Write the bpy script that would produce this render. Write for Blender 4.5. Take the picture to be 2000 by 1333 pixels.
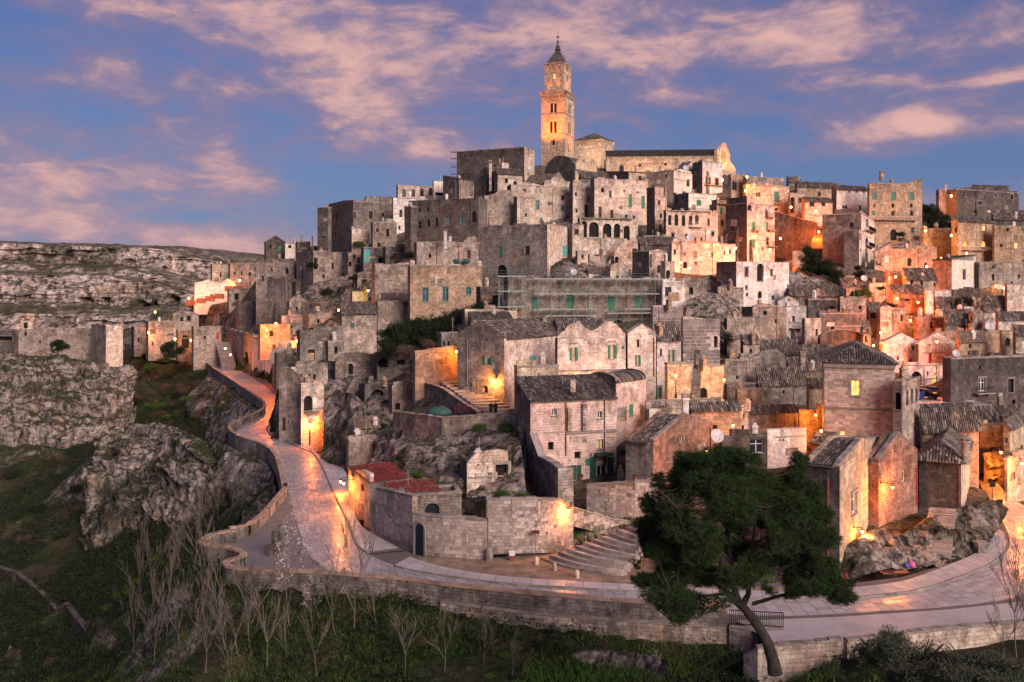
import bpy, bmesh, math, random
import numpy as np
from mathutils import Vector, Matrix
random.seed(7); RNG = np.random.default_rng(7)
for o in list(bpy.data.objects): bpy.data.objects.remove(o)
S = bpy.context.scene
COL = S.collection
# ------------------------------------------------------------------ camera
FPX, HX, HY = 1750.0, 1000.0, 560.0        # focal length in photo pixels, vanishing point of the view axis
cam = bpy.data.cameras.new('camera'); camo = bpy.data.objects.new('camera', cam); COL.objects.link(camo)
camo.location = (0, 0, 0); camo.rotation_euler = (math.radians(90), 0, 0)
cam.sensor_width = 36; cam.lens = 36*FPX/2000; cam.shift_y = -(666.5-HY)/2000
cam.clip_start = 1; cam.clip_end = 12000
S.camera = camo
S.render.engine = 'CYCLES'
try:
    S.cycles.use_denoising = True; S.cycles.denoiser = 'OPENIMAGEDENOISE'
    S.cycles.max_bounces = 5; S.cycles.diffuse_bounces = 2; S.cycles.glossy_bounces = 2
    S.cycles.transparent_max_bounces = 6; S.cycles.sample_clamp_indirect = 4.0
    S.cycles.use_light_tree = True; S.cycles.caustics_reflective = False; S.cycles.caustics_refractive = False
except Exception: pass
S.view_settings.view_transform = 'Standard'
try: S.view_settings.look = 'None'
except Exception: pass
S.view_settings.exposure = 0.85; S.view_settings.gamma = 1.0; S.view_settings.use_curve_mapping = False
SUN_AZ, SUN_EL = 143.0, 25.0              # the afterglow comes from behind the camera, over its right shoulder

# ------------------------------------------------------------------ node helper
class NT:
    def __init__(s, tree): s.t = tree; s.n = tree.nodes; s.l = tree.links
    def add(s, typ, ins=None, **props):
        nd = s.n.new(typ)
        for k, v in props.items(): setattr(nd, k, v)
        for k, v in (ins or {}).items():
            sk = nd.inputs[k]
            if isinstance(v, bpy.types.NodeSocket): s.l.new(v, sk)
            else:
                try: sk.default_value = v
                except Exception: sk.default_value = (*v, 1.0)[:len(sk.default_value)]
        return nd
    def math(s, op, a, b=0.0, clamp=False):
        return s.add('ShaderNodeMath', {0: a, 1: b}, operation=op, use_clamp=clamp).outputs[0]
    def mix(s, f, a, b, mode='MIX'):
        nd = s.add('ShaderNodeMix', {0: f, 6: a, 7: b}, data_type='RGBA', blend_type=mode); return nd.outputs[2]
    def rng(s, v, a, b, c=0.0, d=1.0, smooth=False):
        return s.add('ShaderNodeMapRange', {0: v, 1: a, 2: b, 3: c, 4: d}, clamp=True, interpolation_type='SMOOTHSTEP' if smooth else 'LINEAR').outputs[0]
    def noise(s, vec, scale, detail=3, rough=.55, dist=0.0):
        return s.add('ShaderNodeTexNoise', {'Vector': vec, 'Scale': scale, 'Detail': detail, 'Roughness': rough, 'Distortion': dist}).outputs[0]
    def mapping(s, vec, scale=(1, 1, 1), loc=(0, 0, 0), rot=(0, 0, 0)):
        return s.add('ShaderNodeMapping', {'Vector': vec, 'Scale': scale, 'Location': loc, 'Rotation': rot}).outputs[0]
def c4(c): return (c[0], c[1], c[2], 1.0)

# ------------------------------------------------------------------ world: dusk sky with pink clouds
W = bpy.data.worlds.new('World'); S.world = W; W.use_nodes = True
nt = NT(W.node_tree); nt.n.clear()
def pdir(px, py):
    az = math.atan((px-HX)/FPX); el = math.atan((HY-py)/FPX*math.cos(az)); return az, el
tc = nt.add('ShaderNodeTexCoord').outputs['Generated']
sky = nt.add('ShaderNodeTexSky', sky_type='NISHITA', sun_disc=False, sun_elevation=math.radians(6.0), sun_rotation=math.radians(SUN_AZ), air_density=1.3, dust_density=.5, ozone_density=4.0).outputs[0]
skyc = nt.mix(1.0, sky, c4((.082, .066, .094)), 'MULTIPLY')
sep = nt.add('ShaderNodeSeparateXYZ', {0: tc})
X, Y, Z = sep.outputs
az = nt.math('ARCTAN2', X, Y); el = nt.math('ARCSINE', Z)
skyc = nt.mix(.6, skyc, nt.mix(nt.rng(el, 0.0, .34), c4((.105, .180, .375)), c4((.062, .092, .235))))
uv = nt.add('ShaderNodeCombineXYZ', {0: az, 1: el, 2: 0.0}).outputs[0]
# streaky high cloud: noise on a plane overhead, so that it compresses towards the horizon
zz = nt.math('ADD', nt.math('MAXIMUM', Z, 0.0), 0.16)
pl = nt.add('ShaderNodeCombineXYZ', {0: nt.math('DIVIDE', X, zz), 1: nt.math('DIVIDE', Y, zz), 2: 0.0}).outputs[0]
n1 = nt.noise(nt.mapping(pl, (1.0, 1.5, 1), (3.1, 1.7, 0), (0, 0, math.radians(32))), 1.15, 7, .58, .7)
n2 = nt.noise(nt.mapping(uv, (6, 17, 1), (1.3, .4, 0), (0, 0, math.radians(-22))), 1.0, 8, .62, .5)
n3 = nt.noise(nt.mapping(uv, (22, 48, 1), (0, 0, 0), (0, 0, math.radians(-18))), 1.0, 5, .6, .4)
dens = nt.math('ADD', nt.math('MULTIPLY', nt.math('SUBTRACT', n1, .5), .9), nt.math('MULTIPLY', nt.math('SUBTRACT', n2, .5), 2.5))
dens = nt.math('ADD', dens, nt.math('MULTIPLY', nt.math('SUBTRACT', n3, .5), 1.0))
# the larger cloud banks (photo px centre, half sizes, tilt, weight)
for (px, py, rx, ry, rot, wgt) in [
    (640, 130, 480, 60, -33, .62), (440, 290, 240, 62, -33, .62), (470, 60, 300, 80, -25, .22), (120, 330, 190, 32, -12, .60),
    (170, 440, 240, 40, -9, .42), (470, 480, 70, 30, -10, .55), (460, 370, 110, 50, -30, .38), (820, 140, 230, 70, -35, .42),
    (1180, 60, 560, 75, -4, .42), (1600, 225, 300, 24, -9, .52), (1800, 250, 300, 22, 4, .42), (1880, 185, 300, 30, 20, .5), (1800, 50, 330, 60, -8, .30), (1240, 235, 80, 16, -8, .60), (1010, 190, 130, 30, -14, .35),
    (250, 60, 330, 120, -10, .10), (60, 150, 200, 130, 0, -.22), (620, 330, 130, 60, -10, -.30), (880, 270, 160, 60, 0, -.25), (1500, 120, 200, 60, -10, .22),
    (1350, 280, 160, 50, 0, -.55), (1600, 350, 700, 45, 0, -.75), (700, 390, 300, 60, 0, -.5), (1560, 175, 240, 40, -6, -.15), (300, 250, 120, 60, -20, -.05), (1250, 150, 300, 60, 0, .16)]:
    a0, e0 = pdir(px, py)
    k = nt.add('ShaderNodeMapping', {'Vector': uv, 'Location': (a0, e0, 0), 'Rotation': (0, 0, math.radians(rot)), 'Scale': (rx/FPX*1.7, ry/FPX*1.7, 1)}, vector_type='TEXTURE').outputs[0]
    ln = nt.add('ShaderNodeVectorMath', {0: k}, operation='LENGTH').outputs['Value']
    dens = nt.math('ADD', dens, nt.rng(ln, 1.0, 0.0, 0.0, wgt*(.72 if wgt > 0 else 1), True))
cov = nt.rng(dens, -.62, .62, 0.0, .97, True)
bright = nt.rng(dens, .02, .92, 0.0, 1.0, True)
ccol = nt.mix(bright, c4((.175, .130, .205)), c4((.50, .295, .265)))
low = nt.rng(el, 0.0, .20, 1.0, 0.0, True)
ccol = nt.mix(nt.math('MULTIPLY', low, .40), ccol, c4((.46, .28, .25)))
final = nt.mix(cov, skyc, ccol)
bg = nt.add('ShaderNodeBackground', {0: final, 1: .86})
nt.l.new(bg.outputs[0], nt.add('ShaderNodeOutputWorld').inputs[0])

# ------------------------------------------------------------------ sun: broad soft afterglow
sl = bpy.data.lights.new('sun', 'SUN'); sl.energy = 2.8; sl.angle = math.radians(36); sl.color = (1.0, .78, .69)
so = bpy.data.objects.new('sun', sl); COL.objects.link(so)
_a, _e = math.radians(SUN_AZ), math.radians(SUN_EL)
_d = Vector((math.sin(_a)*math.cos(_e), math.cos(_a)*math.cos(_e), math.sin(_e)))   # towards the sun
so.rotation_euler = _d.to_track_quat('Z', 'Y').to_euler(); so.location = (80, -60, 120)

# ------------------------------------------------------------------ small maths
def PX(px, py, d): return Vector(((px-HX)/FPX*d, d, (HY-py)/FPX*d))
def onz(px, py, z):
    d = -z*FPX/(py-HY); return PX(px, py, d)
def zat(py, d): return (HY-py)/FPX*d
def vnoise(p):
    p = np.asarray(p, float); i = np.floor(p).astype(np.int64); f = p-i; f = f*f*(3-2*f)
    def h(a, b, c):
        n = (a*374761393 + b*668265263 + c*1274126177) & 0xffffffff
        n = ((n ^ (n >> 13))*1274126177) & 0xffffffff
        return ((n ^ (n >> 16)) & 0xffff)/65535.0
    r = 0
    for dx in (0, 1):
        for dy in (0, 1):
            for dz in (0, 1):
                w = (f[:, 0] if dx else 1-f[:, 0])*(f[:, 1] if dy else 1-f[:, 1])*(f[:, 2] if dz else 1-f[:, 2])
                r = r + w*h(i[:, 0]+dx, i[:, 1]+dy, i[:, 2]+dz)
    return r
def fbm(p, octv=4, gain=.5):
    p = np.asarray(p, float); r = 0; a = 1.0; t = 0
    for k in range(octv):
        r = r + a*(vnoise(p*(2**k)+k*17.3)-.5)*2; t += a; a *= gain
    return r/t
def resample(pts, step):
    pts = [Vector(p) for p in pts]; out = [pts[0]]
    for a, b in zip(pts, pts[1:]):
        n = max(1, int(round((b-a).length/step)))
        for k in range(1, n+1): out.append(a.lerp(b, k/n))
    return out
def smooth(pts, it=2):
    pts = [Vector(p) for p in pts]
    for _ in range(it):
        q = [pts[0]]
        for a, b in zip(pts, pts[1:]): q += [a.lerp(b, .25), a.lerp(b, .75)]
        q.append(pts[-1]); pts = q
    return pts

# ------------------------------------------------------------------ mesh builder
def V3(a): return Vector((a[0], a[1], a[2]))
class MB:
    def __init__(s): s.v = []; s.f = []; s.m = []; s.uv = []
    def face(s, pts, uv=None, m=0):
        b = len(s.v); s.v += [tuple(p) for p in pts]; s.f.append(tuple(range(b, b+len(pts)))); s.m.append(m)
        s.uv += list(uv) if uv else [(0, 0)]*len(pts); return s
    def hexa(s, c, m=0, uvs=True):
        """c: eight corners, bottom four (counter-clockwise from above) then top four"""
        for q in ((3, 2, 1, 0), (4, 5, 6, 7), (0, 1, 5, 4), (1, 2, 6, 5), (2, 3, 7, 6), (3, 0, 4, 7)):
            p = [c[i] for i in q]
            if uvs:
                e = (p[1]-p[0]).length; g = (p[3]-p[0]).length; z0 = p[0].z if q[0] < 4 and q[2] > 3 else 0
                uv = [(0, 0), (e, 0), (e, g), (0, g)]
                s.face(p, uv, m)
            else: s.face(p, None, m)
        return s
    def box(s, o, u, w, z0, z1, m=0):
        """footprint o, o+u, o+u+w, o+w (2d vectors), from z0 to z1"""
        o, u, w = Vector((o[0], o[1])), Vector((u[0], u[1])), Vector((w[0], w[1]))
        if u.x*w.y-u.y*w.x < 0: o = o+u; u = -u
        a = [o, o+u, o+u+w, o+w]
        return s.hexa([Vector((p.x, p.y, z0)) for p in a]+[Vector((p.x, p.y, z1)) for p in a], m)
    def cbox(s, c, sx, sy, sz, ang=0, m=0):
        ca, sa = math.cos(ang), math.sin(ang)
        u = Vector((ca*sx, sa*sx)); w = Vector((-sa*sy, ca*sy)); o = Vector((c[0], c[1]))-u/2-w/2
        return s.box(o, u, w, c[2], c[2]+sz, m)
    def tube(s, pts, rad, n=6, m=0, caps=True):
        pts = [Vector(p) for p in pts]; rad = rad if isinstance(rad, (list, tuple)) else [rad]*len(pts)
        rings = []; up = Vector((.13, .31, .94))
        for i, p in enumerate(pts):
            d = (pts[min(i+1, len(pts)-1)]-pts[max(i-1, 0)])
            if d.length < 1e-6: d = Vector((0, 0, 1))
            d.normalize(); a = d.cross(up)
            if a.length < .1: a = d.cross(Vector((1, 0, 0)))
            a.normalize(); b = d.cross(a); base = len(s.v)
            for k in range(n):
                t = 2*math.pi*k/n; s.v.append(tuple(p+(a*math.cos(t)+b*math.sin(t))*rad[i]))
            rings.append(base)
        for r0, r1 in zip(rings, rings[1:]):
            for k in range(n):
                s.f.append((r0+k, r0+(k+1) % n, r1+(k+1) % n, r1+k)); s.m.append(m); s.uv += [(0, 0)]*4
        if caps:
            s.f.append(tuple(rings[0]+k for k in range(n))); s.m.append(m); s.uv += [(0, 0)]*n
            s.f.append(tuple(rings[-1]+n-1-k for k in range(n))); s.m.append(m); s.uv += [(0, 0)]*n
        return s
    def lathe(s, c, prof, n=10, m=0):
        c = Vector(c); rings = []
        for r, z in prof:
            base = len(s.v)
            for k in range(n):
                t = 2*math.pi*k/n; s.v.append((c.x+r*math.cos(t), c.y+r*math.sin(t), c.z+z))
            rings.append(base)
        for r0, r1 in zip(rings, rings[1:]):
            for k in range(n): s.f.append((r0+k, r0+(k+1) % n, r1+(k+1) % n, r1+k)); s.m.append(m); s.uv += [(0, 0)]*4
        s.f.append(tuple(rings[0]+n-1-k for k in range(n))); s.m.append(m); s.uv += [(0, 0)]*n
        s.f.append(tuple(rings[-1]+k for k in range(n))); s.m.append(m); s.uv += [(0, 0)]*n
        return s
    def mesh(s, name, mats, org=(0, 0, 0), smooth_=False):
        me = bpy.data.meshes.new(name)
        ox, oy, oz = org
        me.from_pydata([(a-ox, b-oy, c-oz) for a, b, c in s.v], [], s.f)
        for m in mats: me.materials.append(m)
        if len(mats) > 1: me.polygons.foreach_set('material_index', s.m)
        ul = me.uv_layers.new(name='UVMap'); ul.data.foreach_set('uv', [q for p in s.uv for q in p])
        if smooth_: me.polygons.foreach_set('use_smooth', [True]*len(s.f))
        me.update(); return me
    def build(s, name, mats, parent=None, smooth_=False):
        if not s.f: return None
        mats = mats if isinstance(mats, (list, tuple)) else [mats]
        mats = [MAT[m] if isinstance(m, str) else m for m in mats]
        org = worldloc(parent) if parent else (0, 0, 0)
        o = bpy.data.objects.new(name, s.mesh(name, mats, org, smooth_)); COL.objects.link(o)
        if parent: o.parent = parent; WL[o.name] = org
        else: WL[o.name] = (0, 0, 0)
        return o
WL = {}
def worldloc(o): return WL.get(o.name, (0, 0, 0))
def npmesh(name, verts, faces, mats, parent=None, sm=True, loc=None):
    """verts (n,3), faces (m,k) numpy"""
    me = bpy.data.meshes.new(name)
    verts = np.asarray(verts, np.float32); faces = np.asarray(faces, np.int32); k = faces.shape[1]
    org = worldloc(parent) if parent else (0, 0, 0)
    verts = verts-np.array(org, np.float32)
    me.vertices.add(len(verts)); me.vertices.foreach_set('co', verts.ravel())
    me.loops.add(faces.size); me.loops.foreach_set('vertex_index', faces.ravel())
    me.polygons.add(len(faces)); me.polygons.foreach_set('loop_start', np.arange(0, faces.size, k, dtype=np.int32))
    me.polygons.foreach_set('use_smooth', np.full(len(faces), sm, bool))
    for m in (mats if isinstance(mats, (list, tuple)) else [mats]): me.materials.append(MAT[m] if isinstance(m, str) else m)
    me.update(calc_edges=True)
    o = bpy.data.objects.new(name, me); COL.objects.link(o)
    if parent: o.parent = parent; WL[o.name] = org
    return o
def thing(name, label, cat, loc=(0, 0, 0), group=None):
    o = bpy.data.objects.new(name, None); COL.objects.link(o); o.location = loc; WL[o.name] = tuple(loc); o.empty_display_size = .2
    return tag(o, label, cat, group)
def tag(o, label=None, cat=None, group=None, kind=None):
    if label: o['label'] = label
    if cat: o['category'] = cat
    if group: o['group'] = group
    if kind: o['kind'] = kind
    return o
def instance(name, me, parent, loc, rot=(0, 0, 0), scale=(1, 1, 1)):
    o = bpy.data.objects.new(name, me); COL.objects.link(o); w = worldloc(parent) if parent else (0, 0, 0)
    o.parent = parent; o.location = (loc[0]-w[0], loc[1]-w[1], loc[2]-w[2]); o.rotation_euler = rot; o.scale = scale
    return o

# ------------------------------------------------------------------ materials
MAT = {}
def newmat(key, name):
    m = bpy.data.materials.new(name); m.use_nodes = True; MAT[key] = m
    t = NT(m.node_tree); t.n.clear(); b = t.add('ShaderNodeBsdfPrincipled'); o = t.add('ShaderNodeOutputMaterial'); t.l.new(b.outputs[0], o.inputs[0])
    t.b = b; t.o = o; return t
def plain(key, name, col, rough=.6, metal=0.0, var=.12, spec=.3, scale=3.0):
    t = newmat(key, name); pos = t.add('ShaderNodeNewGeometry').outputs['Position']
    n = t.noise(pos, scale, 4); f = t.rng(n, .3, .7, 1-var, 1+var)
    c = t.mix(1.0, c4(col), t.add('ShaderNodeCombineColor', {0: f, 1: f, 2: f}).outputs[0], 'MULTIPLY')
    t.l.new(c, t.b.inputs['Base Color']); t.b.inputs['Roughness'].default_value = rough; t.b.inputs['Metallic'].default_value = metal
    t.b.inputs['Specular IOR Level'].default_value = spec; return t
def grey(t, v): return t.add('ShaderNodeCombineColor', {0: v, 1: v, 2: v}).outputs[0]
def stone(key, name, base, alt, bw=.62, bh=.29, stain=.7, plaster=.35, pcol=None, mort=.016, contrast=.72):
    t = newmat(key, name)
    uvn = t.add('ShaderNodeTexCoord').outputs['UV']; rnd = t.add('ShaderNodeObjectInfo').outputs['Random']; sh = t.math('MULTIPLY', rnd, 90.0)
    pos = t.add('ShaderNodeVectorMath', {0: t.add('ShaderNodeNewGeometry').outputs['Position'], 1: t.add('ShaderNodeCombineXYZ', {0: sh, 1: sh, 2: sh}).outputs[0]}, operation='ADD').outputs[0]
    pos = t.add('ShaderNodeVectorMath', {0: pos, 3: t.rng(rnd, 0, 1, .7, 1.35)}, operation='SCALE').outputs[0]
    wob = t.noise(pos, .9, 2); wv = t.add('ShaderNodeCombineXYZ', {0: wob, 1: t.math('MULTIPLY', wob, .5), 2: 0.0}).outputs[0]
    uvw = t.add('ShaderNodeVectorMath', {0: uvn, 1: t.add('ShaderNodeVectorMath', {0: wv, 3: .16}, operation='SCALE').outputs[0]}, operation='ADD').outputs[0]
    br = t.add('ShaderNodeTexBrick', {'Vector': uvw, 'Color1': (1.08,)*3+(1,), 'Color2': (contrast,)*3+(1,), 'Mortar': (.52,)*3+(1,), 'Scale': 1.0, 'Mortar Size': mort, 'Mortar Smooth': .35, 'Bias': .1, 'Brick Width': bw, 'Row Height': bh})
    br.offset_frequency = 2; br.squash_frequency = 3; br.squash = .75
    big = t.noise(pos, .22, 5, .6); mid = t.noise(pos, 1.1, 5, .65); fine = t.noise(pos, 7.0, 4, .7)
    col = t.mix(t.rng(big, .36, .64), c4(base), c4(alt))
    pf = t.math('MULTIPLY', t.rng(t.noise(pos, .33, 6, .68, .6), .52, .60), plaster, True)
    bc = t.mix(pf, br.outputs['Color'], c4((1, 1, 1)))
    col = t.mix(1.0, col, bc, 'MULTIPLY')
    col = t.mix(t.math('MULTIPLY', pf, .8), col, c4(pcol or tuple(min(.85, c*1.35) for c in base)))
    # ochre wash, worn-out and limewashed patches with ragged edges
    ra = t.noise(pos, .8, 7, .74, .8); rb = t.noise(t.mapping(pos, (1, 1, 1), (31, 7, 3)), .62, 7, .72, .8)
    col = t.mix(t.rng(t.noise(pos, .5, 5, .62), .52, .70, 0, .5), col, c4((base[0]*1.08, base[1]*.80, base[2]*.52)))
    col = t.mix(t.rng(ra, .53, .60, 0, .36), col, c4(tuple(c*.52 for c in base)))
    col = t.mix(t.rng(rb, .545, .60, 0, .42), col, c4(tuple(min(.86, c*1.42+.05) for c in base)))
    # black lichen running down from the wall tops and drips
    su = t.add('ShaderNodeSeparateXYZ', {0: uvn}); topd = t.rng(su.outputs[1], -4.5, 0.0, .22, 1.0, True)
    st = t.noise(t.mapping(uvn, (.9, .15, 1)), 1.0, 6, .7, .6); st2 = t.noise(pos, .4, 6, .72, .4)
    sf = t.math('MULTIPLY', t.rng(t.math('ADD', t.math('MULTIPLY', st, .42), t.math('MULTIPLY', st2, .58)), .455, .575), topd)
    sf = t.math('MULTIPLY', sf, stain, True)
    dk = tuple(c*.16+.012 for c in base)
    col = t.mix(sf, col, c4(dk))
    col = t.mix(1.0, col, grey(t, t.rng(mid, .25, .75, .74, 1.26)), 'MULTIPLY')
    col = t.mix(1.0, col, grey(t, t.rng(fine, .3, .7, .70, 1.30)), 'MULTIPLY')
    pits = t.rng(t.noise(pos, 2.2, 6, .78), .33, .43, .40, 1.0)
    col = t.mix(1.0, col, grey(t, pits), 'MULTIPLY')
    col = t.mix(1.0, col, grey(t, t.rng(rnd, 0, 1, .84, 1.16)), 'MULTIPLY')
    t.l.new(col, t.b.inputs['Base Color']); t.b.inputs['Roughness'].default_value = .92; t.b.inputs['Specular IOR Level'].default_value = .15
    h = t.math('ADD', t.math('MULTIPLY', t.math('SUBTRACT', 1.0, br.outputs['Fac']), t.math('SUBTRACT', 1.0, pf)), t.math('MULTIPLY', fine, .9))
    h = t.math('ADD', h, t.math('MULTIPLY', mid, 1.2))
    bp = t.add('ShaderNodeBump', {'Strength': .8, 'Distance': .06, 'Height': h}); t.l.new(bp.outputs[0], t.b.inputs['Normal'])
stone('gr', 'grey_tufa', (.285, .25, .225), (.185, .16, .145), stain=.85, plaster=.3, contrast=.62)
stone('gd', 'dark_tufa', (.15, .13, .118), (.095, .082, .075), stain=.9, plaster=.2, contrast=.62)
stone('gp', 'weathered_tufa', (.46, .385, .325), (.29, .24, .20), stain=.85, plaster=.4, contrast=.60)
stone('pk', 'pale_tufa', (.76, .615, .505), (.58, .455, .37), stain=.78, plaster=.5, contrast=.66)
stone('cr', 'cream_tufa', (.70, .54, .39), (.56, .42, .29), stain=.66, plaster=.5, contrast=.66)
stone('wh', 'whitewash', (.80, .73, .68), (.64, .56, .51), stain=.66, plaster=.85, pcol=(.82, .77, .73), mort=.010, contrast=.82)
stone('cl', 'clean_plaster', (.74, .65, .56), (.70, .61, .52), stain=.30, plaster=.95, pcol=(.76, .69, .61), mort=.002, contrast=.97)
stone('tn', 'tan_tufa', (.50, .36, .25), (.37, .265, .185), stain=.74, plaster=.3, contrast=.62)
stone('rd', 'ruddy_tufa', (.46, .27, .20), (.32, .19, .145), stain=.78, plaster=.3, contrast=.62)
stone('ck', 'pale_mortar', (.50, .43, .39), (.42, .355, .32), bw=.85, bh=.42, stain=.4, plaster=0.0, mort=.03, contrast=.85)
stone('pp', 'pink_plaster', (.72, .525, .455), (.60, .43, .37), stain=.66, plaster=.95, pcol=(.76, .585, .515), contrast=.9, mort=.008)
stone('pw', 'pale_pink_wash', (.80, .66, .575), (.66, .525, .445), stain=.66, plaster=.6, pcol=(.84, .73, .65), contrast=.72)
def blockmat(key, name, base, alt):
    t = newmat(key, name); pos = t.add('ShaderNodeNewGeometry').outputs['Position']
    r1 = t.add('ShaderNodeObjectInfo').outputs['Random']; r2 = t.add('ShaderNodeNewGeometry').outputs['Random Per Island']
    rr = t.math('FRACT', t.math('ADD', r1, r2))
    col = t.mix(rr, c4(base), c4(alt)); f = t.noise(pos, 6, 5, .7); m_ = t.noise(pos, .5, 5, .65)
    col = t.mix(1.0, col, grey(t, t.rng(f, .3, .7, .70, 1.3)), 'MULTIPLY')
    col = t.mix(t.rng(m_, .5, .68, 0, .7), col, c4(tuple(c*.28 for c in base)))
    t.l.new(col, t.b.inputs['Base Color']); t.b.inputs['Roughness'].default_value = .93; t.b.inputs['Specular IOR Level'].default_value = .15
    bp = t.add('ShaderNodeBump', {'Strength': .7, 'Distance': .04, 'Height': f}); t.l.new(bp.outputs[0], t.b.inputs['Normal'])
blockmat('blk', 'wall_block', (.52, .425, .365), (.27, .22, .19))
blockmat('blg', 'grey_block', (.27, .23, .21), (.17, .145, .135))
blockmat('cop', 'coping_stone', (.34, .29, .25), (.20, .17, .15))
blockmat('cpo', 'lichen_coping', (.40, .27, .19), (.26, .19, .15))
def tilemat(key, name, cols):
    t = newmat(key, name); g = t.add('ShaderNodeNewGeometry'); pos = g.outputs['Position']; r = g.outputs['Random Per Island']
    cr = t.add('ShaderNodeValToRGB', {0: r}); e = cr.color_ramp.elements
    e[0].position = 0; e[0].color = c4(cols[0]); e[1].position = 1; e[1].color = c4(cols[-1])
    for i, c in enumerate(cols[1:-1]): k = e.new((i+1)/(len(cols)-1)); k.color = c4(c)
    col = t.mix(t.rng(t.noise(pos, .7, 5, .65), .45, .65, 0, .6), cr.outputs[0], c4(tuple(c*.33 for c in cols[0])))
    col = t.mix(1.0, col, grey(t, t.rng(t.noise(pos, 9, 4), .3, .7, .7, 1.3)), 'MULTIPLY')
    t.l.new(col, t.b.inputs['Base Color']); t.b.inputs['Roughness'].default_value = .88; t.b.inputs['Specular IOR Level'].default_value = .2
tilemat('tile', 'lichened_tiles', [(.075, .062, .054), (.24, .20, .17), (.06, .05, .045), (.15, .118, .098), (.05, .043, .04), (.33, .285, .25), (.10, .08, .067)])
tilemat('tilw', 'warm_tiles', [(.24, .165, .125), (.17, .12, .095), (.29, .21, .165), (.13, .10, .085)])
tilemat('tilr', 'red_tiles', [(.34, .060, .048), (.24, .045, .04), (.40, .10, .075), (.20, .05, .042)])
plain('roofflat', 'flat_roof_screed', (.19, .17, .155), .95, var=.35, scale=.6)
plain('green', 'green_paint', (.035, .19, .115), .55, var=.25)
plain('dgreen', 'dark_green_paint', (.02, .075, .055), .55)
plain('turq', 'turquoise_paint', (.09, .36, .34), .55)
plain('white', 'white_paint', (.72, .72, .70), .5)
plain('wood', 'dark_wood', (.07, .042, .028), .75, var=.3)
plain('redp', 'red_paint', (.30, .03, .025), .55, var=.3)
plain('bluep', 'blue_paint', (.010, .014, .024), .5)
plain('rust', 'rusty_pipe', (.25, .075, .045), .6, var=.3)
plain('iron', 'dark_iron', (.022, .021, .022), .5, .6)
plain('steel', 'galvanised_steel', (.30, .33, .34), .45, .7)
plain('gsteel', 'green_scaffold_pole', (.13, .19, .16), .5, .3)
plain('board', 'scaffold_board', (.30, .32, .32), .7)
plain('dark', 'interior_shade', (.013, .011, .010), .9)  # near-black colour paints the shade of unlit interiors behind openings
plain('soil', 'bare_soil', (.23, .165, .115), .95, var=.4, scale=.8)
plain('orangef', 'orange_fence_board', (.45, .10, .04), .6)
plain('tarp', 'green_tarpaulin', (.025, .075, .068), .6)
plain('dish', 'dish_enamel', (.45, .46, .47), .4)
def glassmat(key, name, col, rough):
    t = newmat(key, name); t.b.inputs['Base Color'].default_value = c4(col); t.b.inputs['Roughness'].default_value = rough; t.b.inputs['Specular IOR Level'].default_value = .6
glassmat('glass', 'window_glass', (.020, .024, .032), .12)
glassmat('glassb', 'blue_window_glass', (.035, .07, .09), .15)
def emit(key, name, col, st):
    t = newmat(key, name); pos = t.add('ShaderNodeNewGeometry').outputs['Position']
    t.b.inputs['Base Color'].default_value = (0.05, .04, .03, 1); t.b.inputs['Emission Color'].default_value = c4(col)
    t.l.new(t.rng(t.noise(pos, 1.6, 3), .3, .7, st*.55, st*1.25), t.b.inputs['Emission Strength'])
emit('lit', 'lit_window', (1.0, .50, .12), 1.0)
emit('litd', 'dim_lit_window', (1.0, .60, .25), .32)
emit('bulb', 'lamp_glass', (1.0, .42, .09), 16)
emit('bulby', 'lamp_glass_pale', (1.0, .78, .30), 24)
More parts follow.
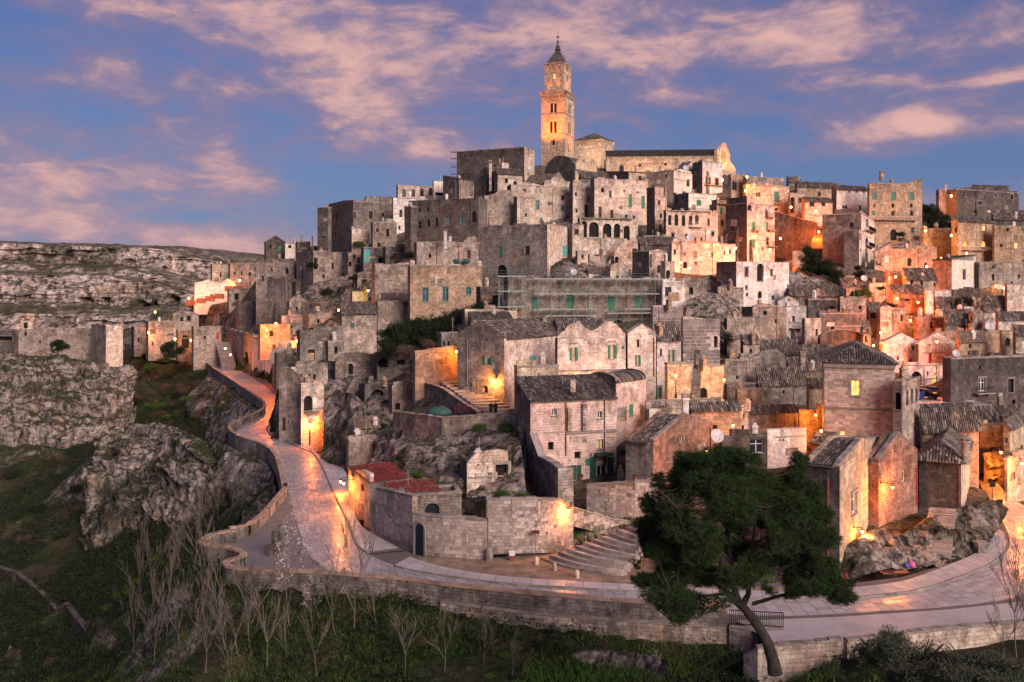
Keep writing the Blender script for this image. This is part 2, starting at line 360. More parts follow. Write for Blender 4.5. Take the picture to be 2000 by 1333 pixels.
def terrainmat(key, name, g0, g1, r0, r1, lo=.62, hi=.80, scale=1.0):
    t = newmat(key, name); g = t.add('ShaderNodeNewGeometry'); pos = g.outputs['Position']; nz = t.add('ShaderNodeSeparateXYZ', {0: g.outputs['Normal']}).outputs[2]
    n0 = t.noise(pos, .12*scale, 5, .6); n1 = t.noise(pos, .6*scale, 6, .68); n2 = t.noise(pos, 3.0*scale, 5, .7); n3 = t.noise(pos, 11*scale, 3, .7)
    gr = t.mix(t.rng(n1, .35, .65), c4(g0), c4(g1)); gr = t.mix(t.rng(n0, .45, .62, 0, .8), gr, c4((.085, .062, .042))); gr = t.mix(1.0, gr, grey(t, t.rng(n2, .25, .75, .45, 1.6)), 'MULTIPLY')
    ft = t.noise(t.mapping(pos, (.9*scale, .9*scale, .35*scale)), 1.0, 7, .72, .8); crack = t.rng(ft, .38, .50, .10, 1.0); rk = t.mix(t.rng(n1, .35, .65), c4(r0), c4(r1))
    zc = t.noise(t.mapping(pos, (.22*scale, .22*scale, 1.1*scale)), 1.0, 6, .65, .4); rk = t.mix(t.rng(zc, .52, .64, 0, .75), rk, c4(tuple(c*.30 for c in r1)))
    rk = t.mix(t.rng(t.noise(pos, .25*scale, 5, .6), .52, .68, 0, .5), rk, c4((r0[0]*.95, r0[1]*.72, r0[2]*.52)))
    rk = t.mix(t.rng(t.noise(pos, .085*scale, 4, .6), .50, .60, 0, .85), rk, gr)
    rk = t.mix(1.0, rk, grey(t, crack), 'MULTIPLY'); rk = t.mix(1.0, rk, grey(t, t.rng(n2, .3, .7, .5, 1.4)), 'MULTIPLY'); rk = t.mix(t.rng(t.noise(pos, .4*scale, 6, .72), .53, .62, 0, .85), rk, c4((g0[0]*.9, g0[1]*.8, g0[2])))
    f = t.rng(t.math('ADD', nz, t.math('MULTIPLY', t.math('SUBTRACT', n1, .5), .45)), lo, hi)
    col = t.mix(f, rk, gr); t.l.new(col, t.b.inputs['Base Color']); t.b.inputs['Roughness'].default_value = .95; t.b.inputs['Specular IOR Level'].default_value = .1
    h = t.math('ADD', t.math('MULTIPLY', n2, 1.2), t.math('MULTIPLY', n3, .5)); h = t.math('ADD', h, t.math('MULTIPLY', crack, .8))
    bp = t.add('ShaderNodeBump', {'Strength': 1.0, 'Distance': .22/scale, 'Height': h}); t.l.new(bp.outputs[0], t.b.inputs['Normal'])
terrainmat('terr', 'grassy_rock', (.018, .034, .011), (.042, .060, .020), (.44, .39, .355), (.28, .24, .215))
terrainmat('rock', 'limestone', (.035, .05, .02), (.05, .06, .03), (.40, .35, .315), (.20, .17, .15), lo=.74, hi=.92)
terrainmat('tgr', 'town_ground', (.045, .055, .025), (.10, .085, .06), (.26, .22, .19), (.17, .145, .125), lo=.86, hi=1.12)
terrainmat('rockt', 'town_rock', (.04, .05, .025), (.07, .065, .04), (.46, .39, .34), (.24, .20, .17), lo=1.02, hi=1.3)
terrainmat('rockw', 'pale_limestone', (.05, .058, .03), (.085, .085, .05), (.70, .585, .52), (.42, .35, .31), lo=.80, hi=1.04, scale=.20)

# ------------------------------------------------------------------ builders
GROUND = []            # terrain control points (x, y, z, weight)
def v2(a): return Vector((a[0], a[1]))
class Face:
    """a vertical wall face: origin o (2d), unit direction u, outward normal n, length T"""
    def __init__(s, o, u, n, T): s.o, s.u, s.n, s.T = v2(o), v2(u), v2(n), T
    def at(s, t, z, out=0.0): p = s.o+s.u*t+s.n*out; return Vector((p.x, p.y, z))
    def hit(s, px, py):
        k = (px-HX)/FPX; t = (k*s.o.y-s.o.x)/(s.u.x-k*s.u.y); d = s.o.y+t*s.u.y; return t, (HY-py)/FPX*d, d
    def box(s, mb, t0, t1, z0, z1, o0, o1, m=0):
        c = [s.at(t, z, o) for z in (z0, z1) for t, o in ((t0, o1), (t1, o1), (t1, o0), (t0, o0))]
        # orientation check
        e1 = c[1]-c[0]; e2 = c[3]-c[0]
        if e1.cross(e2).z < 0: c = [c[0], c[3], c[2], c[1], c[4], c[7], c[6], c[5]]
        mb.hexa(c, m)
_unit = {}
def unit_box(mat):
    if mat not in _unit:
        mb = MB(); mb.box((0, 0), (1, 0), (0, 1), 0, 1); _unit[mat] = mb.mesh('block', [MAT[mat]])
    return _unit[mat]

def tiles(parent, poly, name='roof', mat='tile', tw=.30, tl=.42, over=.18, deck='roofflat', seed=0):
    """poly: 3 or 4 points, the first two are the eave; builds a deck and barrel tiles running up the slope"""
    p = [Vector(q) for q in poly]; u = (p[1]-p[0]).normalized(); nrm = (p[1]-p[0]).cross(p[2]-p[0]).normalized()
    if nrm.z < 0: nrm = -nrm
    v = nrm.cross(u); 
    if v.z < 0: v = -v
    p2 = [((q-p[0]).dot(u), (q-p[0]).dot(v)) for q in p]
    mb = MB(); mb.face(p, None); mb.face([q-nrm*.12 for q in reversed(p)], None)
    for a, b in zip(p, p[1:]+p[:1]): mb.face([a-nrm*.12, b-nrm*.12, b, a])
    deck_o = mb.build(name, deck, parent)
    us = [q[0] for q in p2]; u0, u1 = min(us), max(us); rng = np.random.default_rng(seed+int(abs(p[0].x*7)+abs(p[0].y*3)))
    n = max(1, int((u1-u0)/tw)); tw = (u1-u0)/n
    vs = []; fs = []
    for i in range(n):
        uc = u0+(i+.5)*tw; hits = []
        for a, b in zip(p2, p2[1:]+p2[:1]):
            if (a[0]-uc)*(b[0]-uc) < 0: hits.append(a[1]+(b[1]-a[1])*(uc-a[0])/(b[0]-a[0]))
        if len(hits) < 2: continue
        va, vb = min(hits)-over, max(hits)
        k = max(1, int((vb-va)/tl))
        for j in range(k):
            b0 = va+(vb-va)*j/k; b1 = va+(vb-va)*(j+1)/k+.06; j1, j2, j3 = rng.normal(0, .018, 3)
            h = tw*.34; base = len(vs)
            for (bb, lift, wd) in ((b0, .045+abs(j3), .47), (b1, 0.0, .40)):
                for (a_, hh) in ((-wd, .0), (-wd*.55, h*.85), (wd*.0, h), (wd*.55, h*.85), (wd, .0)):
                    q = p[0]+u*(uc+a_*tw+j1)+v*(bb+j2)+nrm*(hh+lift+.015); vs.append(tuple(q))
            for s_ in range(4): fs.append((base+s_, base+s_+1, base+6+s_, base+5+s_))
            fs.append((base, base+5, base+7, base+2)) if False else None
    if vs:
        fs = [f for f in fs if f]
        t = npmesh('roof_tile', np.array(vs), np.array(fs), mat, deck_o, sm=False); t['kind'] = 'stuff'
    return deck_o

def shutter_panel(f, mb, t0, t1, z0, z1, o):
    f.box(mb, t0, t1, z0, z1, o, o+.035)
    n = max(3, int((z1-z0)/.22)); w = (t1-t0)*.12
    for k in range(n):
        a = z0+.06+(z1-z0-.12)*k/n; f.box(mb, t0+w, t1-w, a, a+(z1-z0)/n*.5, o+.035, o+.06)

def opening(root, f, t0, t1, z0, z1, st, px):
    """fills a recessed wall opening; px = size of a metre in photo pixels there"""
    w, h = t1-t0, z1-z0; k = st[0]; plus = '+' in st or (k in 'gTWdO' and w > .75 and h > 1.0 and (int(t0*37) % 10) < 5)
    nm = 'door' if k in 'DERb' else 'window'
    dp = -.26
    arch = k in 'aABbN'
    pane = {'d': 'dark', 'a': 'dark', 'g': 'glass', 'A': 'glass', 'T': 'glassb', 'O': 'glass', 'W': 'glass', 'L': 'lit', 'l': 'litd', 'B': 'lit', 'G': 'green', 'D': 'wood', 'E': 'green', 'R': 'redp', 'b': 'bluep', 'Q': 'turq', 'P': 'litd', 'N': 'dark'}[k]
    fm = {'T': 'turq', 'W': 'white', 'O': 'white', 'L': 'white', 'P': 'white', 'G': 'green', 'E': 'dgreen', 'R': 'redp', 'D': 'wood', 'b': 'bluep', 'Q': 'turq'}.get(k, 'wood')
    fw = min(.13 if k == 'W' and h > 1.6 else .07, w*.12)
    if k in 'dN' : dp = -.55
    mb = MB()
    if k in 'GQ':     # closed shutters
        shutter_panel(f, mb, t0+.01, (t0+t1)/2-.01, z0+.01, z1-.01, -.10); shutter_panel(f, mb, (t0+t1)/2+.01, t1-.01, z0+.01, z1-.01, -.10)
        o = mb.build('shutter', pane, root)
    elif k in 'DERb':
        f.box(mb, t0, t1, z0-.02, z1, dp-.05, dp)
        n = max(2, int(w/.3))
        for i in range(n): f.box(mb, t0+w*i/n+.03, t0+w*(i+1)/n-.03, z0+.08, z1-.06, dp, dp+.03)
        o = mb.build('door', fm if k != 'E' else 'green', root)
        if not arch:
            hm = MB(); f.box(hm, t1-w*.2, t1-w*.14, z0+.95, z0+1.1, dp+.03, dp+.08); hm.build('handle', 'iron', o)
    else:
        f.box(mb, t0, t1, z0, z1, dp-.06, dp); o = mb.build('window', pane, root)  # unglazed styles: the dark pane stands in for shade of the room
        if k not in 'daN':
            fr = MB()
            for a, b, c, d in ((t0, t0+fw, z0, z1), (t1-fw, t1, z0, z1), (t0+fw, t1-fw, z0, z0+fw), (t0+fw, t1-fw, z1-fw, z1)): f.box(fr, a, b, c, d, dp+.001, dp+.06)
            if w > .5: f.box(fr, (t0+t1)/2-fw*.5, (t0+t1)/2+fw*.5, z0+fw, z1-fw, dp+.001, dp+.05)
            if h > 1.3 and k not in 'O': f.box(fr, t0+fw, t1-fw, z0+h*.62, z0+h*.62+fw*.7, dp+.001, dp+.045)
            fr.build('frame', fm, o)
    if k in 'OP' :     # open shutters folded back on the wall
        sw = w*.52
        for a, b in ((t0-sw-.02, t0-.02), (t1+.02, t1+sw+.02)):
            sm = MB(); shutter_panel(f, sm, a, b, z0, z1, .03); sm.build('shutter', 'green', o)
    if plus:
        su = MB(); e = .16
        for a, b, c, d in ((t0-e, t0-.002, z0-.02, z1), (t1+.002, t1+e, z0-.02, z1), (t0-e, t1+e, z1+.002, z1+e*1.2)): f.box(su, a, b, c, d, .0, .06)
        f.box(su, t0-e*1.6, t1+e*1.6, z1+e*1.21, z1+e*1.8, .0, .16)
        su.build('surround', 'cop', o)
    if k not in 'DERbda' or (k == 'd' and plus):
        sl_ = MB(); f.box(sl_, t0-.1, t1+.1, z0-.1, z0-.004, .0, .13); sl_.build('sill', 'cop', o)
    return o

def facewall(root, f, z0, z1, mat, ops, px, blocks=None, name='wall'):
    """a wall face with recessed openings; ops: list (t0,t1,za,zb,style)"""
    mb = MB(); T = f.T
    ops = [(max(.12, a), min(T-.12, b), max(z0+.1, c), min(z1-.15, d), s) for a, b, c, d, s in ops]
    ops = [o for o in ops if o[1]-o[0] > .12 and o[3]-o[2] > .12]
    ts = sorted({0.0, T, *[o[0] for o in ops], *[o[1] for o in ops]}); zs = sorted({z0, z1, *[o[2] for o in ops], *[o[3] for o in ops]})
    for a, b in zip(ts, ts[1:]):
        if b-a < 1e-4: continue
        for c, d in zip(zs, zs[1:]):
            if d-c < 1e-4: continue
            tm, zm = (a+b)/2, (c+d)/2
            if any(o[0] < tm < o[1] and o[2] < zm < o[3] for o in ops): continue
            mb.face([f.at(a, c), f.at(b, c), f.at(b, d), f.at(a, d)], [(a, c-z1), (b, c-z1), (b, d-z1), (a, d-z1)])
    for a, b, c, d, s in ops:
        dp = -.6 if s[0] in 'dN' else -.32
        for q in (((a, c, 0), (b, c, 0), (b, c, dp), (a, c, dp)), ((a, d, dp), (b, d, dp), (b, d, 0), (a, d, 0)), ((a, c, dp), (a, d, dp), (a, d, 0), (a, c, 0)), ((b, c, 0), (b, d, 0), (b, d, dp), (b, c, dp))):
            mb.face([f.at(*k) for k in q], [(k[0]+k[2], k[1]-z1) for k in q])
        if s[0] in 'aABbN':
            r = (b-a)/2; rh = min(r, (d-c)*.6); n = 6
            for sd in (-1, 1):
                pts = [((a+b)/2+sd*r*math.cos(math.pi/2*i/n), d-rh+rh*math.sin(math.pi/2*i/n)) for i in range(n+1)]
                crn = ((a+b)/2+sd*r, d)
                for p, q in zip(pts, pts[1:]):
                    mb.face([f.at(crn[0], crn[1], .004), f.at(p[0], p[1], .004), f.at(q[0], q[1], .004)], [(k[0], k[1]-z1) for k in (crn, p, q)])
                    mb.face([f.at(p[0], p[1], .004), f.at(q[0], q[1], .004), f.at(q[0], q[1], -.5), f.at(p[0], p[1], -.5)], [(p[0], p[1]-z1), (q[0], q[1]-z1), (q[0]+.3, q[1]-z1), (p[0]+.3, p[1]-z1)])
    w = mb.build(name, mat, root)
    for a, b, c, d, s in ops: opening(root, f, a, b, c, d, s, px)
    if blocks: lay_blocks(w, f, max(z0, blocks.get('z0', z0)), z1, ops, **{k: v for k, v in blocks.items() if k != 'z0'})
    return w

def lay_blocks(parent, f, z0, z1, ops, bw=.55, bh=.29, mat='blk', limit=300, gap=.02, proud=.035, skip=.04, seed=1):
    rnd = random.Random(seed+int(f.o.x*13)); cells = []
    n = max(1, int((z1-z0)/bh)); bh = (z1-z0)/n
    for r in range(n):
        t = -rnd.random()*bw*.6; za = z0+r*bh; zb = za+bh
        while t < f.T:
            w = bw*rnd.uniform(.65, 1.3); a, b = max(0, t), min(f.T, t+w); t += w
            if b-a < .12 or rnd.random() < skip: continue
            if any(o[0]-.08 < b and a < o[1]+.08 and o[2]-.06 < zb and za < o[3]+.06 for o in ops): continue
            cells.append((a+gap/2, b-gap/2, za+gap/2, zb-gap/2, proud*rnd.uniform(.5, 1.35)))
    rnd.shuffle(cells)
    ang = math.atan2(f.u.y, f.u.x); me = unit_box(mat)
    sgn = 1 if (f.u.x*f.n.y-f.u.y*f.n.x) > 0 else -1
    for a, b, c, d, p in cells[:limit]:
        o = f.at(a, c, -.05); instance('block', me, parent, o, (0, 0, ang), (b-a, sgn*(p+.05), d-c))
    if len(cells) > limit:
        mb = MB()
        for a, b, c, d, p in cells[limit:]: f.box(mb, a, b, c, d, -.05, p)
        r = mb.build('block_courses', mat, parent); r['kind'] = 'stuff'

def coping(root, edges, mat='cop', th=.42, seed=0, h=.2, name='coping'):
    """edges: list of Face and z: irregular stones laid along the wall heads"""
    rnd = random.Random(seed); mb = MB()
    for f, z in edges:
        t = -.05
        while t < f.T+.05:
            w = rnd.uniform(.6, 1.3); hh = h*rnd.uniform(.55, 1.35); e = min(t+w, f.T+.05)
            if e-t > .1: f.box(mb, t, e-.015, z-.02-rnd.random()*.04, z+hh, -th, .05+rnd.uniform(-.025, .025))
            t += w
    return mb.build(name, mat, root)

def profile_wall(root, f, z, pts, mat, ztop, th=.45, name='gable'):
    """raised wall head above z following pts [(t, z)...]"""
    mb = MB()
    for (a, za), (b, zb) in zip(pts, pts[1:]):
        if b-a < 1e-4: continue
        q = [f.at(a, z), f.at(b, z), f.at(b, zb), f.at(a, za)]; bk = [f.at(a, z, -th), f.at(b, z, -th), f.at(b, zb, -th), f.at(a, za, -th)]
        uv = [(a, z-ztop), (b, z-ztop), (b, zb-ztop), (a, za-ztop)]
        mb.face(q, uv); mb.face(list(reversed(bk)), list(reversed(uv))); mb.face([q[3], q[2], bk[2], bk[3]], [(a, 0), (b, 0), (b, .4), (a, .4)])
    for (a, za), bk in ((pts[0], 0), (pts[-1], 1)):
        if za > z+.01: mb.face([f.at(a, z), f.at(a, za), f.at(a, za, -th), f.at(a, z, -th)], [(0, z-ztop), (0, za-ztop), (.4, za-ztop), (.4, z-ztop)])
    return mb.build(name, mat, root)

def chimney(root, px, yt, w, h, d, mat='gp'):
    p = PX(px, yt, d); s = w*d/FPX; hh = h*d/FPX; mb = MB()
    mb.cbox((p.x, p.y, p.z-hh), s*.86, s*.86, hh*.86); 
    mb.cbox((p.x, p.y, p.z-hh*.14), s*1.06, s*1.06, hh*.07)
    o = mb.build('chimney', mat, root)
    cp = MB()
    for a in (-1, 1):
        for b in (-1, 1): cp.cbox((p.x+a*s*.34, p.y+b*s*.34, p.z-hh*.07), s*.2, s*.2, hh*.06)
    cp.cbox((p.x, p.y, p.z-hh*.01), s*1.1, s*1.1, hh*.05); cp.build('cap', 'cop', o); return o

def pipe(root, f, px, y0, y1, mat='rust', r=.06):
    t, z0, d = f.hit(px, y0); _, z1, _ = f.hit(px, y1)
    mb = MB(); mb.tube([f.at(t, z0, .12), f.at(t, z1, .12)], r, 6)
    for k in range(3):
        z = z0+(z1-z0)*(k+.5)/3; f.box(mb, t-.1, t+.1, z-.03, z+.03, 0, .19)
    return mb.build('drainpipe', mat, root)

def balcony(root, f, px, py, w, hpx, mat='cop', rail='iron', out=.9, brackets=2):
    """py: pixel of the slab; w: width in pixels; hpx: railing height in pixels"""
    t0, z, d = f.hit(px-w/2, py); t1, _, _ = f.hit(px+w/2, py); t0, t1 = min(t0, t1), max(t0, t1); h = hpx*d/FPX
    mb = MB(); f.box(mb, t0, t1, z-.16, z, 0, out)
    for k in range(brackets):
        tt = t0+(t1-t0)*(k+.5)/brackets; f.box(mb, tt-.1, tt+.1, z-.55, z-.162, 0, out*.6)
    o = mb.build('balcony', mat, root)
    rm = MB()
    for tt in (t0+.03, t1-.03): rm.tube([f.at(tt, z+h, 0), f.at(tt, z+h, out-.04)], .025, 4)
    rm.tube([f.at(t0, z+h, out-.04), f.at(t1, z+h, out-.04)], .03, 4)
    n = max(3, int((t1-t0)/.16))
    for k in range(n+1):
        tt = t0+.03+(t1-t0-.06)*k/n; rm.tube([f.at(tt, z, out-.04), f.at(tt, z+h, out-.04)], .014, 3, caps=False)
    rm.build('railing', rail, o); return o

SEED = [0]
def house(name, label, xl, xc, xr, yt, yb, d, th=20, roof='flat', mL='gr', mR=None, wins=(), rh=1.6, Ld=7, Rd=7, tile='tile', cat='house', ext=4.0,
          chim=(), pipes=(), balc=(), profL=None, profR=None, blkL=None, blkR=None, steps=False, group=None, cops=True, copm='cop', tw=.30, over=.25, grd=True, parapet=.0):
    SEED[0] += 1; sd = SEED[0]
    mR = mR or mL; a = math.radians(th); C = PX(xc, yt, d); c2 = Vector((C.x, C.y)); zt = C.z; zb = zat(yb, d)  # darker left faces: lichen weathering, with shade contrast put into the colour
    uL = Vector((-math.cos(a), math.sin(a))); uR = Vector((math.sin(a), math.cos(a)))
    def solve(x, u, dflt):
        if x is None: return dflt
        k = (x-HX)/FPX; t = (k*C.y-C.x)/(u.x-k*u.y)
        if not (0.2 < t < 90): print('WARN solve', label, x, round(t, 1)); return dflt
        return t
    tL = solve(xl, uL, Ld); tR = solve(xr, uR, Rd)
    A = c2+uL*tL; B = c2+uR*tR; Dk = A+B-c2; cen = (A+B)/2
    root = thing(name, label, cat, (cen.x, cen.y, zb), group); zlow = zb-ext
    if grd: GROUND.extend([(A.x, A.y, zb, 1), (c2.x, c2.y, zb, 1), (B.x, B.y, zb, 1), (cen.x, cen.y, zb, 1)])
    fL = Face(A, -uL, (-math.sin(a), -math.cos(a)), tL); fR = Face(c2, uR, (math.cos(a), -math.sin(a)), tR)
    ops = {'L': [], 'R': []}
    for w in wins:
        f = fL if w[0] == 'L' else fR; _, x, y, ww, hh, st = w
        t0, z, dd = f.hit(x-ww/2, y); t1, _, _ = f.hit(x+ww/2, y); t0, t1 = min(t0, t1), max(t0, t1); h = hh*dd/FPX
        ops[w[0]].append((t0, t1, z-h/2, z+h/2, st))
    px = FPX/d
    facewall(root, fL, zlow, zt, mL, ops['L'], px, blkL); facewall(root, fR, zlow, zt, mR, ops['R'], px, blkR)
    fB1 = Face(B, uL, uR, tL); fB2 = Face(Dk, -uR, uL, tR); mb = MB()
    for f in (fB1, fB2): mb.face([f.at(0, zlow), f.at(f.T, zlow), f.at(f.T, zt), f.at(0, zt)], [(0, zlow-zt), (f.T, zlow-zt), (f.T, 0), (0, 0)])
    mb.build('rear_wall', mL, root)
    P3 = lambda p, z: Vector((p.x, p.y, z))
    e = over
    if roof in ('gL', 'vL', 'gR', 'vR'):
        # gable (or vault) on the L or R face; ridge runs the other way
        g, uu, o1 = (fL, uR, A) if roof[1] == 'L' else (fR, uL, c2)
        T = g.T; n = 1 if roof[0] == 'g' else 7
        if roof[0] == 'g': prof = [(0, zt), (T/2, zt+rh), (T, zt)]
        else: prof = [(T/2-T/2*math.cos(math.pi*i/10), zt+rh*math.sin(math.pi*i/10)) for i in range(11)]
        raise_ = .28
        gp = [(t, z+raise_) for t, z in prof]
        if steps:
            q = []; ns = 7
            for i in range(ns+1): q.append((T/2*i/ns, zt+rh*i/ns))
            gp = []
            for (t0, z0), (t1, z1) in zip(q, q[1:]): gp += [(t0, z1+.1), (t1, z1+.1)]
            gp = gp+[(T-t, z) for t, z in reversed(gp)]
        m_ = mL if roof[1] == 'L' else mR
        profile_wall(root, g, zt, gp, m_, zt+rh); LL = tR if roof[1] == 'L' else tL
        g2 = Face(g.o+uu*(LL), g.u, uu, T); profile_wall(root, Face(g.o+uu*(LL-.45), g.u, -uu, T), zt, gp, m_, zt+rh)
        c1 = uu*.45; c2_ = uu*(LL-.45)
        for (t0, z0), (t1, z1) in zip(prof, prof[1:]):
            p0, p1 = g.o+g.u*t0, g.o+g.u*t1
            if z1 >= z0: ev = (p0, z0, p1, z1); sg = -1
            else: ev = (p1, z1, p0, z0); sg = 1
            lowp, lz, hp, hz = ev
            if (t0 == prof[0][0] or t1 == prof[-1][0]) and roof[0] == 'g':
                lowp = lowp+g.u*sg*e; lz = lz-e*rh/(T/2)
            tiles(root, [P3(lowp+c1, lz+.02), P3(lowp+c2_, lz+.02), P3(hp+c2_, hz+.02), P3(hp+c1, hz+.02)], mat=tile, tw=tw, over=.12 if roof[0] == 'g' else 0.0, seed=sd)
        if cops: 
            cm = MB()
            for (t0, z0), (t1, z1) in zip(gp, gp[1:]):
                if t1-t0 < .05: continue
                L_ = math.hypot(t1-t0, z1-z0); k = max(1, int(L_/.8))
                for i in range(k):
                    ta, tb = t0+(t1-t0)*i/k, t0+(t1-t0)*(i+1)/k; za, zb_ = z0+(z1-z0)*i/k, z0+(z1-z0)*(i+1)/k; j = random.uniform(.07, .16)
                    c = [g.at(ta, za-.02, .05), g.at(tb-.015, zb_-.02, .05), g.at(tb-.015, zb_-.02, -.47), g.at(ta, za-.02, -.47)]
                    cm.hexa(c+[q+Vector((0, 0, j)) for q in c])
            cm.build('coping', copm, root)
    elif roof == 'hip':
        ap = cen; m1 = min(tL, tR)*.5
        if tL > tR: r1, r2 = A+uR*tR/2-uL*m1, c2+uR*tR/2+uL*m1
        else: r1, r2 = c2+uL*tL/2+uR*m1, B+uL*tL/2-uR*m1
        ou = lambda p, s1, s2: p+uL*s1*e+uR*s2*e
        A_, C_, B_, D_ = ou(A, 1, -1), ou(c2, -1, -1), ou(B, -1, 1), ou(Dk, 1, 1)
        z1 = zt+.03; z2 = zt+rh
        if tL > tR:
            tiles(root, [P3(A_, z1), P3(C_, z1), P3(r2, z2), P3(r1, z2)], mat=tile, tw=tw); tiles(root, [P3(C_, z1), P3(B_, z1), P3(r2, z2)], mat=tile, tw=tw)
            tiles(root, [P3(B_, z1), P3(D_, z1), P3(r1, z2), P3(r2, z2)], mat=tile, tw=tw); tiles(root, [P3(D_, z1), P3(A_, z1), P3(r1, z2)], mat=tile, tw=tw)
        else:
            tiles(root, [P3(A_, z1), P3(C_, z1), P3(r1, z2)], mat=tile, tw=tw); tiles(root, [P3(C_, z1), P3(B_, z1), P3(r2, z2), P3(r1, z2)], mat=tile, tw=tw)
            tiles(root, [P3(B_, z1), P3(D_, z1), P3(r2, z2)], mat=tile, tw=tw); tiles(root, [P3(D_, z1), P3(A_, z1), P3(r1, z2), P3(r2, z2)], mat=tile, tw=tw)
        if cops:
            mb = MB()
            for f in (fL, fR): f.box(mb, -.12, f.T+.12, zt-.25, zt, -.3, .12)
            mb.build('cornice', copm, root)
    elif roof in ('sL', 'sR'):
        # single slope falling towards that face
        f, uu, LL = (fL, uR, tR) if roof == 'sL' else (fR, uL, tL)
        p0, p1 = f.o-uu*e-f.u*.1, f.o+f.u*f.T-uu*e+f.u*.1
        dz = e*rh/LL
        tiles(root, [P3(p0, zt-dz+.03), P3(p1, zt-dz+.03), P3(p1+uu*(LL+e), zt+rh), P3(p0+uu*(LL+e), zt+rh)], mat=tile, tw=tw)
        mb = MB()
        for q in (f.o, f.o+f.u*f.T):
            b0, b1 = P3(q, zt), P3(q+uu*LL, zt); mb.face([b0, b1, P3(q+uu*LL, zt+rh-.05)], [(0, -rh), (LL, -rh), (LL, 0)])
        q0, q1 = f.o+uu*LL, f.o+f.u*f.T+uu*LL; mb.face([P3(q0, zt), P3(q1, zt), P3(q1, zt+rh-.05), P3(q0, zt+rh-.05)], [(0, -rh), (f.T, -rh), (f.T, 0), (0, 0)])
        mb.build('wall_head', mR if roof == 'sL' else mL, root)
    else:
        mb = MB(); zr = zt-.35
        mb.face([P3(A, zr), P3(c2, zr), P3(B, zr), P3(Dk, zr)]); mb.build('roof', 'roofflat', root)
        th_ = min(.42, tL*.2, tR*.2)
        mbp = MB()
        for f in (fL, fR, fB1, fB2): mbp.face([f.at(0, zr, -th_+.02), f.at(f.T, zr, -th_+.02), f.at(f.T, zt, -th_+.02), f.at(0, zt, -th_+.02)], [(0, -.3), (f.T, -.3), (f.T, 0), (0, 0)])
        mbp.build('parapet', mL, root)
        if cops: coping(root, [(fL, zt), (fR, zt), (fB1, zt), (fB2, zt)], copm, th_, sd, h=.16+.02*(d/100))
    rq = random.Random(sd*7+1)
    for f, pr, m_ in ((fL, profL, mL), (fR, profR, mR)):
        if roof == 'flat' and not pr and m_ != 'cl' and d < 290 and f.T > 3 and cat not in ('tower', 'arcade') and rq.random() < .62:
            t = 0; pts = []
            while t < f.T-.05:
                w = rq.uniform(.5, 2.4); hh = rq.choice([.05, .25, .3, .5, .8])*rq.uniform(.6, 1.2); e_ = min(f.T, t+w); pts += [(t, zt+hh), (e_-.01, zt+hh*rq.uniform(.8, 1.1))]; t = e_
            profile_wall(root, f, zt-.01, pts, m_, zt+.6, .42, 'wall_head')
        if pr:
            pts = []
            for x, y in pr:
                t, z, _ = f.hit(x, y); pts.append((min(max(t, 0), f.T), max(z, zt+.02)))
            pts.sort(); profile_wall(root, f, zt-.01, pts, m_, max(z for _, z in pts))
    for c in chim: chimney(root, c[0], c[1], c[2], c[3], d+(c[4] if len(c) > 4 else 2.0), c[5] if len(c) > 5 else 'gp')
    for p in pipes: pipe(root, fL if p[0] == 'L' else fR, *p[1:])
    for b in balc: balcony(root, fL if b[0] == 'L' else fR, *b[1:])
    root_info[root.name] = (fL, fR, zt, zb)
    return root, fL, fR, zt, zb
root_info = {}

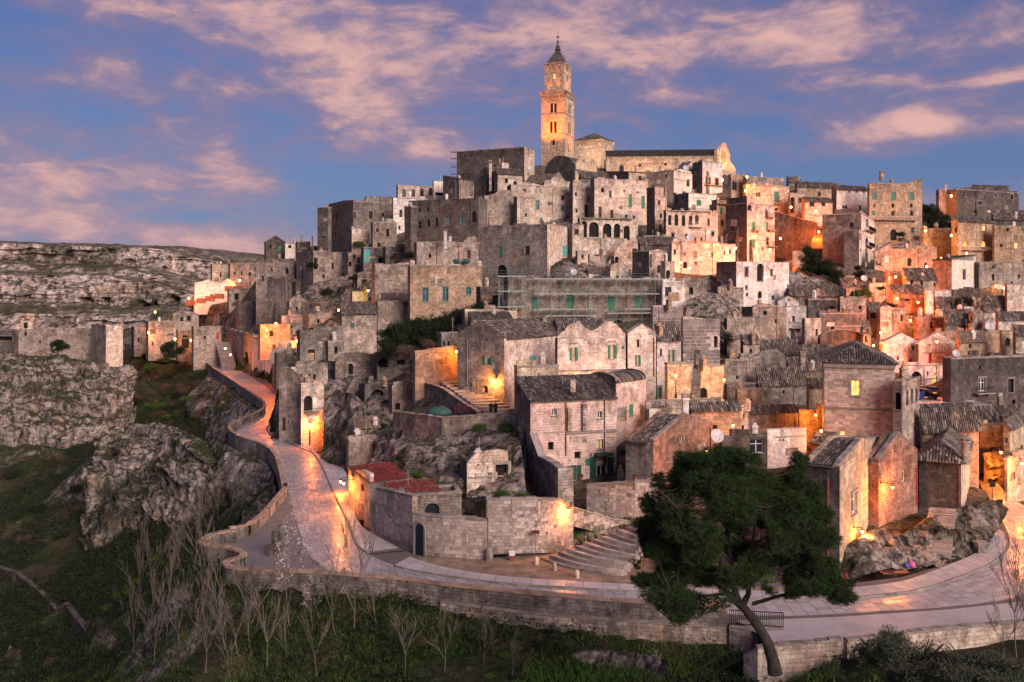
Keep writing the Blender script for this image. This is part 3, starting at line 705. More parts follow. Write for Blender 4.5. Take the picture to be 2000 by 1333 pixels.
def wall(name, label, pts, h, th=.6, mat='gp', copm='cop', cat='wall', ext=2.0, blocks=None, grd=True, group=None, structure=False, coph=.16):
    """free-standing wall; pts = world points of its top line (front edge), h its height in metres"""
    pts = [Vector(p) for p in pts]; base = min(p.z for p in pts)-h
    root = thing(name, label, cat, ((pts[0].x+pts[-1].x)/2, (pts[0].y+pts[-1].y)/2, base), group)
    rnd = random.Random(len(pts)); mb = MB(); cm = MB(); run = 0
    for a, b in zip(pts, pts[1:]):
        u = Vector((b.x-a.x, b.y-a.y)); L = u.length
        if L < .05: continue
        u /= L; n = Vector((u.y, -u.x))
        q = [Vector((a.x, a.y, a.z-h-ext)), Vector((b.x, b.y, b.z-h-ext)), b, a]; o3 = Vector((-n.x*th, -n.y*th, 0)); bk = [k+o3 for k in q]
        uv = [(run, -h-ext), (run+L, -h-ext), (run+L, 0), (run, 0)]
        mb.face(q, uv); mb.face(list(reversed(bk)), list(reversed(uv))); mb.face([q[3], q[2], bk[2], bk[3]]); run += L
        if grd: GROUND.append((a.x, a.y, a.z-h, 1))
        k = max(1, int(L/.8))
        for i in range(k):
            c0, c1 = a.lerp(b, i/k), a.lerp(b, (i+1)/k-.012/k); j = coph*rnd.uniform(.6, 1.3); n3 = Vector((n.x, n.y, 0)); e = .05
            w = [c0+n3*e, c1+n3*e, c1-n3*(th+e), c0-n3*(th+e)]; w = [p-Vector((0, 0, .02)) for p in w]
            cm.hexa(w+[p+Vector((0, 0, j)) for p in w])
    for p in (0, -1):
        a = pts[p]; b = pts[1] if p == 0 else pts[-2]; u = Vector((b.x-a.x, b.y-a.y)).normalized() if p == 0 else Vector((a.x-b.x, a.y-b.y)).normalized()
        n3 = Vector((u.y, -u.x, 0)); mb.face([a, a-n3*th, a-n3*th-Vector((0, 0, h+ext)), a-Vector((0, 0, h+ext))], [(0, 0), (th, 0), (th, -h-ext), (0, -h-ext)])
    w = mb.build('wall', mat, root); cm.build('coping', copm, root)
    if blocks:
        i = 0; left = 300
        for a, b in zip(pts, pts[1:]):
            u = Vector((b.x-a.x, b.y-a.y)); L = u.length
            if L < .3: continue
            u /= L; f = Face((a.x, a.y), u, (u.y, -u.x), L)
            kw = dict(blocks); share = kw.pop('per', 40); lay_blocks(w, f, min(a.z, b.z)-h, min(a.z, b.z)-.03, [], limit=share, seed=i, **kw); i += 1
    return root

def flight(name, label, p0, p1, wvec, n, mat='cop', cat='stairs', under=3.0, mside='gp'):
    """n stone steps from p0 (foot) to p1 (head); wvec = sideways vector"""
    p0, p1, wv = Vector(p0), Vector(p1), Vector(wvec); root = thing(name, label, cat, p0)
    for i in range(n):
        a = p0.lerp(p1, i/n); b = p0.lerp(p1, (i+1)/n); run = Vector((b.x-a.x, b.y-a.y))
        mb = MB(); mb.box((a.x, a.y), run*1.02, (wv.x, wv.y), a.z-under, b.z-.002*i); mb.build('step', mat, root)
    GROUND.append((p0.x, p0.y, p0.z, 1)); GROUND.append((p1.x, p1.y, p1.z-.5, 1))
    return root

def sheet(name, top, bot, nu, nv, amp, mat, seed=0, freq=.25, strata=.5, kind='structure', parent=None, curve=None, vsq=2.2):
    """rock face: ruled surface between two polylines with stratified noise pushed along its normal"""
    def rs(pl, n):
        pl = [np.array(p, float) for p in pl]; L = np.r_[0, np.cumsum([np.linalg.norm(b-a) for a, b in zip(pl, pl[1:])])]
        t = np.linspace(0, L[-1], n); return np.stack([np.interp(t, L, [p[i] for p in pl]) for i in range(3)], 1)
    T, Bm = rs(top, nu), rs(bot, nu); s = np.linspace(0, 1, nv)[:, None, None]
    G = T[None]*(1-s)+Bm[None]*s
    du = np.gradient(G, axis=1); dv = np.gradient(G, axis=0); N = np.cross(du, dv); N /= np.linalg.norm(N, axis=2, keepdims=True)+1e-9
    if N[..., 1].mean() > 0: N = -N
    P = G.reshape(-1, 3); q = P*freq+seed*13.7
    st = fbm(np.c_[q[:, 0]*.5, q[:, 1]*.5, q[:, 2]*vsq], 4); rg = 1-np.abs(fbm(q*1.3+5, 5)); big = fbm(q*.45+9, 3)
    edge = np.minimum(1, np.minimum(s, 1-s)*8+.25); edge = np.broadcast_to(edge, G.shape[:2]+(1,)).reshape(-1)
    disp = amp*(strata*st*1.4+.7*(rg-.6)+1.1*big)*edge + amp*.16*fbm(q*7, 3)
    led = np.floor(P[:, 2]*.55+fbm(q*.8+3, 3)*1.6); disp += amp*.35*(vnoise(np.c_[led*3.1+.5, q[:, 0]*1.2, q[:, 1]*1.2])-.5)*edge*2
    P = P+N.reshape(-1, 3)*disp[:, None]
    idx = np.arange(nu*nv).reshape(nv, nu); F = np.stack([idx[:-1, :-1], idx[1:, :-1], idx[1:, 1:], idx[:-1, 1:]], -1).reshape(-1, 4)
    o = npmesh(name, P, F, mat, parent); o['kind'] = kind
    return o

def lamp(px, py, d, label, power=260, mount='wall', col=(1.0, .40, .10), side=1, rad=.13, bulb='bulb', arm=.8, post=None, name='street_lamp', away=0):
    """a lantern whose light sits at that place; post = ground pixel for a standing lamp"""
    p = PX(px, py, d); root = thing(name, label, 'lamp', tuple(p), 'lit street lamps of the old town')
    mb = MB(); r = max(rad, .11); mb.lathe((p.x, p.y, p.z), [(r*.35, -r*1.2), (r*.9, -r*.4), (r, r*.2), (r*.7, r*.8), (r*.2, r)], 8); b_ = mb.build('lamp_glass', bulb, root, True)
    hd = MB(); hd.lathe((p.x, p.y, p.z+r*1.02), [(r*1.5, 0), (r*1.2, r*.35), (r*.3, r*.8)], 8); hd.build('lamp_hood', 'iron', root)
    am = MB()
    if post:
        g = zat(post, d); am.lathe((p.x, p.y, g), [(.16, 0), (.14, .5), (.07, .6), (.05, p.z-g-r*1.2)], 8); am.build('post', 'iron', root)
    else:
        q = p+Vector((side*arm*.35, arm, r*2.2)); am.tube([p+Vector((0, 0, r*1.7)), p+Vector((0, 0, r*2.4)), q], .035, 5); am.tube([q+Vector((0, 0, -.35)), q+Vector((0, 0, .2))], .06, 5); am.build('bracket', 'iron', root)
    L = bpy.data.lights.new('lamp_light', 'POINT'); L.energy = power*1.35; L.color = col; L.shadow_soft_size = r*1.15
    lo = bpy.data.objects.new('lamp_light', L); COL.objects.link(lo); lo.parent = root; lo.location = (0, -r*1.6, -r*1.8)
    return root

# ================================================================== the town, from the cathedral down
H = house
# ---- hill top beside the bell tower
r_sem = H('seminary', 'long plain grey block with a flat roof beside the bell tower', 892, 1024, 1044, 288, 352, 300, 24, 'flat', 'gd', 'pk', [('L', 905, 342, 3, 5, 'd')], cat='building', Rd=20)
H('ruined_hall', 'hump-topped grey gable wall just below the bell tower', 1064, 1123, 1172, 334, 352, 291, 38, 'vL', 'gd', 'cr', [('R', 1133, 325, 4, 16, 'a'), ('R', 1147, 326, 4, 16, 'a'), ('R', 1159, 327, 4, 14, 'a')], rh=5.2, cat='building',
  profR=[(1125, 318), (1133, 306), (1140, 318), (1147, 309), (1153, 319), (1159, 311), (1166, 320)], cops=False)
H('small_house', 'small cream house with two arched attic openings and an aerial', 962, 981, 994, 318, 336, 292, 40, 'flat', 'cr', 'wh', [('L', 966, 324, 4, 6, 'a'), ('L', 976, 325, 4, 6, 'a')], Rd=5)
H('gabled_house', 'dark grey gabled house with one tall pale-blue window', 928, 971, 985, 343, 386, 285, 25, 'gL', 'gd', 'gr', [('L', 948, 351, 5, 16, 'T')], rh=3.0, chim=[(958, 316, 6, 58, -1.5, 'pk')])
H('tiled_house', 'pale house with a low tiled roof beside a white chimney shaft', 965, 972, 1020, 340, 378, 280, 68, 'sR', 'gr', 'pk', [('R', 989, 353, 6, 10, 'd'), ('R', 1006, 358, 6, 8, 'd')], rh=2.2)
H('corner_house', 'two-sided grey house with a tiled roof at the edge of the summit', 865, 897, 926, 350, 402, 278, 40, 'sR', 'gd', 'gp', [('L', 880, 375, 4, 19, 'g'), ('R', 920, 377, 5, 10, 'd')], rh=1.6, pipes=[('R', 899, 352, 395)])
H('gabled_house', 'rubble-gabled house with a broad mossy roof below the bell tower', 1020, 1075, 1108, 357, 372, 276, 35, 'gR', 'gr', 'gp', [('R', 1094, 351, 5, 8, 'A')], rh=3.4)
H('town_house', 'tall stepped-top pale house with one turquoise window', 990, 998, 1114, 363, 440, 262, 72, 'flat', 'gr', 'pk',
  [('R', 1049, 401, 8, 17, 'T+'), ('R', 1099, 387, 5, 8, 'd'), ('R', 1099, 407, 6, 10, 'T'), ('R', 1057, 431, 6, 9, 'T'), ('R', 1076, 432, 3, 4, 'd'), ('R', 1078, 398, 3, 3, 'd'), ('R', 1025, 372, 4, 5, 'd')],
  profR=[(999, 362), (1018, 361), (1022, 356), (1040, 358), (1062, 363), (1066, 352), (1076, 353), (1080, 347), (1098, 348), (1104, 354), (1113, 355)], ext=6)
H('town_house', 'narrow stepped-top pale house beside the gothic blind arches', 1112, 1119, 1160, 358, 432, 262, 72, 'flat', 'gr', 'pk', [('R', 1125, 380, 4, 8, 'd'), ('R', 1126, 412, 4, 8, 'd'), ('R', 1145, 412, 7, 24, 'D'), ('R', 1137, 362, 3, 4, 'd')], profR=[(1120, 352), (1134, 352), (1136, 357), (1156, 358)], pipes=[('R', 1158, 364, 420)])
H('town_house', 'wide pale house with two tall green shutters and pointed blind arches', 1153, 1161, 1266, 350, 440, 258, 72, 'flat', 'gr', 'pk',
  [('R', 1192, 379, 5, 12, 'g'), ('R', 1177, 372, 6, 9, 'd'), ('R', 1231, 392, 7, 24, 'G'), ('R', 1256, 395, 7, 24, 'G'), ('R', 1172, 416, 6, 24, 'D'), ('R', 1195, 421, 6, 22, 'D'), ('R', 1223, 426, 5, 13, 'g'), ('R', 1238, 428, 5, 13, 'g'), ('R', 1219, 373, 3, 4, 'd'), ('R', 1246, 376, 3, 4, 'd')])
H('tiled_house', 'low roof-top storey with a dark tiled roof above the blind arches', 1130, 1134, 1190, 346, 362, 268, 70, 'sR', 'gd', 'gr', [('R', 1160, 352, 4, 4, 'd')], rh=1.8)
H('tower_house', 'tall dark-sided house block standing proud of the pale row', 1263, 1279, 1302, 367, 462, 246, 55, 'flat', 'gd', 'pk', [('R', 1287, 396, 4, 8, 'd'), ('R', 1291, 421, 5, 9, 'g'), ('R', 1290, 447, 5, 14, 'T'), ('R', 1288, 432, 3, 4, 'd')], chim=[(1300, 366, 4, 16, 2)], Rd=10)
H('cream_house', 'smooth cream house with a small blue-grey shutter on the summit', 1262, 1316, 1352, 334, 386, 276, 40, 'flat', 'cr', 'cl', [('R', 1344, 357, 6, 13, 'g'), ('L', 1300, 345, 4, 8, 'd')], profR=[(1318, 333), (1330, 330), (1350, 336)])
H('cream_house', 'long low cream house behind the green-shuttered row', 1180, 1228, 1316, 336, 372, 284, 65, 'sR', 'gr', 'cr', [('R', 1250, 348, 5, 7, 'd'), ('R', 1283, 350, 5, 7, 'd'), ('R', 1300, 362, 5, 7, 'd')], rh=1.8, chim=[(1241, 324, 4, 12), (1290, 326, 4, 12)])
H('gabled_house', 'small pale gabled house under the church nave', 1318, 1342, 1366, 327, 352, 290, 45, 'gR', 'gd', 'cl', [('R', 1353, 338, 4, 6, 'd')], rh=2.2, chim=[(1322, 312, 5, 18, 1)])
H('white_house', 'white roof-top block below the church facade', 1352, 1372, 1411, 316, 374, 285, 62, 'flat', 'gr', 'wh', [('R', 1383, 353, 9, 12, 'g'), ('R', 1400, 356, 6, 14, 'g'), ('R', 1376, 388, 10, 16, 'a')], balc=[('R', 1393, 361, 34, 4)])
H('cream_house', 'pale yellow house with a dark green shutter over the loggia', 1316, 1345, 1400, 378, 415, 262, 62, 'flat', 'gr', 'cl', [('R', 1365, 396, 9, 10, 'G'), ('R', 1388, 405, 5, 10, 'g'), ('R', 1398, 400, 4, 15, 'G')], cops=True)
H('loggia_house', 'pale house with a row of five round-arched loggia openings', 1296, 1301, 1402, 412, 486, 240, 70, 'flat', 'gr', 'pk',
  [('R', 1308, 430, 6, 20, 'a'), ('R', 1321, 430, 7, 22, 'a'), ('R', 1335, 431, 7, 21, 'a'), ('R', 1349, 430, 7, 18, 'A'), ('R', 1361, 429, 7, 17, 'A'), ('R', 1384, 434, 4, 14, 'g'), ('R', 1314, 461, 5, 9, 'g'), ('R', 1341, 462, 5, 10, 'g'), ('R', 1370, 468, 4, 8, 'd'), ('R', 1392, 457, 5, 8, 'd')],
  balc=[('R', 1358, 443, 26, 9, 'wh', 'white'), ('R', 1345, 411, 84, 5, 'cop', 'iron', .5)], pipes=[('R', 1378, 445, 485, 'steel')])
H('terrace_house', 'narrow roof terrace house with lines of railing under the white block', 1390, 1400, 1420, 392, 462, 255, 60, 'flat', 'gr', 'cr', [('R', 1409, 412, 5, 12, 'G'), ('R', 1410, 436, 5, 10, 'g')], balc=[('R', 1410, 398, 20, 5)], Rd=8)
# ---- grey houses on the summit's shoulder
H('stone_house', 'square dark stone house standing over the big scaffolding block', 940, 946, 1011, 384, 440, 254, 70, 'flat', 'gd', 'gp', [], profR=[(946, 383), (968, 378), (975, 372), (996, 372), (1000, 380), (1010, 384)], ext=6)
H('stone_house', 'pale stone house with a plain side between dark house and turquoise window', 1003, 1010, 1046, 386, 440, 252, 68, 'flat', 'gr', 'pk', [('R', 1027, 420, 4, 8, 'd'), ('R', 1018, 406, 3, 5, 'd')], ext=6)
H('long_house', 'long sloping grey house with a blue arched doorway and rusty pipes', 798, 935, 952, 388, 468, 240, 18, 'flat', 'gd', 'gr',
  [('L', 926, 424, 9, 22, 'b'), ('L', 902, 430, 5, 16, 'T'), ('L', 877, 432, 5, 14, 'T'), ('L', 837, 436, 6, 14, 'a'), ('L', 820, 439, 6, 14, 'a'), ('L', 820, 412, 4, 8, 'd'), ('L', 836, 410, 4, 8, 'd'), ('L', 853, 434, 5, 20, 'a')],
  profL=[(798, 404), (820, 399), (845, 396), (870, 394), (900, 390), (934, 386)], pipes=[('L', 861, 400, 470), ('L', 884, 398, 455), ('L', 921, 394, 440)], ext=8, cops=False)
H('buttress_house', 'leaning grey house end with a sloped buttress below the palace', 790, 802, 815, 404, 494, 236, 40, 'flat', 'gd', 'gd', [], ext=6, Rd=6)
# ---- the palace on the skyline to the left
H('palace_tower', 'narrow dark tower end of the long skyline palace', 620, 641, 648, 406, 484, 292, 25, 'flat', 'gd', 'gr', [('L', 633, 432, 5, 5, 'W'), ('L', 633, 461, 5, 8, 'd')], cat='palace')
H('palace', 'long grey skyline palace with two large dark windows', 641, 690, 768, 394, 484, 286, 58, 'flat', 'gr', 'gr',
  [('R', 691, 421, 8, 13, 'g+'), ('R', 724, 420, 8, 15, 'g+'), ('L', 649, 427, 4, 11, 'd'), ('L', 657, 424, 4, 14, 'A'), ('L', 648, 460, 4, 12, 'd'), ('L', 655, 460, 4, 12, 'd'), ('R', 748, 421, 4, 10, 'd')],
  profR=[(690, 393), (712, 391), (714, 384), (766, 384)], profL=[(642, 399), (655, 396), (672, 392), (690, 391)], cat='palace', Ld=16)
H('palace_wing', 'whitish palace wing with a pair of dark windows', 766, 768, 838, 387, 455, 284, 62, 'flat', 'gr', 'wh', [('R', 783, 417, 6, 14, 'g'), ('R', 793, 417, 6, 14, 'g'), ('R', 780, 445, 4, 8, 'd')], cat='palace')
H('arcade_house', 'roof-top storey with four arched glazed windows on the skyline', 774, 777, 848, 362, 390, 292, 66, 'flat', 'gr', 'pk', [('R', 789, 377, 7, 15, 'A'), ('R', 807, 377, 7, 15, 'A'), ('R', 824, 376, 7, 15, 'A'), ('R', 841, 374, 7, 15, 'A')], cat='building')
H('cream_house', 'plain cream roof-top box beside the arched skyline storey', 845, 847, 869, 354, 392, 290, 66, 'flat', 'gr', 'cl', [('R', 858, 379, 16, 6, 'd')], cat='building')
H('annex', 'low pale lean-to wall against the foot of the palace', 684, 687, 722, 447, 488, 276, 68, 'flat', 'gr', 'pk', [])
H('small_house', 'small grey house with a dark doorway beneath the palace', 724, 728, 775, 435, 484, 272, 66, 'flat', 'gr', 'gp', [('R', 757, 455, 6, 14, 'd'), ('R', 737, 450, 4, 8, 'd'), ('R', 740, 478, 5, 7, 'd')], profR=[(730, 434), (752, 433), (757, 426), (766, 428), (774, 434)])
H('gabled_house', 'dark gabled house with green shutter at the end of the skyline', 516, 519, 558, 474, 510, 306, 64, 'gR', 'gd', 'gd', [('R', 528, 482, 4, 6, 'd'), ('R', 546, 487, 5, 12, 'G')], rh=2.2)
H('white_house', 'small white cube house with one dark window on the skyline', 556, 557, 578, 476, 502, 302, 66, 'flat', 'gr', 'cl', [('R', 566, 482, 6, 6, 'd')])
H('grey_house', 'dark flat house with a tall flue next to the white cube house', 577, 580, 606, 473, 505, 302, 66, 'flat', 'gd', 'gd', [], chim=[(588, 461, 4, 14)])
H('grey_house', 'low grey house with roof clutter against the palace tower', 604, 608, 640, 482, 506, 298, 66, 'flat', 'gd', 'gr', [('R', 622, 492, 5, 6, 'd')], chim=[(610, 462, 2, 20)])
# ---- ruins on the left shoulder
H('ruin', 'tall eroded ruin wall with pale streaks and empty openings', 579, 612, 668, 492, 590, 262, 50, 'flat', 'gr', 'gp', [('R', 616, 515, 8, 22, 'd'), ('L', 598, 520, 5, 18, 'd'), ('R', 632, 540, 5, 8, 'd'), ('R', 650, 520, 5, 12, 'd')], profR=[(613, 491), (630, 488), (642, 494), (660, 497), (667, 503)], profL=[(580, 500), (596, 492), (611, 488)], cops=False, cat='ruin')
H('ruin', 'broad grey ruin with a dark arched doorway', 500, 575, 590, 512, 614, 275, 25, 'flat', 'gp', 'gr', [('L', 560, 529, 6, 12, 'a'), ('L', 512, 545, 6, 12, 'd'), ('L', 530, 528, 5, 7, 'd')], profL=[(500, 515), (515, 508), (545, 506), (575, 505)], cops=False, cat='ruin')
H('ruin', 'lower grey ruin with a tall dark arch in its side', 522, 562, 588, 545, 618, 255, 30, 'flat', 'gr', 'gd', [('R', 574, 570, 9, 40, 'a')], cops=False, cat='ruin')
H('grey_house', 'stone house on the slope above the orange-lit niche', 588, 626, 645, 592, 640, 235, 30, 'flat', 'gr', 'gr', [('L', 607, 598, 4, 6, 'd')])
H('cave_house', 'small stone house with black openings and a rounded top on the slope', 673, 680, 730, 497, 530, 262, 62, 'flat', 'gr', 'gp', [('R', 692, 501, 6, 8, 'd'), ('R', 683, 516, 7, 9, 'd'), ('R', 700, 512, 5, 18, 'N')], profR=[(680, 496), (692, 490), (708, 486), (728, 488)], cops=False)
H('blue_wall_house', 'ruined wall with a pale blue painted niche', 705, 710, 752, 484, 540, 256, 62, 'flat', 'gd', 'gr', [('R', 717, 500, 13, 25, 'Q'), ('R', 743, 508, 8, 14, 'N')])
H('grey_house', 'rough grey wall house with a round top below the ruins', 690, 698, 748, 535, 575, 240, 64, 'flat', 'gd', 'gr', [('R', 712, 552, 10, 20, 'N'), ('R', 735, 548, 6, 12, 'N')], profR=[(700, 534), (716, 530), (735, 532), (746, 536)], cops=False)
# ---- middle left: big turquoise-window block
r_turq = H('long_house', 'broad tan house with three turquoise-framed windows and crenel posts', 796, 801, 942, 520, 622, 178, 76, 'flat', 'gr', 'tn',
  [('R', 831, 576, 11, 27, 'T'), ('R', 870, 575, 11, 27, 'T'), ('R', 915, 569, 10, 15, 'T')], ext=6)
H('roof_house', 'grey upper storey with a white flue and green rolled tarpaulins', 808, 814, 935, 474, 524, 196, 74, 'flat', 'gr', 'gp', [('R', 916, 497, 7, 16, 'g'), ('R', 840, 500, 5, 8, 'd')], profR=[(814, 473), (850, 474), (858, 470), (905, 474), (912, 464), (922, 461), (932, 464)], pipes=[('R', 853, 480, 513), ('R', 896, 477, 512)], chim=[(870, 450, 7, 36, -1, 'wh')])
H('stone_house', 'plain stone house with a glowing low window beside the turquoise-window house', 726, 732, 802, 517, 604, 196, 72, 'flat', 'gr', 'gp', [('R', 779, 580, 7, 10, 'L'), ('R', 792, 545, 3, 8, 'l')], profR=[(732, 516), (745, 517), (748, 523), (775, 522), (778, 514), (800, 513)], ext=6)
H('lean_to', 'small lean-to with a reddish tiled roof over the glowing window', 744, 749, 800, 588, 606, 190, 72, 'sR', 'gr', 'gp', [], rh=1.6, tile='tilw')
H('stone_house', 'tall plain stone house wall above the olive trees', 732, 738, 802, 590, 690, 182, 70, 'flat', 'gr', 'gp', [], ext=6)
H('tiled_house', 'square stone house with a dark tiled roof and one tiny turquoise window', 664, 668, 736, 613, 690, 172, 72, 'sR', 'gr', 'gp', [('R', 688, 637, 7, 11, 'T')], rh=2.2)
H('lemon_shed', 'low lemon-lit shed with a small yellow lamp beside it', 684, 688, 718, 570, 590, 205, 66, 'flat', 'gr', 'cl', [])
H('big_grey_house', 'huge grey stone block with a pale right face and green shutters', 936, 1069, 1121, 439, 548, 206, 28, 'flat', 'gr', 'pk',
  [('L', 978, 492, 8, 20, 'G+'), ('R', 1103, 490, 9, 20, 'Q'), ('L', 1030, 490, 9, 18, 'g'), ('L', 980, 530, 20, 24, 'N')], ext=7, balc=[('L', 980, 545, 30, 8)])
H('stair_house', 'pale rock-faced house with a square window beneath the arcade', 1112, 1118, 1140, 440, 528, 214, 60, 'flat', 'gr', 'pk', [('R', 1126, 453, 8, 10, 'g')], Rd=9)
H('pier_house', 'narrow stone pier house with a tiled ledge left of the ramp stairs', 1124, 1128, 1148, 492, 545, 195, 60, 'flat', 'gp', 'pk', [('R', 1138, 502, 4, 8, 'd')], Rd=6)
# arcade and terrace
r_arc = H('arcade', 'row of five tall stone arches under the pale houses', 1128, 1132, 1246, 426, 470, 244, 74, 'flat', 'gr', 'pk',
  [('R', 1140, 448, 13, 32, 'N'), ('R', 1160, 451, 19, 34, 'N'), ('R', 1186, 453, 17, 32, 'N'), ('R', 1205, 453, 12, 32, 'N'), ('R', 1224, 455, 12, 28, 'N')], cat='arcade', balc=[('R', 1185, 426, 100, 8, 'cop', 'iron', .7, 7)])
H('retaining_house', 'pale stained retaining house wall below the arches', 1130, 1136, 1225, 466, 548, 222, 74, 'flat', 'gr', 'pk', [('R', 1166, 530, 22, 12, 'd')], cops=True)
H('cave_house', 'pale rock-like house front with a dark cave doorway beside diagonal stairs', 1193, 1200, 1248, 500, 545, 205, 70, 'flat', 'gp', 'pk', [('R', 1202, 512, 11, 22, 'N'), ('R', 1230, 530, 4, 6, 'd')], profR=[(1200, 492), (1212, 478), (1222, 470), (1246, 472)], cops=False)
H('tiled_house', 'dark low-roofed long house in front of the loggia', 1245, 1250, 1320, 476, 520, 214, 74, 'sR', 'gd', 'gr', [('R', 1262, 486, 3, 5, 'd')], rh=1.7)
H('chapel', 'small pale bellcote front with a pointed top and a slit window', 1308, 1312, 1330, 475, 522, 209, 62, 'flat', 'gp', 'pk', [('R', 1318, 492, 5, 10, 'g')], profR=[(1313, 475), (1316, 469), (1320, 467), (1325, 469), (1329, 475)], cat='chapel')
H('town_house', 'pale flat house with three small windows and two glowing lamps below', 1326, 1331, 1405, 473, 536, 210, 72, 'flat', 'gp', 'pk', [('R', 1336, 497, 6, 6, 'W'), ('R', 1359, 496, 5, 9, 'T'), ('R', 1391, 498, 5, 9, 'T'), ('R', 1338, 518, 8, 13, 'a'), ('R', 1359, 516, 5, 9, 'd')], balc=[])
H('white_corner', 'narrow whitish house with utility poles beside the dark red wall', 1402, 1405, 1436, 478, 512, 214, 72, 'flat', 'gp', 'wh', [('R', 1415, 494, 4, 8, 'd'), ('R', 1426, 492, 4, 8, 'd')], chim=[(1409, 462, 5, 20)])
H('vault_house', 'pale house with an arched green door and rounded parapet', 1235, 1268, 1301, 492, 545, 192, 45, 'flat', 'gd', 'pk', [('R', 1287, 525, 7, 15, 'A'), ('R', 1271, 510, 4, 26, 'd')], profR=[(1270, 491), (1278, 489), (1288, 487), (1296, 490), (1301, 494)], Ld=9)
H('vault_house', 'little pale house front with an arched dark green doorway', 1290, 1299, 1318, 512, 548, 188, 50, 'flat', 'gp', 'pk', [('R', 1305, 536, 8, 16, 'b')], Rd=6)
# ---- scaffolded building
r_scaf = H('scaffolded_house', 'long house with green doors wrapped in scaffolding', 984, 992, 1294, 547, 640, 158, 80, 'flat', 'gr', 'gp',
  [('R', 1045, 594, 14, 25, 'E'), ('R', 1114, 590, 13, 26, 'E'), ('R', 1194, 593, 14, 26, 'E'), ('R', 1249, 592, 15, 25, 'E'), ('R', 1207, 636, 28, 20, 'N'), ('R', 1257, 636, 30, 20, 'N')],
  pipes=[('R', 1000, 570, 618), ('R', 1074, 566, 606), ('R', 1149, 565, 604), ('R', 1223, 564, 604)], cat='building')
H('stone_house', 'rough grey stone building beside the scaffolding with a dark arch', 930, 938, 996, 560, 626, 166, 68, 'flat', 'gd', 'gr', [('R', 970, 590, 20, 26, 'N')], cops=False)
H('white_hut', 'white plastered hut behind the scaffolding tubes', 1290, 1294, 1338, 552, 606, 160, 74, 'flat', 'wh', 'wh', [('R', 1305, 570, 12, 18, 'g')], cops=False)
# ---- roofs behind the green-shuttered row
H('low_shed', 'long low grey shed beside the olive trees', 902, 908, 1010, 608, 652, 142, 74, 'flat', 'gr', 'cr', [('R', 975, 625, 0, 0, 'd')], cops=False)
H('low_shed', 'low grey annex with a ragged tiled edge beside the olive trees', 914, 920, 1000, 621, 655, 138, 74, 'sR', 'gr', 'gr', [], rh=.8)
H('pump_house', 'small blue-grey hut with white ducts on its flat roof', 854, 862, 894, 652, 682, 140, 60, 'flat', 'gr', 'gr', [('R', 868, 672, 4, 8, 'd'), ('R', 876, 671, 4, 8, 'd')])
H('big_roof', 'wide dark tiled roof behind the pink double-gabled facade', 1000, 1005, 1098, 652, 690, 130, 74, 'sR', 'gr', 'gp', [], rh=2.0, chim=[(1063, 619, 8, 14)])
H('big_roof', 'second dark tiled roof running behind the pink facade', 1085, 1090, 1180, 645, 690, 131, 76, 'sR', 'gr', 'gp', [], rh=1.6)
# ---- the green-shuttered row
r_gab = H('gabled_house', 'grey gabled house with one green-shuttered window and lamp-lit foot', 893, 985, 1092, 662, 806, 114, 32, 'gL', 'gr', 'pw',
  [('L', 953, 705, 9, 17, 'O'), ('L', 948, 761, 9, 13, 'd'), ('L', 950, 661, 3, 9, 'd'), ('R', 1041, 706, 14, 19, 'Q'), ('L', 910, 768, 3, 5, 'd')], rh=2.1, steps=True, ext=3)
H('terrace_block', 'plain pale terrace block in front of the shuttered house', 1004, 1010, 1091, 718, 790, 108, 78, 'flat', 'gr', 'cr', [('R', 1052, 732, 3, 4, 'd')], Rd=6)
r_pink = H('double_gabled_house', 'pink double-curved facade with two tall green-shuttered lit windows', 1084, 1089, 1222, 662, 800, 116, 80, 'flat', 'gr', 'pw',
  [('R', 1121, 692, 7, 25, 'P'), ('R', 1196, 688, 8, 26, 'P'), ('R', 1150, 670, 3, 3, 'd'), ('R', 1217, 679, 3, 6, 'd')],
  profR=[(1089, 657), (1096, 650), (1102, 647), (1107, 640), (1113, 634), (1124, 630), (1134, 632), (1142, 640), (1150, 645), (1158, 646), (1168, 641), (1176, 633), (1184, 628), (1194, 628), (1204, 634), (1212, 642), (1218, 649), (1222, 652)], cops=False, Rd=30)
H('gabled_house', 'pale gabled house with a small green-shuttered window and a mossy roof', 1219, 1226, 1281, 655, 800, 118, 78, 'gR', 'gd', 'pw',
  [('R', 1246, 704, 5, 20, 'P'), ('R', 1246, 671, 5, 15, 'D')], rh=1.2, steps=False, pipes=[('R', 1277, 660, 735)])
H('town_house', 'pale low-topped house with one green-shuttered lit window', 1279, 1283, 1330, 658, 800, 119, 78, 'sR', 'gd', 'pw', [('R', 1312, 695, 6, 23, 'P'), ('R', 1291, 689, 4, 15, 'D'), ('R', 1286, 768, 12, 22, 'E+')], rh=1.6)
H('terrace_block', 'pale terrace block with an ivy patch beside outside stairs', 1298, 1304, 1350, 712, 792, 112, 78, 'flat', 'pk', 'cr', [], cops=True)
H('corner_block', 'pale block with a low arched wooden door beside outside stairs', 1360, 1364, 1415, 716, 790, 116, 78, 'flat', 'gp', 'cr', [('R', 1373, 768, 16, 20, 'a')])
r_cin = H('block_house', 'windowless house of bare coursed stone blocks with two stepped halves', 1271, 1275, 1334, 600, 735, 124, 76, 'flat', 'ck', 'ck', [], profR=[(1276, 597), (1300, 596), (1310, 600), (1333, 606)], blkR=dict(bw=.85, bh=.46, mat='blg', z0=zat(700, 124), proud=.03, skip=.01, gap=.06), cops=False)
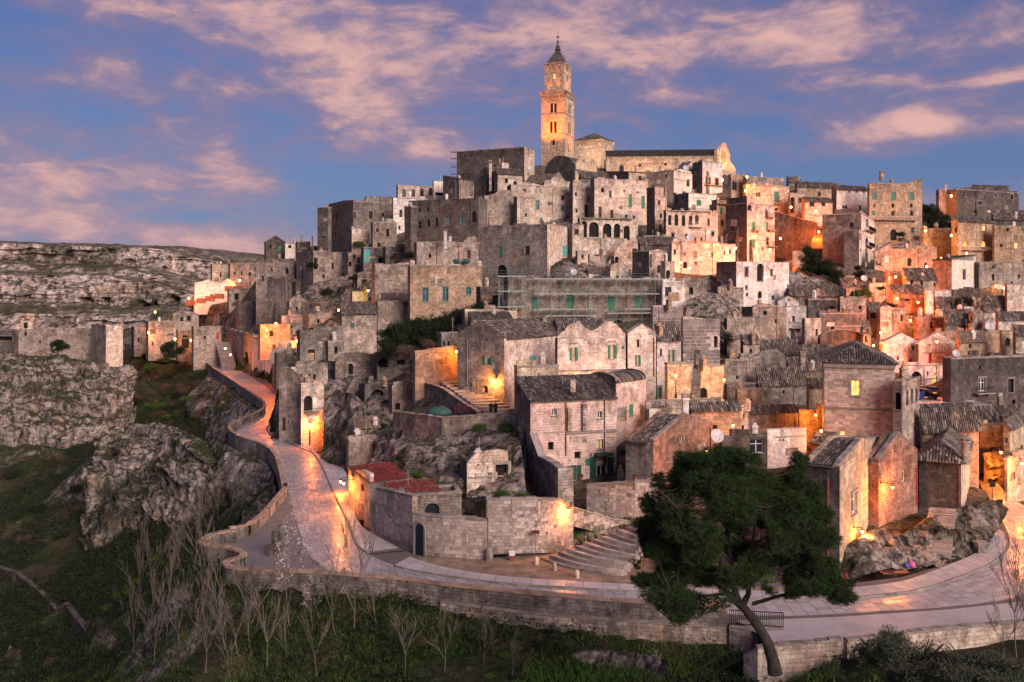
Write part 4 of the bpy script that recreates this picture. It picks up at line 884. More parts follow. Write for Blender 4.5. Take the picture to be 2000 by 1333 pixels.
r_cin2 = H('block_house', 'lower windowless half of the bare coursed block house', 1330, 1334, 1406, 624, 745, 121, 78, 'flat', 'ck', 'ck', [('R', 1398, 668, 7, 22, 'd')], profR=[(1334, 618), (1352, 619), (1380, 626), (1405, 640)], blkR=dict(bw=.85, bh=.46, mat='blg', z0=zat(712, 121), proud=.03, skip=.01, gap=.06), cops=False)
H('stone_house', 'grey-pink stone house with a lit corner lamp behind the block house', 1404, 1416, 1475, 706, 762, 128, 60, 'flat', 'tn', 'gp', [('R', 1440, 738, 5, 7, 'd')])
# ---- front pink house
r_front = H('front_house', 'pink house with white french door and dark green shutters', 1006, 1036, 1204, 784, 942, 97, 72, 'sR', 'gr', 'pp',
  [('R', 1083, 806, 9, 13, 'W'), ('R', 1172, 811, 9, 14, 'W'), ('R', 1076, 872, 11, 16, 'd'), ('R', 1172, 869, 13, 20, 'l'), ('R', 1128, 890, 12, 14, 'd'), ('R', 1175, 914, 20, 43, 'W')], rh=2.1, pipes=[('R', 1105, 786, 890)], chim=[(1119, 741, 11, 25, 2.0)], tw=.26)
H('vault_house', 'pink upper block with an arched dark gable and tall green shutter', 1147, 1203, 1262, 750, 850, 103, 40, 'vL', 'gd', 'pp', [('R', 1233, 802, 8, 22, 'G')], rh=.9, tw=.26)
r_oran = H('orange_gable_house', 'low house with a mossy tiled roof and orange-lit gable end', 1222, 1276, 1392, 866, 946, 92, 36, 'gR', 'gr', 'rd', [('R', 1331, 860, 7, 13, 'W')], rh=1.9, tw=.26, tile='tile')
H('chimney_house', 'low stone roof block carrying a tall white chimney', 1262, 1268, 1345, 800, 850, 104, 74, 'flat', 'gp', 'pk', [('R', 1290, 812, 12, 12, 'N')], chim=[(1339, 772, 13, 66, -2, 'wh')], cops=False)
H('arched_wall_house', 'lamp-lit stone house with blind arches and a tiled coping', 1346, 1350, 1447, 800, 860, 106, 78, 'sR', 'gp', 'tn', [('R', 1372, 832, 14, 16, 'a'), ('R', 1395, 835, 12, 14, 'a')], rh=.7)
H('stone_house', 'cream-fronted bellcote house with a narrow arched door', 1442, 1446, 1462, 797, 852, 108, 74, 'flat', 'cr', 'cr', [('R', 1451, 840, 5, 18, 'a'), ('R', 1453, 812, 3, 12, 'd')], profR=[(1446, 797), (1450, 792), (1456, 791), (1461, 797)], Rd=7)
H('stone_house', 'coursed stone house with a rust-red drainpipe beside the white block wall', 1455, 1461, 1558, 806, 860, 110, 78, 'sR', 'gp', 'gp', [], rh=.7, pipes=[('R', 1554, 812, 840)])
r_wb = H('white_block_house', 'bright white block wall house with a glazed white door annex', 1492, 1499, 1575, 840, 900, 96, 74, 'flat', 'wh', 'wh', [('R', 1523, 860, 3, 4, 'd'), ('R', 1530, 860, 3, 4, 'd')], profR=[(1499, 847), (1574, 836)], cops=False)
H('glazed_annex', 'grey annex with a white-framed glass door beside the white block wall', 1404, 1410, 1497, 856, 915, 95, 78, 'flat', 'gd', 'gd', [('R', 1478, 872, 26, 28, 'W')], cops=False)
# ---- roofs between the block house and the square palazzo
H('tiled_house', 'long low house with a dark tiled roof in the valley of roofs', 1476, 1480, 1578, 744, 790, 128, 76, 'sR', 'gd', 'gr', [('R', 1530, 766, 4, 6, 'd')], rh=1.7, chim=[(1492, 748, 11, 28, -4)])
H('tiled_house', 'vaulted grey roof house in the valley of roofs', 1468, 1473, 1536, 712, 745, 140, 70, 'vR', 'gd', 'gr', [], rh=1.8)
H('stone_house', 'tan stone house with a tiled slope in the valley of roofs', 1535, 1540, 1612, 718, 765, 134, 74, 'sR', 'gr', 'tn', [], rh=1.5, chim=[(1567, 688, 11, 32, -3)])
H('tiled_house', 'wide dark-tiled house front row of the valley roofs', 1480, 1485, 1562, 688, 716, 148, 74, 'sR', 'gd', 'gd', [], rh=1.9, chim=[(1537, 688, 8, 14)])
H('tiled_house', 'second dark-tiled house behind the chimney in the valley roofs', 1566, 1570, 1626, 694, 730, 146, 74, 'sR', 'gd', 'gr', [], rh=1.6, chim=[(1606, 686, 7, 18)])
H('grey_house', 'small grey flat house with parapet between valley roofs', 1440, 1446, 1486, 700, 735, 138, 70, 'flat', 'gr', 'gp', [('R', 1468, 716, 5, 6, 'd')])
H('flat_house', 'flat-roofed stone house with little chimney pots in front of the valley roofs', 1436, 1440, 1490, 762, 800, 119, 76, 'flat', 'gr', 'tn', [], chim=[(1406, 776, 6, 12, -3), (1443, 778, 7, 12, -2)])
H('stone_house', 'pale stone house wedge against the square palazzo', 1575, 1580, 1612, 752, 800, 121, 74, 'sR', 'gp', 'cr', [], rh=.8)
H('stone_house', 'lamp-lit stone wall house against the square palazzo', 1556, 1561, 1612, 803, 862, 112, 76, 'flat', 'tn', 'tn', [])
H('brick_store', 'small ruddy stone store at the foot of the square palazzo', 1584, 1612, 1632, 868, 900, 100, 50, 'sL', 'rd', 'gp', [], rh=1.0, Rd=5)
# ---- square palazzo on the right
r_pal = H('square_palazzo', 'large square stone palazzo with a tiled hipped roof and lit windows', 1610, 1748, 1798, 712, 990, 100, 18, 'hip', 'gp', 'gp',
  [('L', 1671, 758, 17, 30, 'L'), ('L', 1646, 855, 10, 25, 'L')], rh=1.9, cat='building', ext=2, tw=.28, Rd=15,
  blkL=dict(bw=.62, bh=.30, mat='blk', proud=.02, gap=.015, skip=.02, z0=zat(892, 100)))
H('palazzo_loggia', 'projecting stone loggia with a dark balcony opening on the palazzo', 1744, 1762, 1796, 748, 960, 97.5, 40, 'flat', 'gr', 'gp', [('L', 1755, 783, 14, 34, 'N'), ('R', 1772, 778, 5, 30, 'a'), ('R', 1781, 775, 5, 30, 'a'), ('R', 1790, 772, 4, 28, 'a')], cat='building', Rd=6)
# ---- bottom right houses
r_cor = H('corner_house', 'corner house at the road with a dark side, rust pipe and lamp-lit front', 1572, 1640, 1718, 912, 1128, 76, 34, 'gR', 'gd', 'cr', [('R', 1668, 988, 10, 42, 'W'), ('R', 1671, 1064, 6, 11, 'd'), ('L', 1560, 1000, 0, 0, 'd')], rh=1.0, tw=.26, pipes=[('L', 1618, 935, 1100)], ext=2)
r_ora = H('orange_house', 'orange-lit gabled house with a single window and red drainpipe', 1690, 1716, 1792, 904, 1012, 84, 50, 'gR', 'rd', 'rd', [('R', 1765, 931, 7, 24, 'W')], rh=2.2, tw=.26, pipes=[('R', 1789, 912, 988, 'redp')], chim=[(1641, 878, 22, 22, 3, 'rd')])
H('tiled_house', 'dark mossy roofed house behind the orange gable', 1604, 1612, 1730, 900, 950, 88, 72, 'sR', 'gr', 'rd', [], rh=2.0, tw=.26)
r_end = H('end_house', 'end house with a dark side wall, pyramid roof and tall chimney', 1795, 1877, 1910, 906, 1000, 89, 30, 'hip', 'gd', 'pk', [], rh=1.7, tw=.27, chim=[(1886, 857, 15, 50, .3, 'gp')], pipes=[('L', 1874, 912, 985)], cops=False, Ld=7)
H('stone_house', 'tan stone house with a tiled hip roof and dark green window', 1797, 1802, 1912, 828, 930, 100, 76, 'sR', 'gr', 'tn', [('R', 1839, 866, 17, 13, 'd')], rh=1.6, tw=.28)
# ---- right street
H('street_house', 'orange-lit street house with two small windows', 1908, 1914, 1974, 832, 925, 116, 72, 'flat', 'tn', 'cr', [('R', 1939, 849, 5, 10, 'd'), ('R', 1939, 881, 9, 12, 'd')])
H('street_house', 'tall lamp-lit house at the edge of the street with a barred window', 1960, 1972, 2040, 836, 985, 104, 40, 'sR', 'cr', 'cr', [('L', 1966, 860, 4, 9, 'd'), ('R', 1993, 885, 10, 22, 'l'), ('R', 1993, 945, 7, 14, 'd')], rh=.8)
H('low_house', 'low lamp-lit house with a ruined tiled roof along the street', 1922, 1928, 1976, 902, 945, 110, 60, 'sR', 'cr', 'cr', [('R', 1955, 934, 4, 8, 'd')], rh=.9)
H('street_wall_house', 'low lamp-lit front with a doorway further along the street', 1962, 1968, 2060, 900, 985, 100, 45, 'flat', 'cr', 'cr', [('R', 1990, 945, 6, 14, 'd')], cops=False)
H('stone_house', 'big dark stone house with a small iron balcony and two tall windows', 1841, 1857, 2050, 702, 812, 134, 70, 'flat', 'rd', 'gd',
  [('R', 1918, 752, 13, 26, 'W'), ('R', 1974, 754, 11, 27, 'g'), ('R', 1881, 792, 7, 8, 'L'), ('R', 1905, 792, 8, 12, 'g'), ('R', 1980, 786, 6, 10, 'd'), ('R', 1914, 718, 3, 7, 'd')], balc=[('R', 1918, 768, 34, 10)], pipes=[('L', 1848, 712, 800)])
H('tiled_house', 'low dark-tiled house under the iron balcony', 1900, 1906, 2000, 816, 850, 124, 74, 'sR', 'gr', 'gp', [], rh=1.5, tw=.3, chim=[(1961, 812, 11, 20, -3, 'tn')])
H('tiled_house', 'low-tiled stone house beside the parked cars', 1798, 1806, 1906, 812, 850, 122, 74, 'sR', 'gr', 'gp', [('R', 1820, 830, 0, 0, 'd')], rh=1.4)
H('arcade_house', 'white arched house front with lit doorway behind parked cars', 1768, 1774, 1845, 715, 760, 152, 76, 'flat', 'pk', 'wh', [('R', 1827, 722, 6, 12, 'L'), ('R', 1826, 742, 9, 18, 'B'), ('R', 1790, 738, 20, 24, 'N'), ('R', 1812, 730, 4, 8, 'd')])
H('twin_gabled_house', 'whitish house with two tiled gables and dark doors', 1718, 1724, 1795, 672, 722, 158, 74, 'gR', 'gd', 'wh', [('R', 1784, 680, 5, 10, 'd'), ('R', 1754, 700, 5, 8, 'd')], rh=1.6)
H('twin_gabled_house', 'second pale gable of the twin-gabled house with red doors', 1788, 1794, 1866, 672, 722, 157, 76, 'gR', 'gd', 'wh', [('R', 1817, 700, 7, 20, 'R'), ('R', 1785, 700, 7, 20, 'R'), ('R', 1848, 698, 8, 8, 'W')], rh=1.7)
# ---- right hand hillside
H('old_chapel', 'old dark chapel nave with a tiled roof and small bellcote', 1597, 1602, 1684, 665, 705, 160, 74, 'vR', 'gd', 'gd', [], rh=1.6)
H('bellcote', 'small stone bellcote tower with a pointed cap', 1682, 1686, 1701, 652, 700, 160, 60, 'hip', 'gr', 'gp', [('R', 1692, 662, 6, 14, 'a')], rh=2.2, Rd=3, cat='chapel', over=.1, cops=False)
H('white_house', 'tall whitewashed house with a stone balcony and black openings', 1530, 1536, 1575, 600, 672, 172, 70, 'flat', 'gp', 'wh', [('R', 1550, 624, 5, 13, 'd'), ('R', 1550, 657, 5, 15, 'd'), ('R', 1538, 664, 6, 10, 'd')], balc=[('R', 1553, 641, 24, 9)], profR=[(1537, 592), (1545, 589), (1552, 590), (1560, 597)])
H('stone_house', 'dark stone house with one black window below the garden steps', 1572, 1578, 1640, 586, 626, 178, 72, 'flat', 'gd', 'gd', [('R', 1625, 606, 6, 13, 'd')])
H('stone_house', 'patched stone house with an arched niche next to the red lamps', 1636, 1641, 1692, 585, 630, 176, 70, 'flat', 'gr', 'gp', [('R', 1653, 607, 5, 13, 'a'), ('R', 1680, 604, 6, 14, 'a')])
H('stone_house', 'wide stone house with a slit window in the middle of the slope', 1594, 1600, 1692, 614, 668, 167, 72, 'flat', 'gr', 'gr', [('R', 1626, 640, 6, 13, 'd'), ('R', 1592, 650, 0, 0, 'd')])
H('ruin', 'rubble ruin with bushy growth beside the whitewashed house', 1566, 1572, 1604, 622, 672, 163, 66, 'flat', 'gp', 'pk', [('R', 1571, 657, 7, 17, 'd'), ('R', 1595, 650, 4, 14, 'd')], cops=False, cat='ruin')
H('ruin', 'low grey ruin wall with a leaning plank', 1414, 1420, 1484, 622, 690, 150, 70, 'flat', 'gd', 'gp', [('R', 1440, 650, 0, 0, 'd')], cops=False, cat='ruin')
H('ruin', 'eroded streaked ruin with arched cave on the slope', 1448, 1470, 1536, 600, 668, 165, 60, 'flat', 'gr', 'gp', [('R', 1494, 612, 8, 8, 'd'), ('R', 1516, 628, 5, 9, 'd')], profR=[(1472, 598), (1490, 592), (1512, 596), (1534, 604)], cops=False, cat='ruin')
H('cave_house', 'grey rock-cut house with a large dark arch under the ruined facade', 1396, 1402, 1452, 562, 625, 172, 66, 'flat', 'gr', 'gp', [('R', 1419, 604, 18, 30, 'N'), ('R', 1404, 590, 4, 12, 'd')], profR=[(1403, 561), (1420, 556), (1440, 562)], cops=False)
H('ruined_house', 'ruined whitish facade with a tall arched niche and missing roof', 1399, 1438, 1541, 511, 592, 182, 58, 'flat', 'rd', 'wh',
  [('R', 1458, 532, 6, 17, 'd'), ('R', 1485, 532, 13, 34, 'N'), ('R', 1507, 533, 5, 14, 'd'), ('R', 1458, 562, 5, 9, 'd'), ('R', 1484, 576, 8, 14, 'a'), ('R', 1459, 576, 5, 7, 'd'), ('R', 1510, 582, 6, 8, 'd'), ('L', 1421, 565, 5, 7, 'd')], cops=False)
H('tower_house', 'tall narrow house with iron balconies and a very dark side', 1418, 1459, 1513, 398, 510, 216, 50, 'flat', 'gd', 'pk',
  [('R', 1464, 400, 8, 22, 'N'), ('R', 1472, 442, 6, 16, 'G'), ('R', 1472, 476, 6, 16, 'G'), ('R', 1498, 440, 4, 14, 'G'), ('R', 1499, 472, 5, 14, 'g'), ('R', 1497, 418, 4, 12, 'g'), ('R', 1490, 486, 4, 8, 'd'), ('L', 1430, 445, 8, 14, 'g')],
  balc=[('R', 1474, 450, 15, 8), ('R', 1504, 449, 16, 8), ('R', 1504, 481, 16, 8), ('R', 1502, 424, 14, 7)], profL=[(1419, 388), (1440, 386), (1458, 382)], profR=[(1459, 382), (1472, 384), (1473, 393)])
H('tan_house', 'tan house with a bright lamp on its roof edge and tall green balcony door', 1451, 1457, 1542, 362, 430, 246, 70, 'flat', 'tn', 'cr', [('R', 1517, 385, 9, 18, 'G+'), ('R', 1481, 380, 9, 8, 'W'), ('R', 1516, 409, 8, 5, 'd')], balc=[('R', 1517, 398, 13, 6)])
H('tan_house', 'warm tan house with a tall arched window beside the church', 1422, 1428, 1458, 342, 385, 264, 66, 'flat', 'tn', 'tn', [('R', 1434, 362, 9, 18, 'A+')])
H('tan_house', 'flat brown upper storey behind the lamp-lit roof', 1452, 1458, 1532, 346, 366, 262, 74, 'flat', 'tn', 'gp', [])
H('skyline_house', 'small stepped skyline house with two chimneys', 1536, 1540, 1565, 354, 385, 268, 66, 'sR', 'gr', 'gp', [], rh=1.4, chim=[(1556, 345, 4, 12), (1560, 343, 4, 12)], Rd=9)
H('skyline_house', 'low brown skyline house with an aerial', 1552, 1558, 1640, 364, 400, 264, 72, 'sR', 'gr', 'tn', [('R', 1600, 380, 6, 8, 'd')], rh=1.6)
H('arched_house', 'pinkish house with a red-lit arched passage beside the ramp', 1539, 1543, 1572, 378, 425, 246, 68, 'flat', 'rd', 'pk', [('R', 1547, 400, 11, 30, 'N'), ('R', 1562, 392, 6, 8, 'd')])
H('terrace_house', 'low house with plant-filled terrace and a tiled roof', 1566, 1572, 1626, 393, 440, 240, 70, 'sR', 'rd', 'cr', [('R', 1586, 399, 10, 8, 'g'), ('R', 1608, 398, 8, 8, 'g')], rh=1.2)
H('palazzo_wing', 'whitish palazzo wing with small green attic windows', 1624, 1634, 1698, 370, 425, 246, 70, 'sR', 'gr', 'wh', [('R', 1659, 374, 5, 4, 'G'), ('R', 1674, 374, 5, 4, 'G'), ('R', 1687, 374, 5, 4, 'G'), ('R', 1650, 404, 10, 6, 'g'), ('R', 1680, 406, 5, 10, 'G')], rh=1.4, cat='palace')
r_gp = H('palazzo', 'brown palazzo with three bright green shutters and a corbelled balcony', 1694, 1698, 1801, 359, 492, 240, 78, 'flat', 'gr', 'tn',
  [('R', 1708, 383, 8, 13, 'G+'), ('R', 1745, 383, 8, 13, 'G+'), ('R', 1780, 384, 8, 13, 'G+'), ('R', 1707, 402, 5, 8, 'W'), ('R', 1744, 402, 5, 8, 'd'), ('R', 1780, 402, 5, 8, 'd'), ('R', 1706, 416, 7, 8, 'G'), ('R', 1744, 417, 6, 9, 'g'), ('R', 1780, 417, 6, 9, 'g'), ('R', 1745, 459, 12, 22, 'a'), ('R', 1782, 450, 6, 10, 'T')],
  balc=[('R', 1748, 429, 80, 6, 'cop', 'wh', .9, 12)], profR=[(1699, 358), (1770, 358), (1800, 349)], chim=[(1722, 335, 8, 18)], cat='palace')
H('grey_house', 'tall grey house with a white balcony strip on the right slope', 1606, 1682, 1707, 418, 520, 210, 28, 'flat', 'gr', 'wh',
  [('L', 1633, 465, 7, 14, 'W'), ('L', 1663, 440, 9, 10, 'g'), ('R', 1694, 435, 5, 16, 'g'), ('R', 1693, 472, 6, 18, 'A'), ('R', 1691, 498, 10, 26, 'N'), ('L', 1655, 495, 6, 14, 'E')], balc=[('R', 1697, 449, 14, 8), ('R', 1696, 480, 12, 7)], profL=[(1630, 410), (1660, 408), (1682, 416)])
H('grey_house', 'grey front house with a slanting white gable below the tall grey house', 1648, 1678, 1690, 450, 520, 205, 30, 'flat', 'gr', 'wh', [('R', 1680, 463, 3, 10, 'g')], Rd=7)
H('gabled_house', 'grey lean-to house with a white doorway under the palazzo', 1706, 1708, 1740, 492, 520, 205, 60, 'sL', 'gr', 'gp', [('R', 1716, 514, 10, 8, 'g')], rh=2.2, Ld=6)
H('skyline_house', 'dark modern-looking skyline house with white square windows', 1828, 1868, 1990, 370, 425, 270, 65, 'flat', 'tn', 'gd', [('R', 1887, 381, 7, 7, 'W'), ('R', 1911, 397, 15, 8, 'W'), ('R', 1943, 382, 7, 8, 'W'), ('R', 1906, 414, 8, 6, 'W'), ('R', 1939, 413, 7, 7, 'W'), ('R', 1976, 385, 6, 10, 'g')], profR=[(1870, 368), (1900, 366), (1902, 361), (1930, 362), (1970, 363), (1971, 374), (1988, 374)])
H('skyline_house', 'lamp-lit lower end of the dark skyline house', 1830, 1834, 1868, 371, 420, 272, 72, 'flat', 'tn', 'rd', [('R', 1858, 384, 14, 14, 'N')])
H('long_roofed_house', 'tan house with a long dark roof and two lit arched balconies', 1858, 1871, 1942, 432, 515, 226, 62, 'sR', 'tn', 'tn', [('R', 1886, 477, 9, 12, 'B'), ('R', 1921, 477, 9, 12, 'B'), ('R', 1922, 446, 7, 10, 'L'), ('L', 1867, 450, 4, 10, 'd')], rh=1.4, balc=[('R', 1904, 488, 52, 7, 'cr', 'white')])
H('long_roofed_house', 'tan house with a curved gable and one lit window', 1938, 1942, 2020, 442, 515, 228, 72, 'flat', 'tn', 'tn', [('R', 1985, 480, 8, 11, 'L'), ('R', 1956, 480, 5, 6, 'd'), ('R', 1968, 449, 5, 6, 'd'), ('R', 1997, 450, 6, 6, 'W')], profR=[(1943, 470), (1960, 462), (1985, 458), (2000, 462)])
H('skyline_roof', 'low dark slate-like roof house at the edge of the skyline', 1936, 1940, 2030, 424, 445, 240, 74, 'sR', 'gd', 'gd', [], rh=2.0)
H('white_house', 'smooth white house with a pediment window and orange-lit side', 1822, 1859, 1905, 508, 572, 190, 50, 'sL', 'cr', 'cl', [('R', 1883, 537, 5, 17, 'g+')], rh=1.2, profR=[(1860, 506), (1880, 503), (1903, 500)])
H('stone_house', 'long grey stone house with black windows behind the white house', 1905, 1912, 2040, 514, 568, 196, 74, 'flat', 'gd', 'gp', [('R', 1940, 542, 5, 12, 'd'), ('R', 1976, 554, 4, 8, 'd'), ('R', 1990, 540, 4, 8, 'd'), ('R', 1940, 522, 4, 5, 'd')])
H('stone_house', 'low stone house with a lamp-lit doorway right of the white house', 1936, 1942, 1968, 556, 580, 186, 60, 'flat', 'cl', 'cl', [('R', 1958, 564, 4, 8, 'a')], Rd=7)
H('stone_house', 'plain pinkish stone house at the edge of the slope', 1962, 1967, 2040, 556, 600, 178, 74, 'flat', 'rd', 'pk', [])
H('grey_house', 'grey courtyard house wall with ivy under the white house', 1856, 1862, 1960, 566, 600, 182, 74, 'flat', 'gd', 'gd', [('R', 1880, 580, 0, 0, 'd')], cops=False)
H('tiled_house', 'dark hip-roofed house with a gabled dormer below the orange tower stub', 1762, 1768, 1838, 542, 580, 190, 72, 'sR', 'gr', 'gp', [('R', 1781, 552, 6, 12, 'd'), ('R', 1800, 553, 5, 10, 'd'), ('R', 1825, 556, 4, 6, 'd')], rh=2.0)
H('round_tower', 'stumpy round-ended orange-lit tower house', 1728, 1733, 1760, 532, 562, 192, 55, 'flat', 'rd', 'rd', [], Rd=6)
H('flat_house', 'flat cream roof-terrace house with an open passage', 1694, 1698, 1732, 555, 600, 190, 70, 'flat', 'pk', 'pk', [('R', 1712, 575, 0, 0, 'd')])
H('white_house', 'small white house with turquoise shutters beside red lamps', 1806, 1810, 1858, 568, 615, 180, 70, 'flat', 'wh', 'wh', [('R', 1820, 592, 7, 9, 'Q'), ('R', 1850, 591, 5, 9, 'Q'), ('R', 1807, 594, 3, 18, 'Q')])
H('tiled_house', 'red-lit house with a low tiled roof and terrace plants', 1738, 1744, 1805, 570, 605, 182, 72, 'sR', 'rd', 'rd', [('R', 1770, 588, 20, 8, 'd')], rh=1.4)
H('stone_house', 'pinkish stone house with an arched opening beside the red-lit alley', 1712, 1719, 1770, 606, 655, 170, 66, 'flat', 'gr', 'pk', [('R', 1761, 621, 5, 14, 'a'), ('R', 1738, 622, 3, 6, 'd')], profR=[(1720, 600), (1735, 597), (1750, 604), (1769, 602)])
H('tiled_house', 'small dark tiled house in front of the red-lit alley', 1692, 1697, 1722, 605, 650, 173, 66, 'sR', 'gd', 'gr', [('R', 1705, 617, 12, 12, 'd')], rh=1.4)
H('tiled_house', 'orange-washed low house with roof tiles near the lamp', 1786, 1791, 1845, 622, 650, 168, 72, 'flat', 'rd', 'rd', [('R', 1820, 636, 8, 12, 'd')])
H('tiled_house', 'dark tiled barn-like house with a round-topped end', 1842, 1846, 1900, 624, 650, 166, 72, 'sR', 'gd', 'gr', [('R', 1908, 634, 0, 0, 'd')], rh=1.8)
H('gabled_house', 'narrow round-gabled house end with a small white window', 1896, 1900, 1922, 626, 652, 165, 60, 'vR', 'gr', 'gp', [('R', 1910, 638, 5, 9, 'W')], rh=1.6, Rd=6)
H('white_hut', 'tiny white gabled hut among the roofs', 1920, 1924, 1944, 634, 652, 164, 60, 'gR', 'wh', 'wh', [('R', 1934, 640, 5, 6, 'd')], rh=.8, Rd=4)
H('long_house', 'long orange-lit wall house with a flat coping and a finial', 1824, 1830, 1958, 650, 700, 158, 76, 'flat', 'tn', 'tn', [('R', 1912, 684, 6, 5, 'a')])
H('stone_house', 'cream chapel-like front with an arched niche at the end of the long wall', 1952, 1957, 1984, 648, 695, 156, 66, 'flat', 'cr', 'cr', [('R', 1968, 668, 10, 16, 'A')], Rd=7)
H('stone_house', 'low grey roof house at the edge beyond the cream chapel front', 1978, 1984, 2050, 650, 690, 150, 74, 'sR', 'gr', 'gp', [], rh=1.2)
H('tiled_house', 'dark hedge-like roof house in front of the long wall', 1878, 1884, 2050, 698, 720, 142, 76, 'flat', 'gd', 'gd', [], cops=False)
H('flat_house', 'pinkish flat house with chimneys on the terraced slope', 1826, 1832, 1930, 608, 640, 176, 74, 'flat', 'rd', 'pk', [('R', 1850, 620, 0, 0, 'd')], chim=[(1842, 606, 6, 10)])
H('tiled_house', 'house with a slanting dark roof and white gable on the terraced slope', 1826, 1830, 1870, 596, 622, 180, 70, 'sR', 'gd', 'pk', [], rh=1.6)
H('stone_house', 'house with a white-fronted window and broad dark roof', 1898, 1902, 1930, 588, 612, 182, 66, 'flat', 'gp', 'wh', [('R', 1909, 594, 5, 9, 'W')], Rd=7)
H('tiled_house', 'broad dark-tiled house with long eave at the edge of the slope', 1916, 1922, 2040, 602, 640, 178, 74, 'sR', 'gr', 'pk', [('R', 1938, 625, 4, 6, 'd')], rh=2.4)
H('tiled_house', 'stone-tiled house with a pink wall at the picture edge', 1944, 1950, 2050, 622, 655, 170, 74, 'sR', 'gp', 'pk', [], rh=1.2, chim=[(1949, 602, 6, 14)])
H('terrace_wall_house', 'stone terrace wall house with lit planting under the palazzo', 1730, 1736, 1812, 482, 500, 222, 74, 'flat', 'gd', 'gr', [], cops=True)
H('terrace_wall_house', 'lamp-lit garden wall house below the long dark roof', 1798, 1804, 1866, 448, 505, 232, 74, 'flat', 'tn', 'tn', [], cops=True)
H('ruin', 'tan terraced ruin with round-topped niches on the right slope', 1728, 1734, 1830, 486, 545, 208, 72, 'flat', 'gp', 'tn', [('R', 1760, 505, 0, 0, 'd'), ('R', 1776, 512, 8, 16, 'a'), ('R', 1808, 520, 6, 14, 'a')], profR=[(1735, 500), (1748, 494), (1780, 486), (1800, 480), (1829, 482)], cops=False, cat='ruin')
H('stone_house', 'small stone house among pines on the right slope', 1624, 1629, 1668, 540, 575, 196, 68, 'flat', 'gr', 'gp', [('R', 1634, 556, 6, 8, 'd'), ('R', 1656, 552, 5, 8, 'd')])
H('stone_house', 'house with striped slate roof in front of the garden steps', 1538, 1543, 1638, 574, 600, 184, 74, 'sR', 'gd', 'gr', [], rh=1.8)
H('stone_house', 'low white gabled roof hut below the garden steps', 1514, 1519, 1560, 592, 620, 176, 66, 'gR', 'gr', 'wh', [('R', 1538, 594, 4, 6, 'd')], rh=1.0)

# ---- left road side
H('road_house', 'eroded rock-cut house with a doorway at the bend of the road', 545, 586, 604, 740, 866, 138, 20, 'flat', 'gp', 'rd', [('L', 554, 829, 7, 26, 'D'), ('L', 563, 826, 3, 10, 'd'), ('L', 574, 838, 3, 8, 'd')], profL=[(546, 724), (556, 716), (570, 722), (585, 734)], ext=3, Rd=9, cops=False)
r_nic = H('niche_house', 'orange-lit rock house with a deep arched niche and upper balcony', 586, 588, 633, 752, 890, 134, 62, 'flat', 'gr', 'pk', [('R', 602, 789, 17, 30, 'N'), ('R', 605, 855, 4, 32, 'D'), ('R', 590, 870, 3, 10, 'd')], balc=[('R', 609, 806, 30, 8)], ext=3, cops=False)
H('arched_terrace_house', 'old stone house with small arched openings above the road niche', 572, 577, 640, 712, 750, 146, 66, 'flat', 'gr', 'gp', [('R', 585, 737, 10, 16, 'a'), ('R', 604, 735, 6, 12, 'a'), ('R', 614, 737, 5, 10, 'a')], profR=[(578, 708), (592, 704), (610, 708), (638, 714)], cops=False)
H('stone_house', 'grey stone house with a barred window over a cave terrace', 580, 586, 670, 646, 712, 160, 68, 'flat', 'gr', 'gr', [('R', 608, 694, 14, 22, 'g'), ('R', 578, 690, 9, 10, 'a')], profR=[(586, 662), (600, 650), (625, 640), (668, 636)], cops=False)
H('cave_house', 'cave dwelling with a dark arched doorway in a rock brow', 648, 655, 736, 708, 742, 152, 66, 'flat', 'gr', 'gp', [('R', 685, 721, 9, 21, 'a'), ('R', 747, 710, 0, 0, 'd')], profR=[(656, 700), (668, 692), (690, 688), (712, 690), (734, 694)], cops=False)
H('cave_house', 'dark open cellar front with a broad lintel under the olive trees', 732, 737, 800, 690, 742, 150, 68, 'flat', 'gd', 'gr', [('R', 747, 710, 22, 18, 'N'), ('R', 783, 708, 16, 10, 'd')], cops=False)
H('ruin', 'ruined stone house with dark window holes below the stair ramp', 758, 766, 836, 752, 832, 126, 66, 'flat', 'gr', 'gp', [('R', 777, 795, 10, 13, 'd'), ('R', 826, 773, 4, 8, 'd'), ('R', 828, 795, 10, 18, 'd')], profR=[(768, 748), (780, 745), (800, 748), (834, 750)], cops=False, cat='ruin')
H('cave_house', 'rock house with dark arches and an ivy-streaked face', 700, 712, 768, 752, 830, 134, 58, 'flat', 'gd', 'gr', [('R', 737, 776, 26, 28, 'N'), ('R', 751, 785, 6, 22, 'N')], profR=[(713, 762), (725, 750), (745, 745), (766, 750)], cops=False)
r_lw = H('lit_wall', 'tall stone garden wall glowing orange beside the gabled house', 806, 811, 893, 690, 760, 122, 74, 'flat', 'tn', 'tn', [], profR=[(811, 686), (830, 684), (838, 681), (870, 678), (892, 674)], Rd=3, cat='wall', cops=False)
H('pillar_house', 'square stone pier house with a tiny tiled roof by the road', 676, 681, 735, 858, 925, 116, 66, 'flat', 'gr', 'gp', [], cops=True, ext=3)
H('pillar_roof', 'tiny hut with a reddish tiled roof among the rocks', 688, 693, 742, 836, 862, 120, 68, 'sR', 'gp', 'gp', [], rh=1.2, tile='tilw')
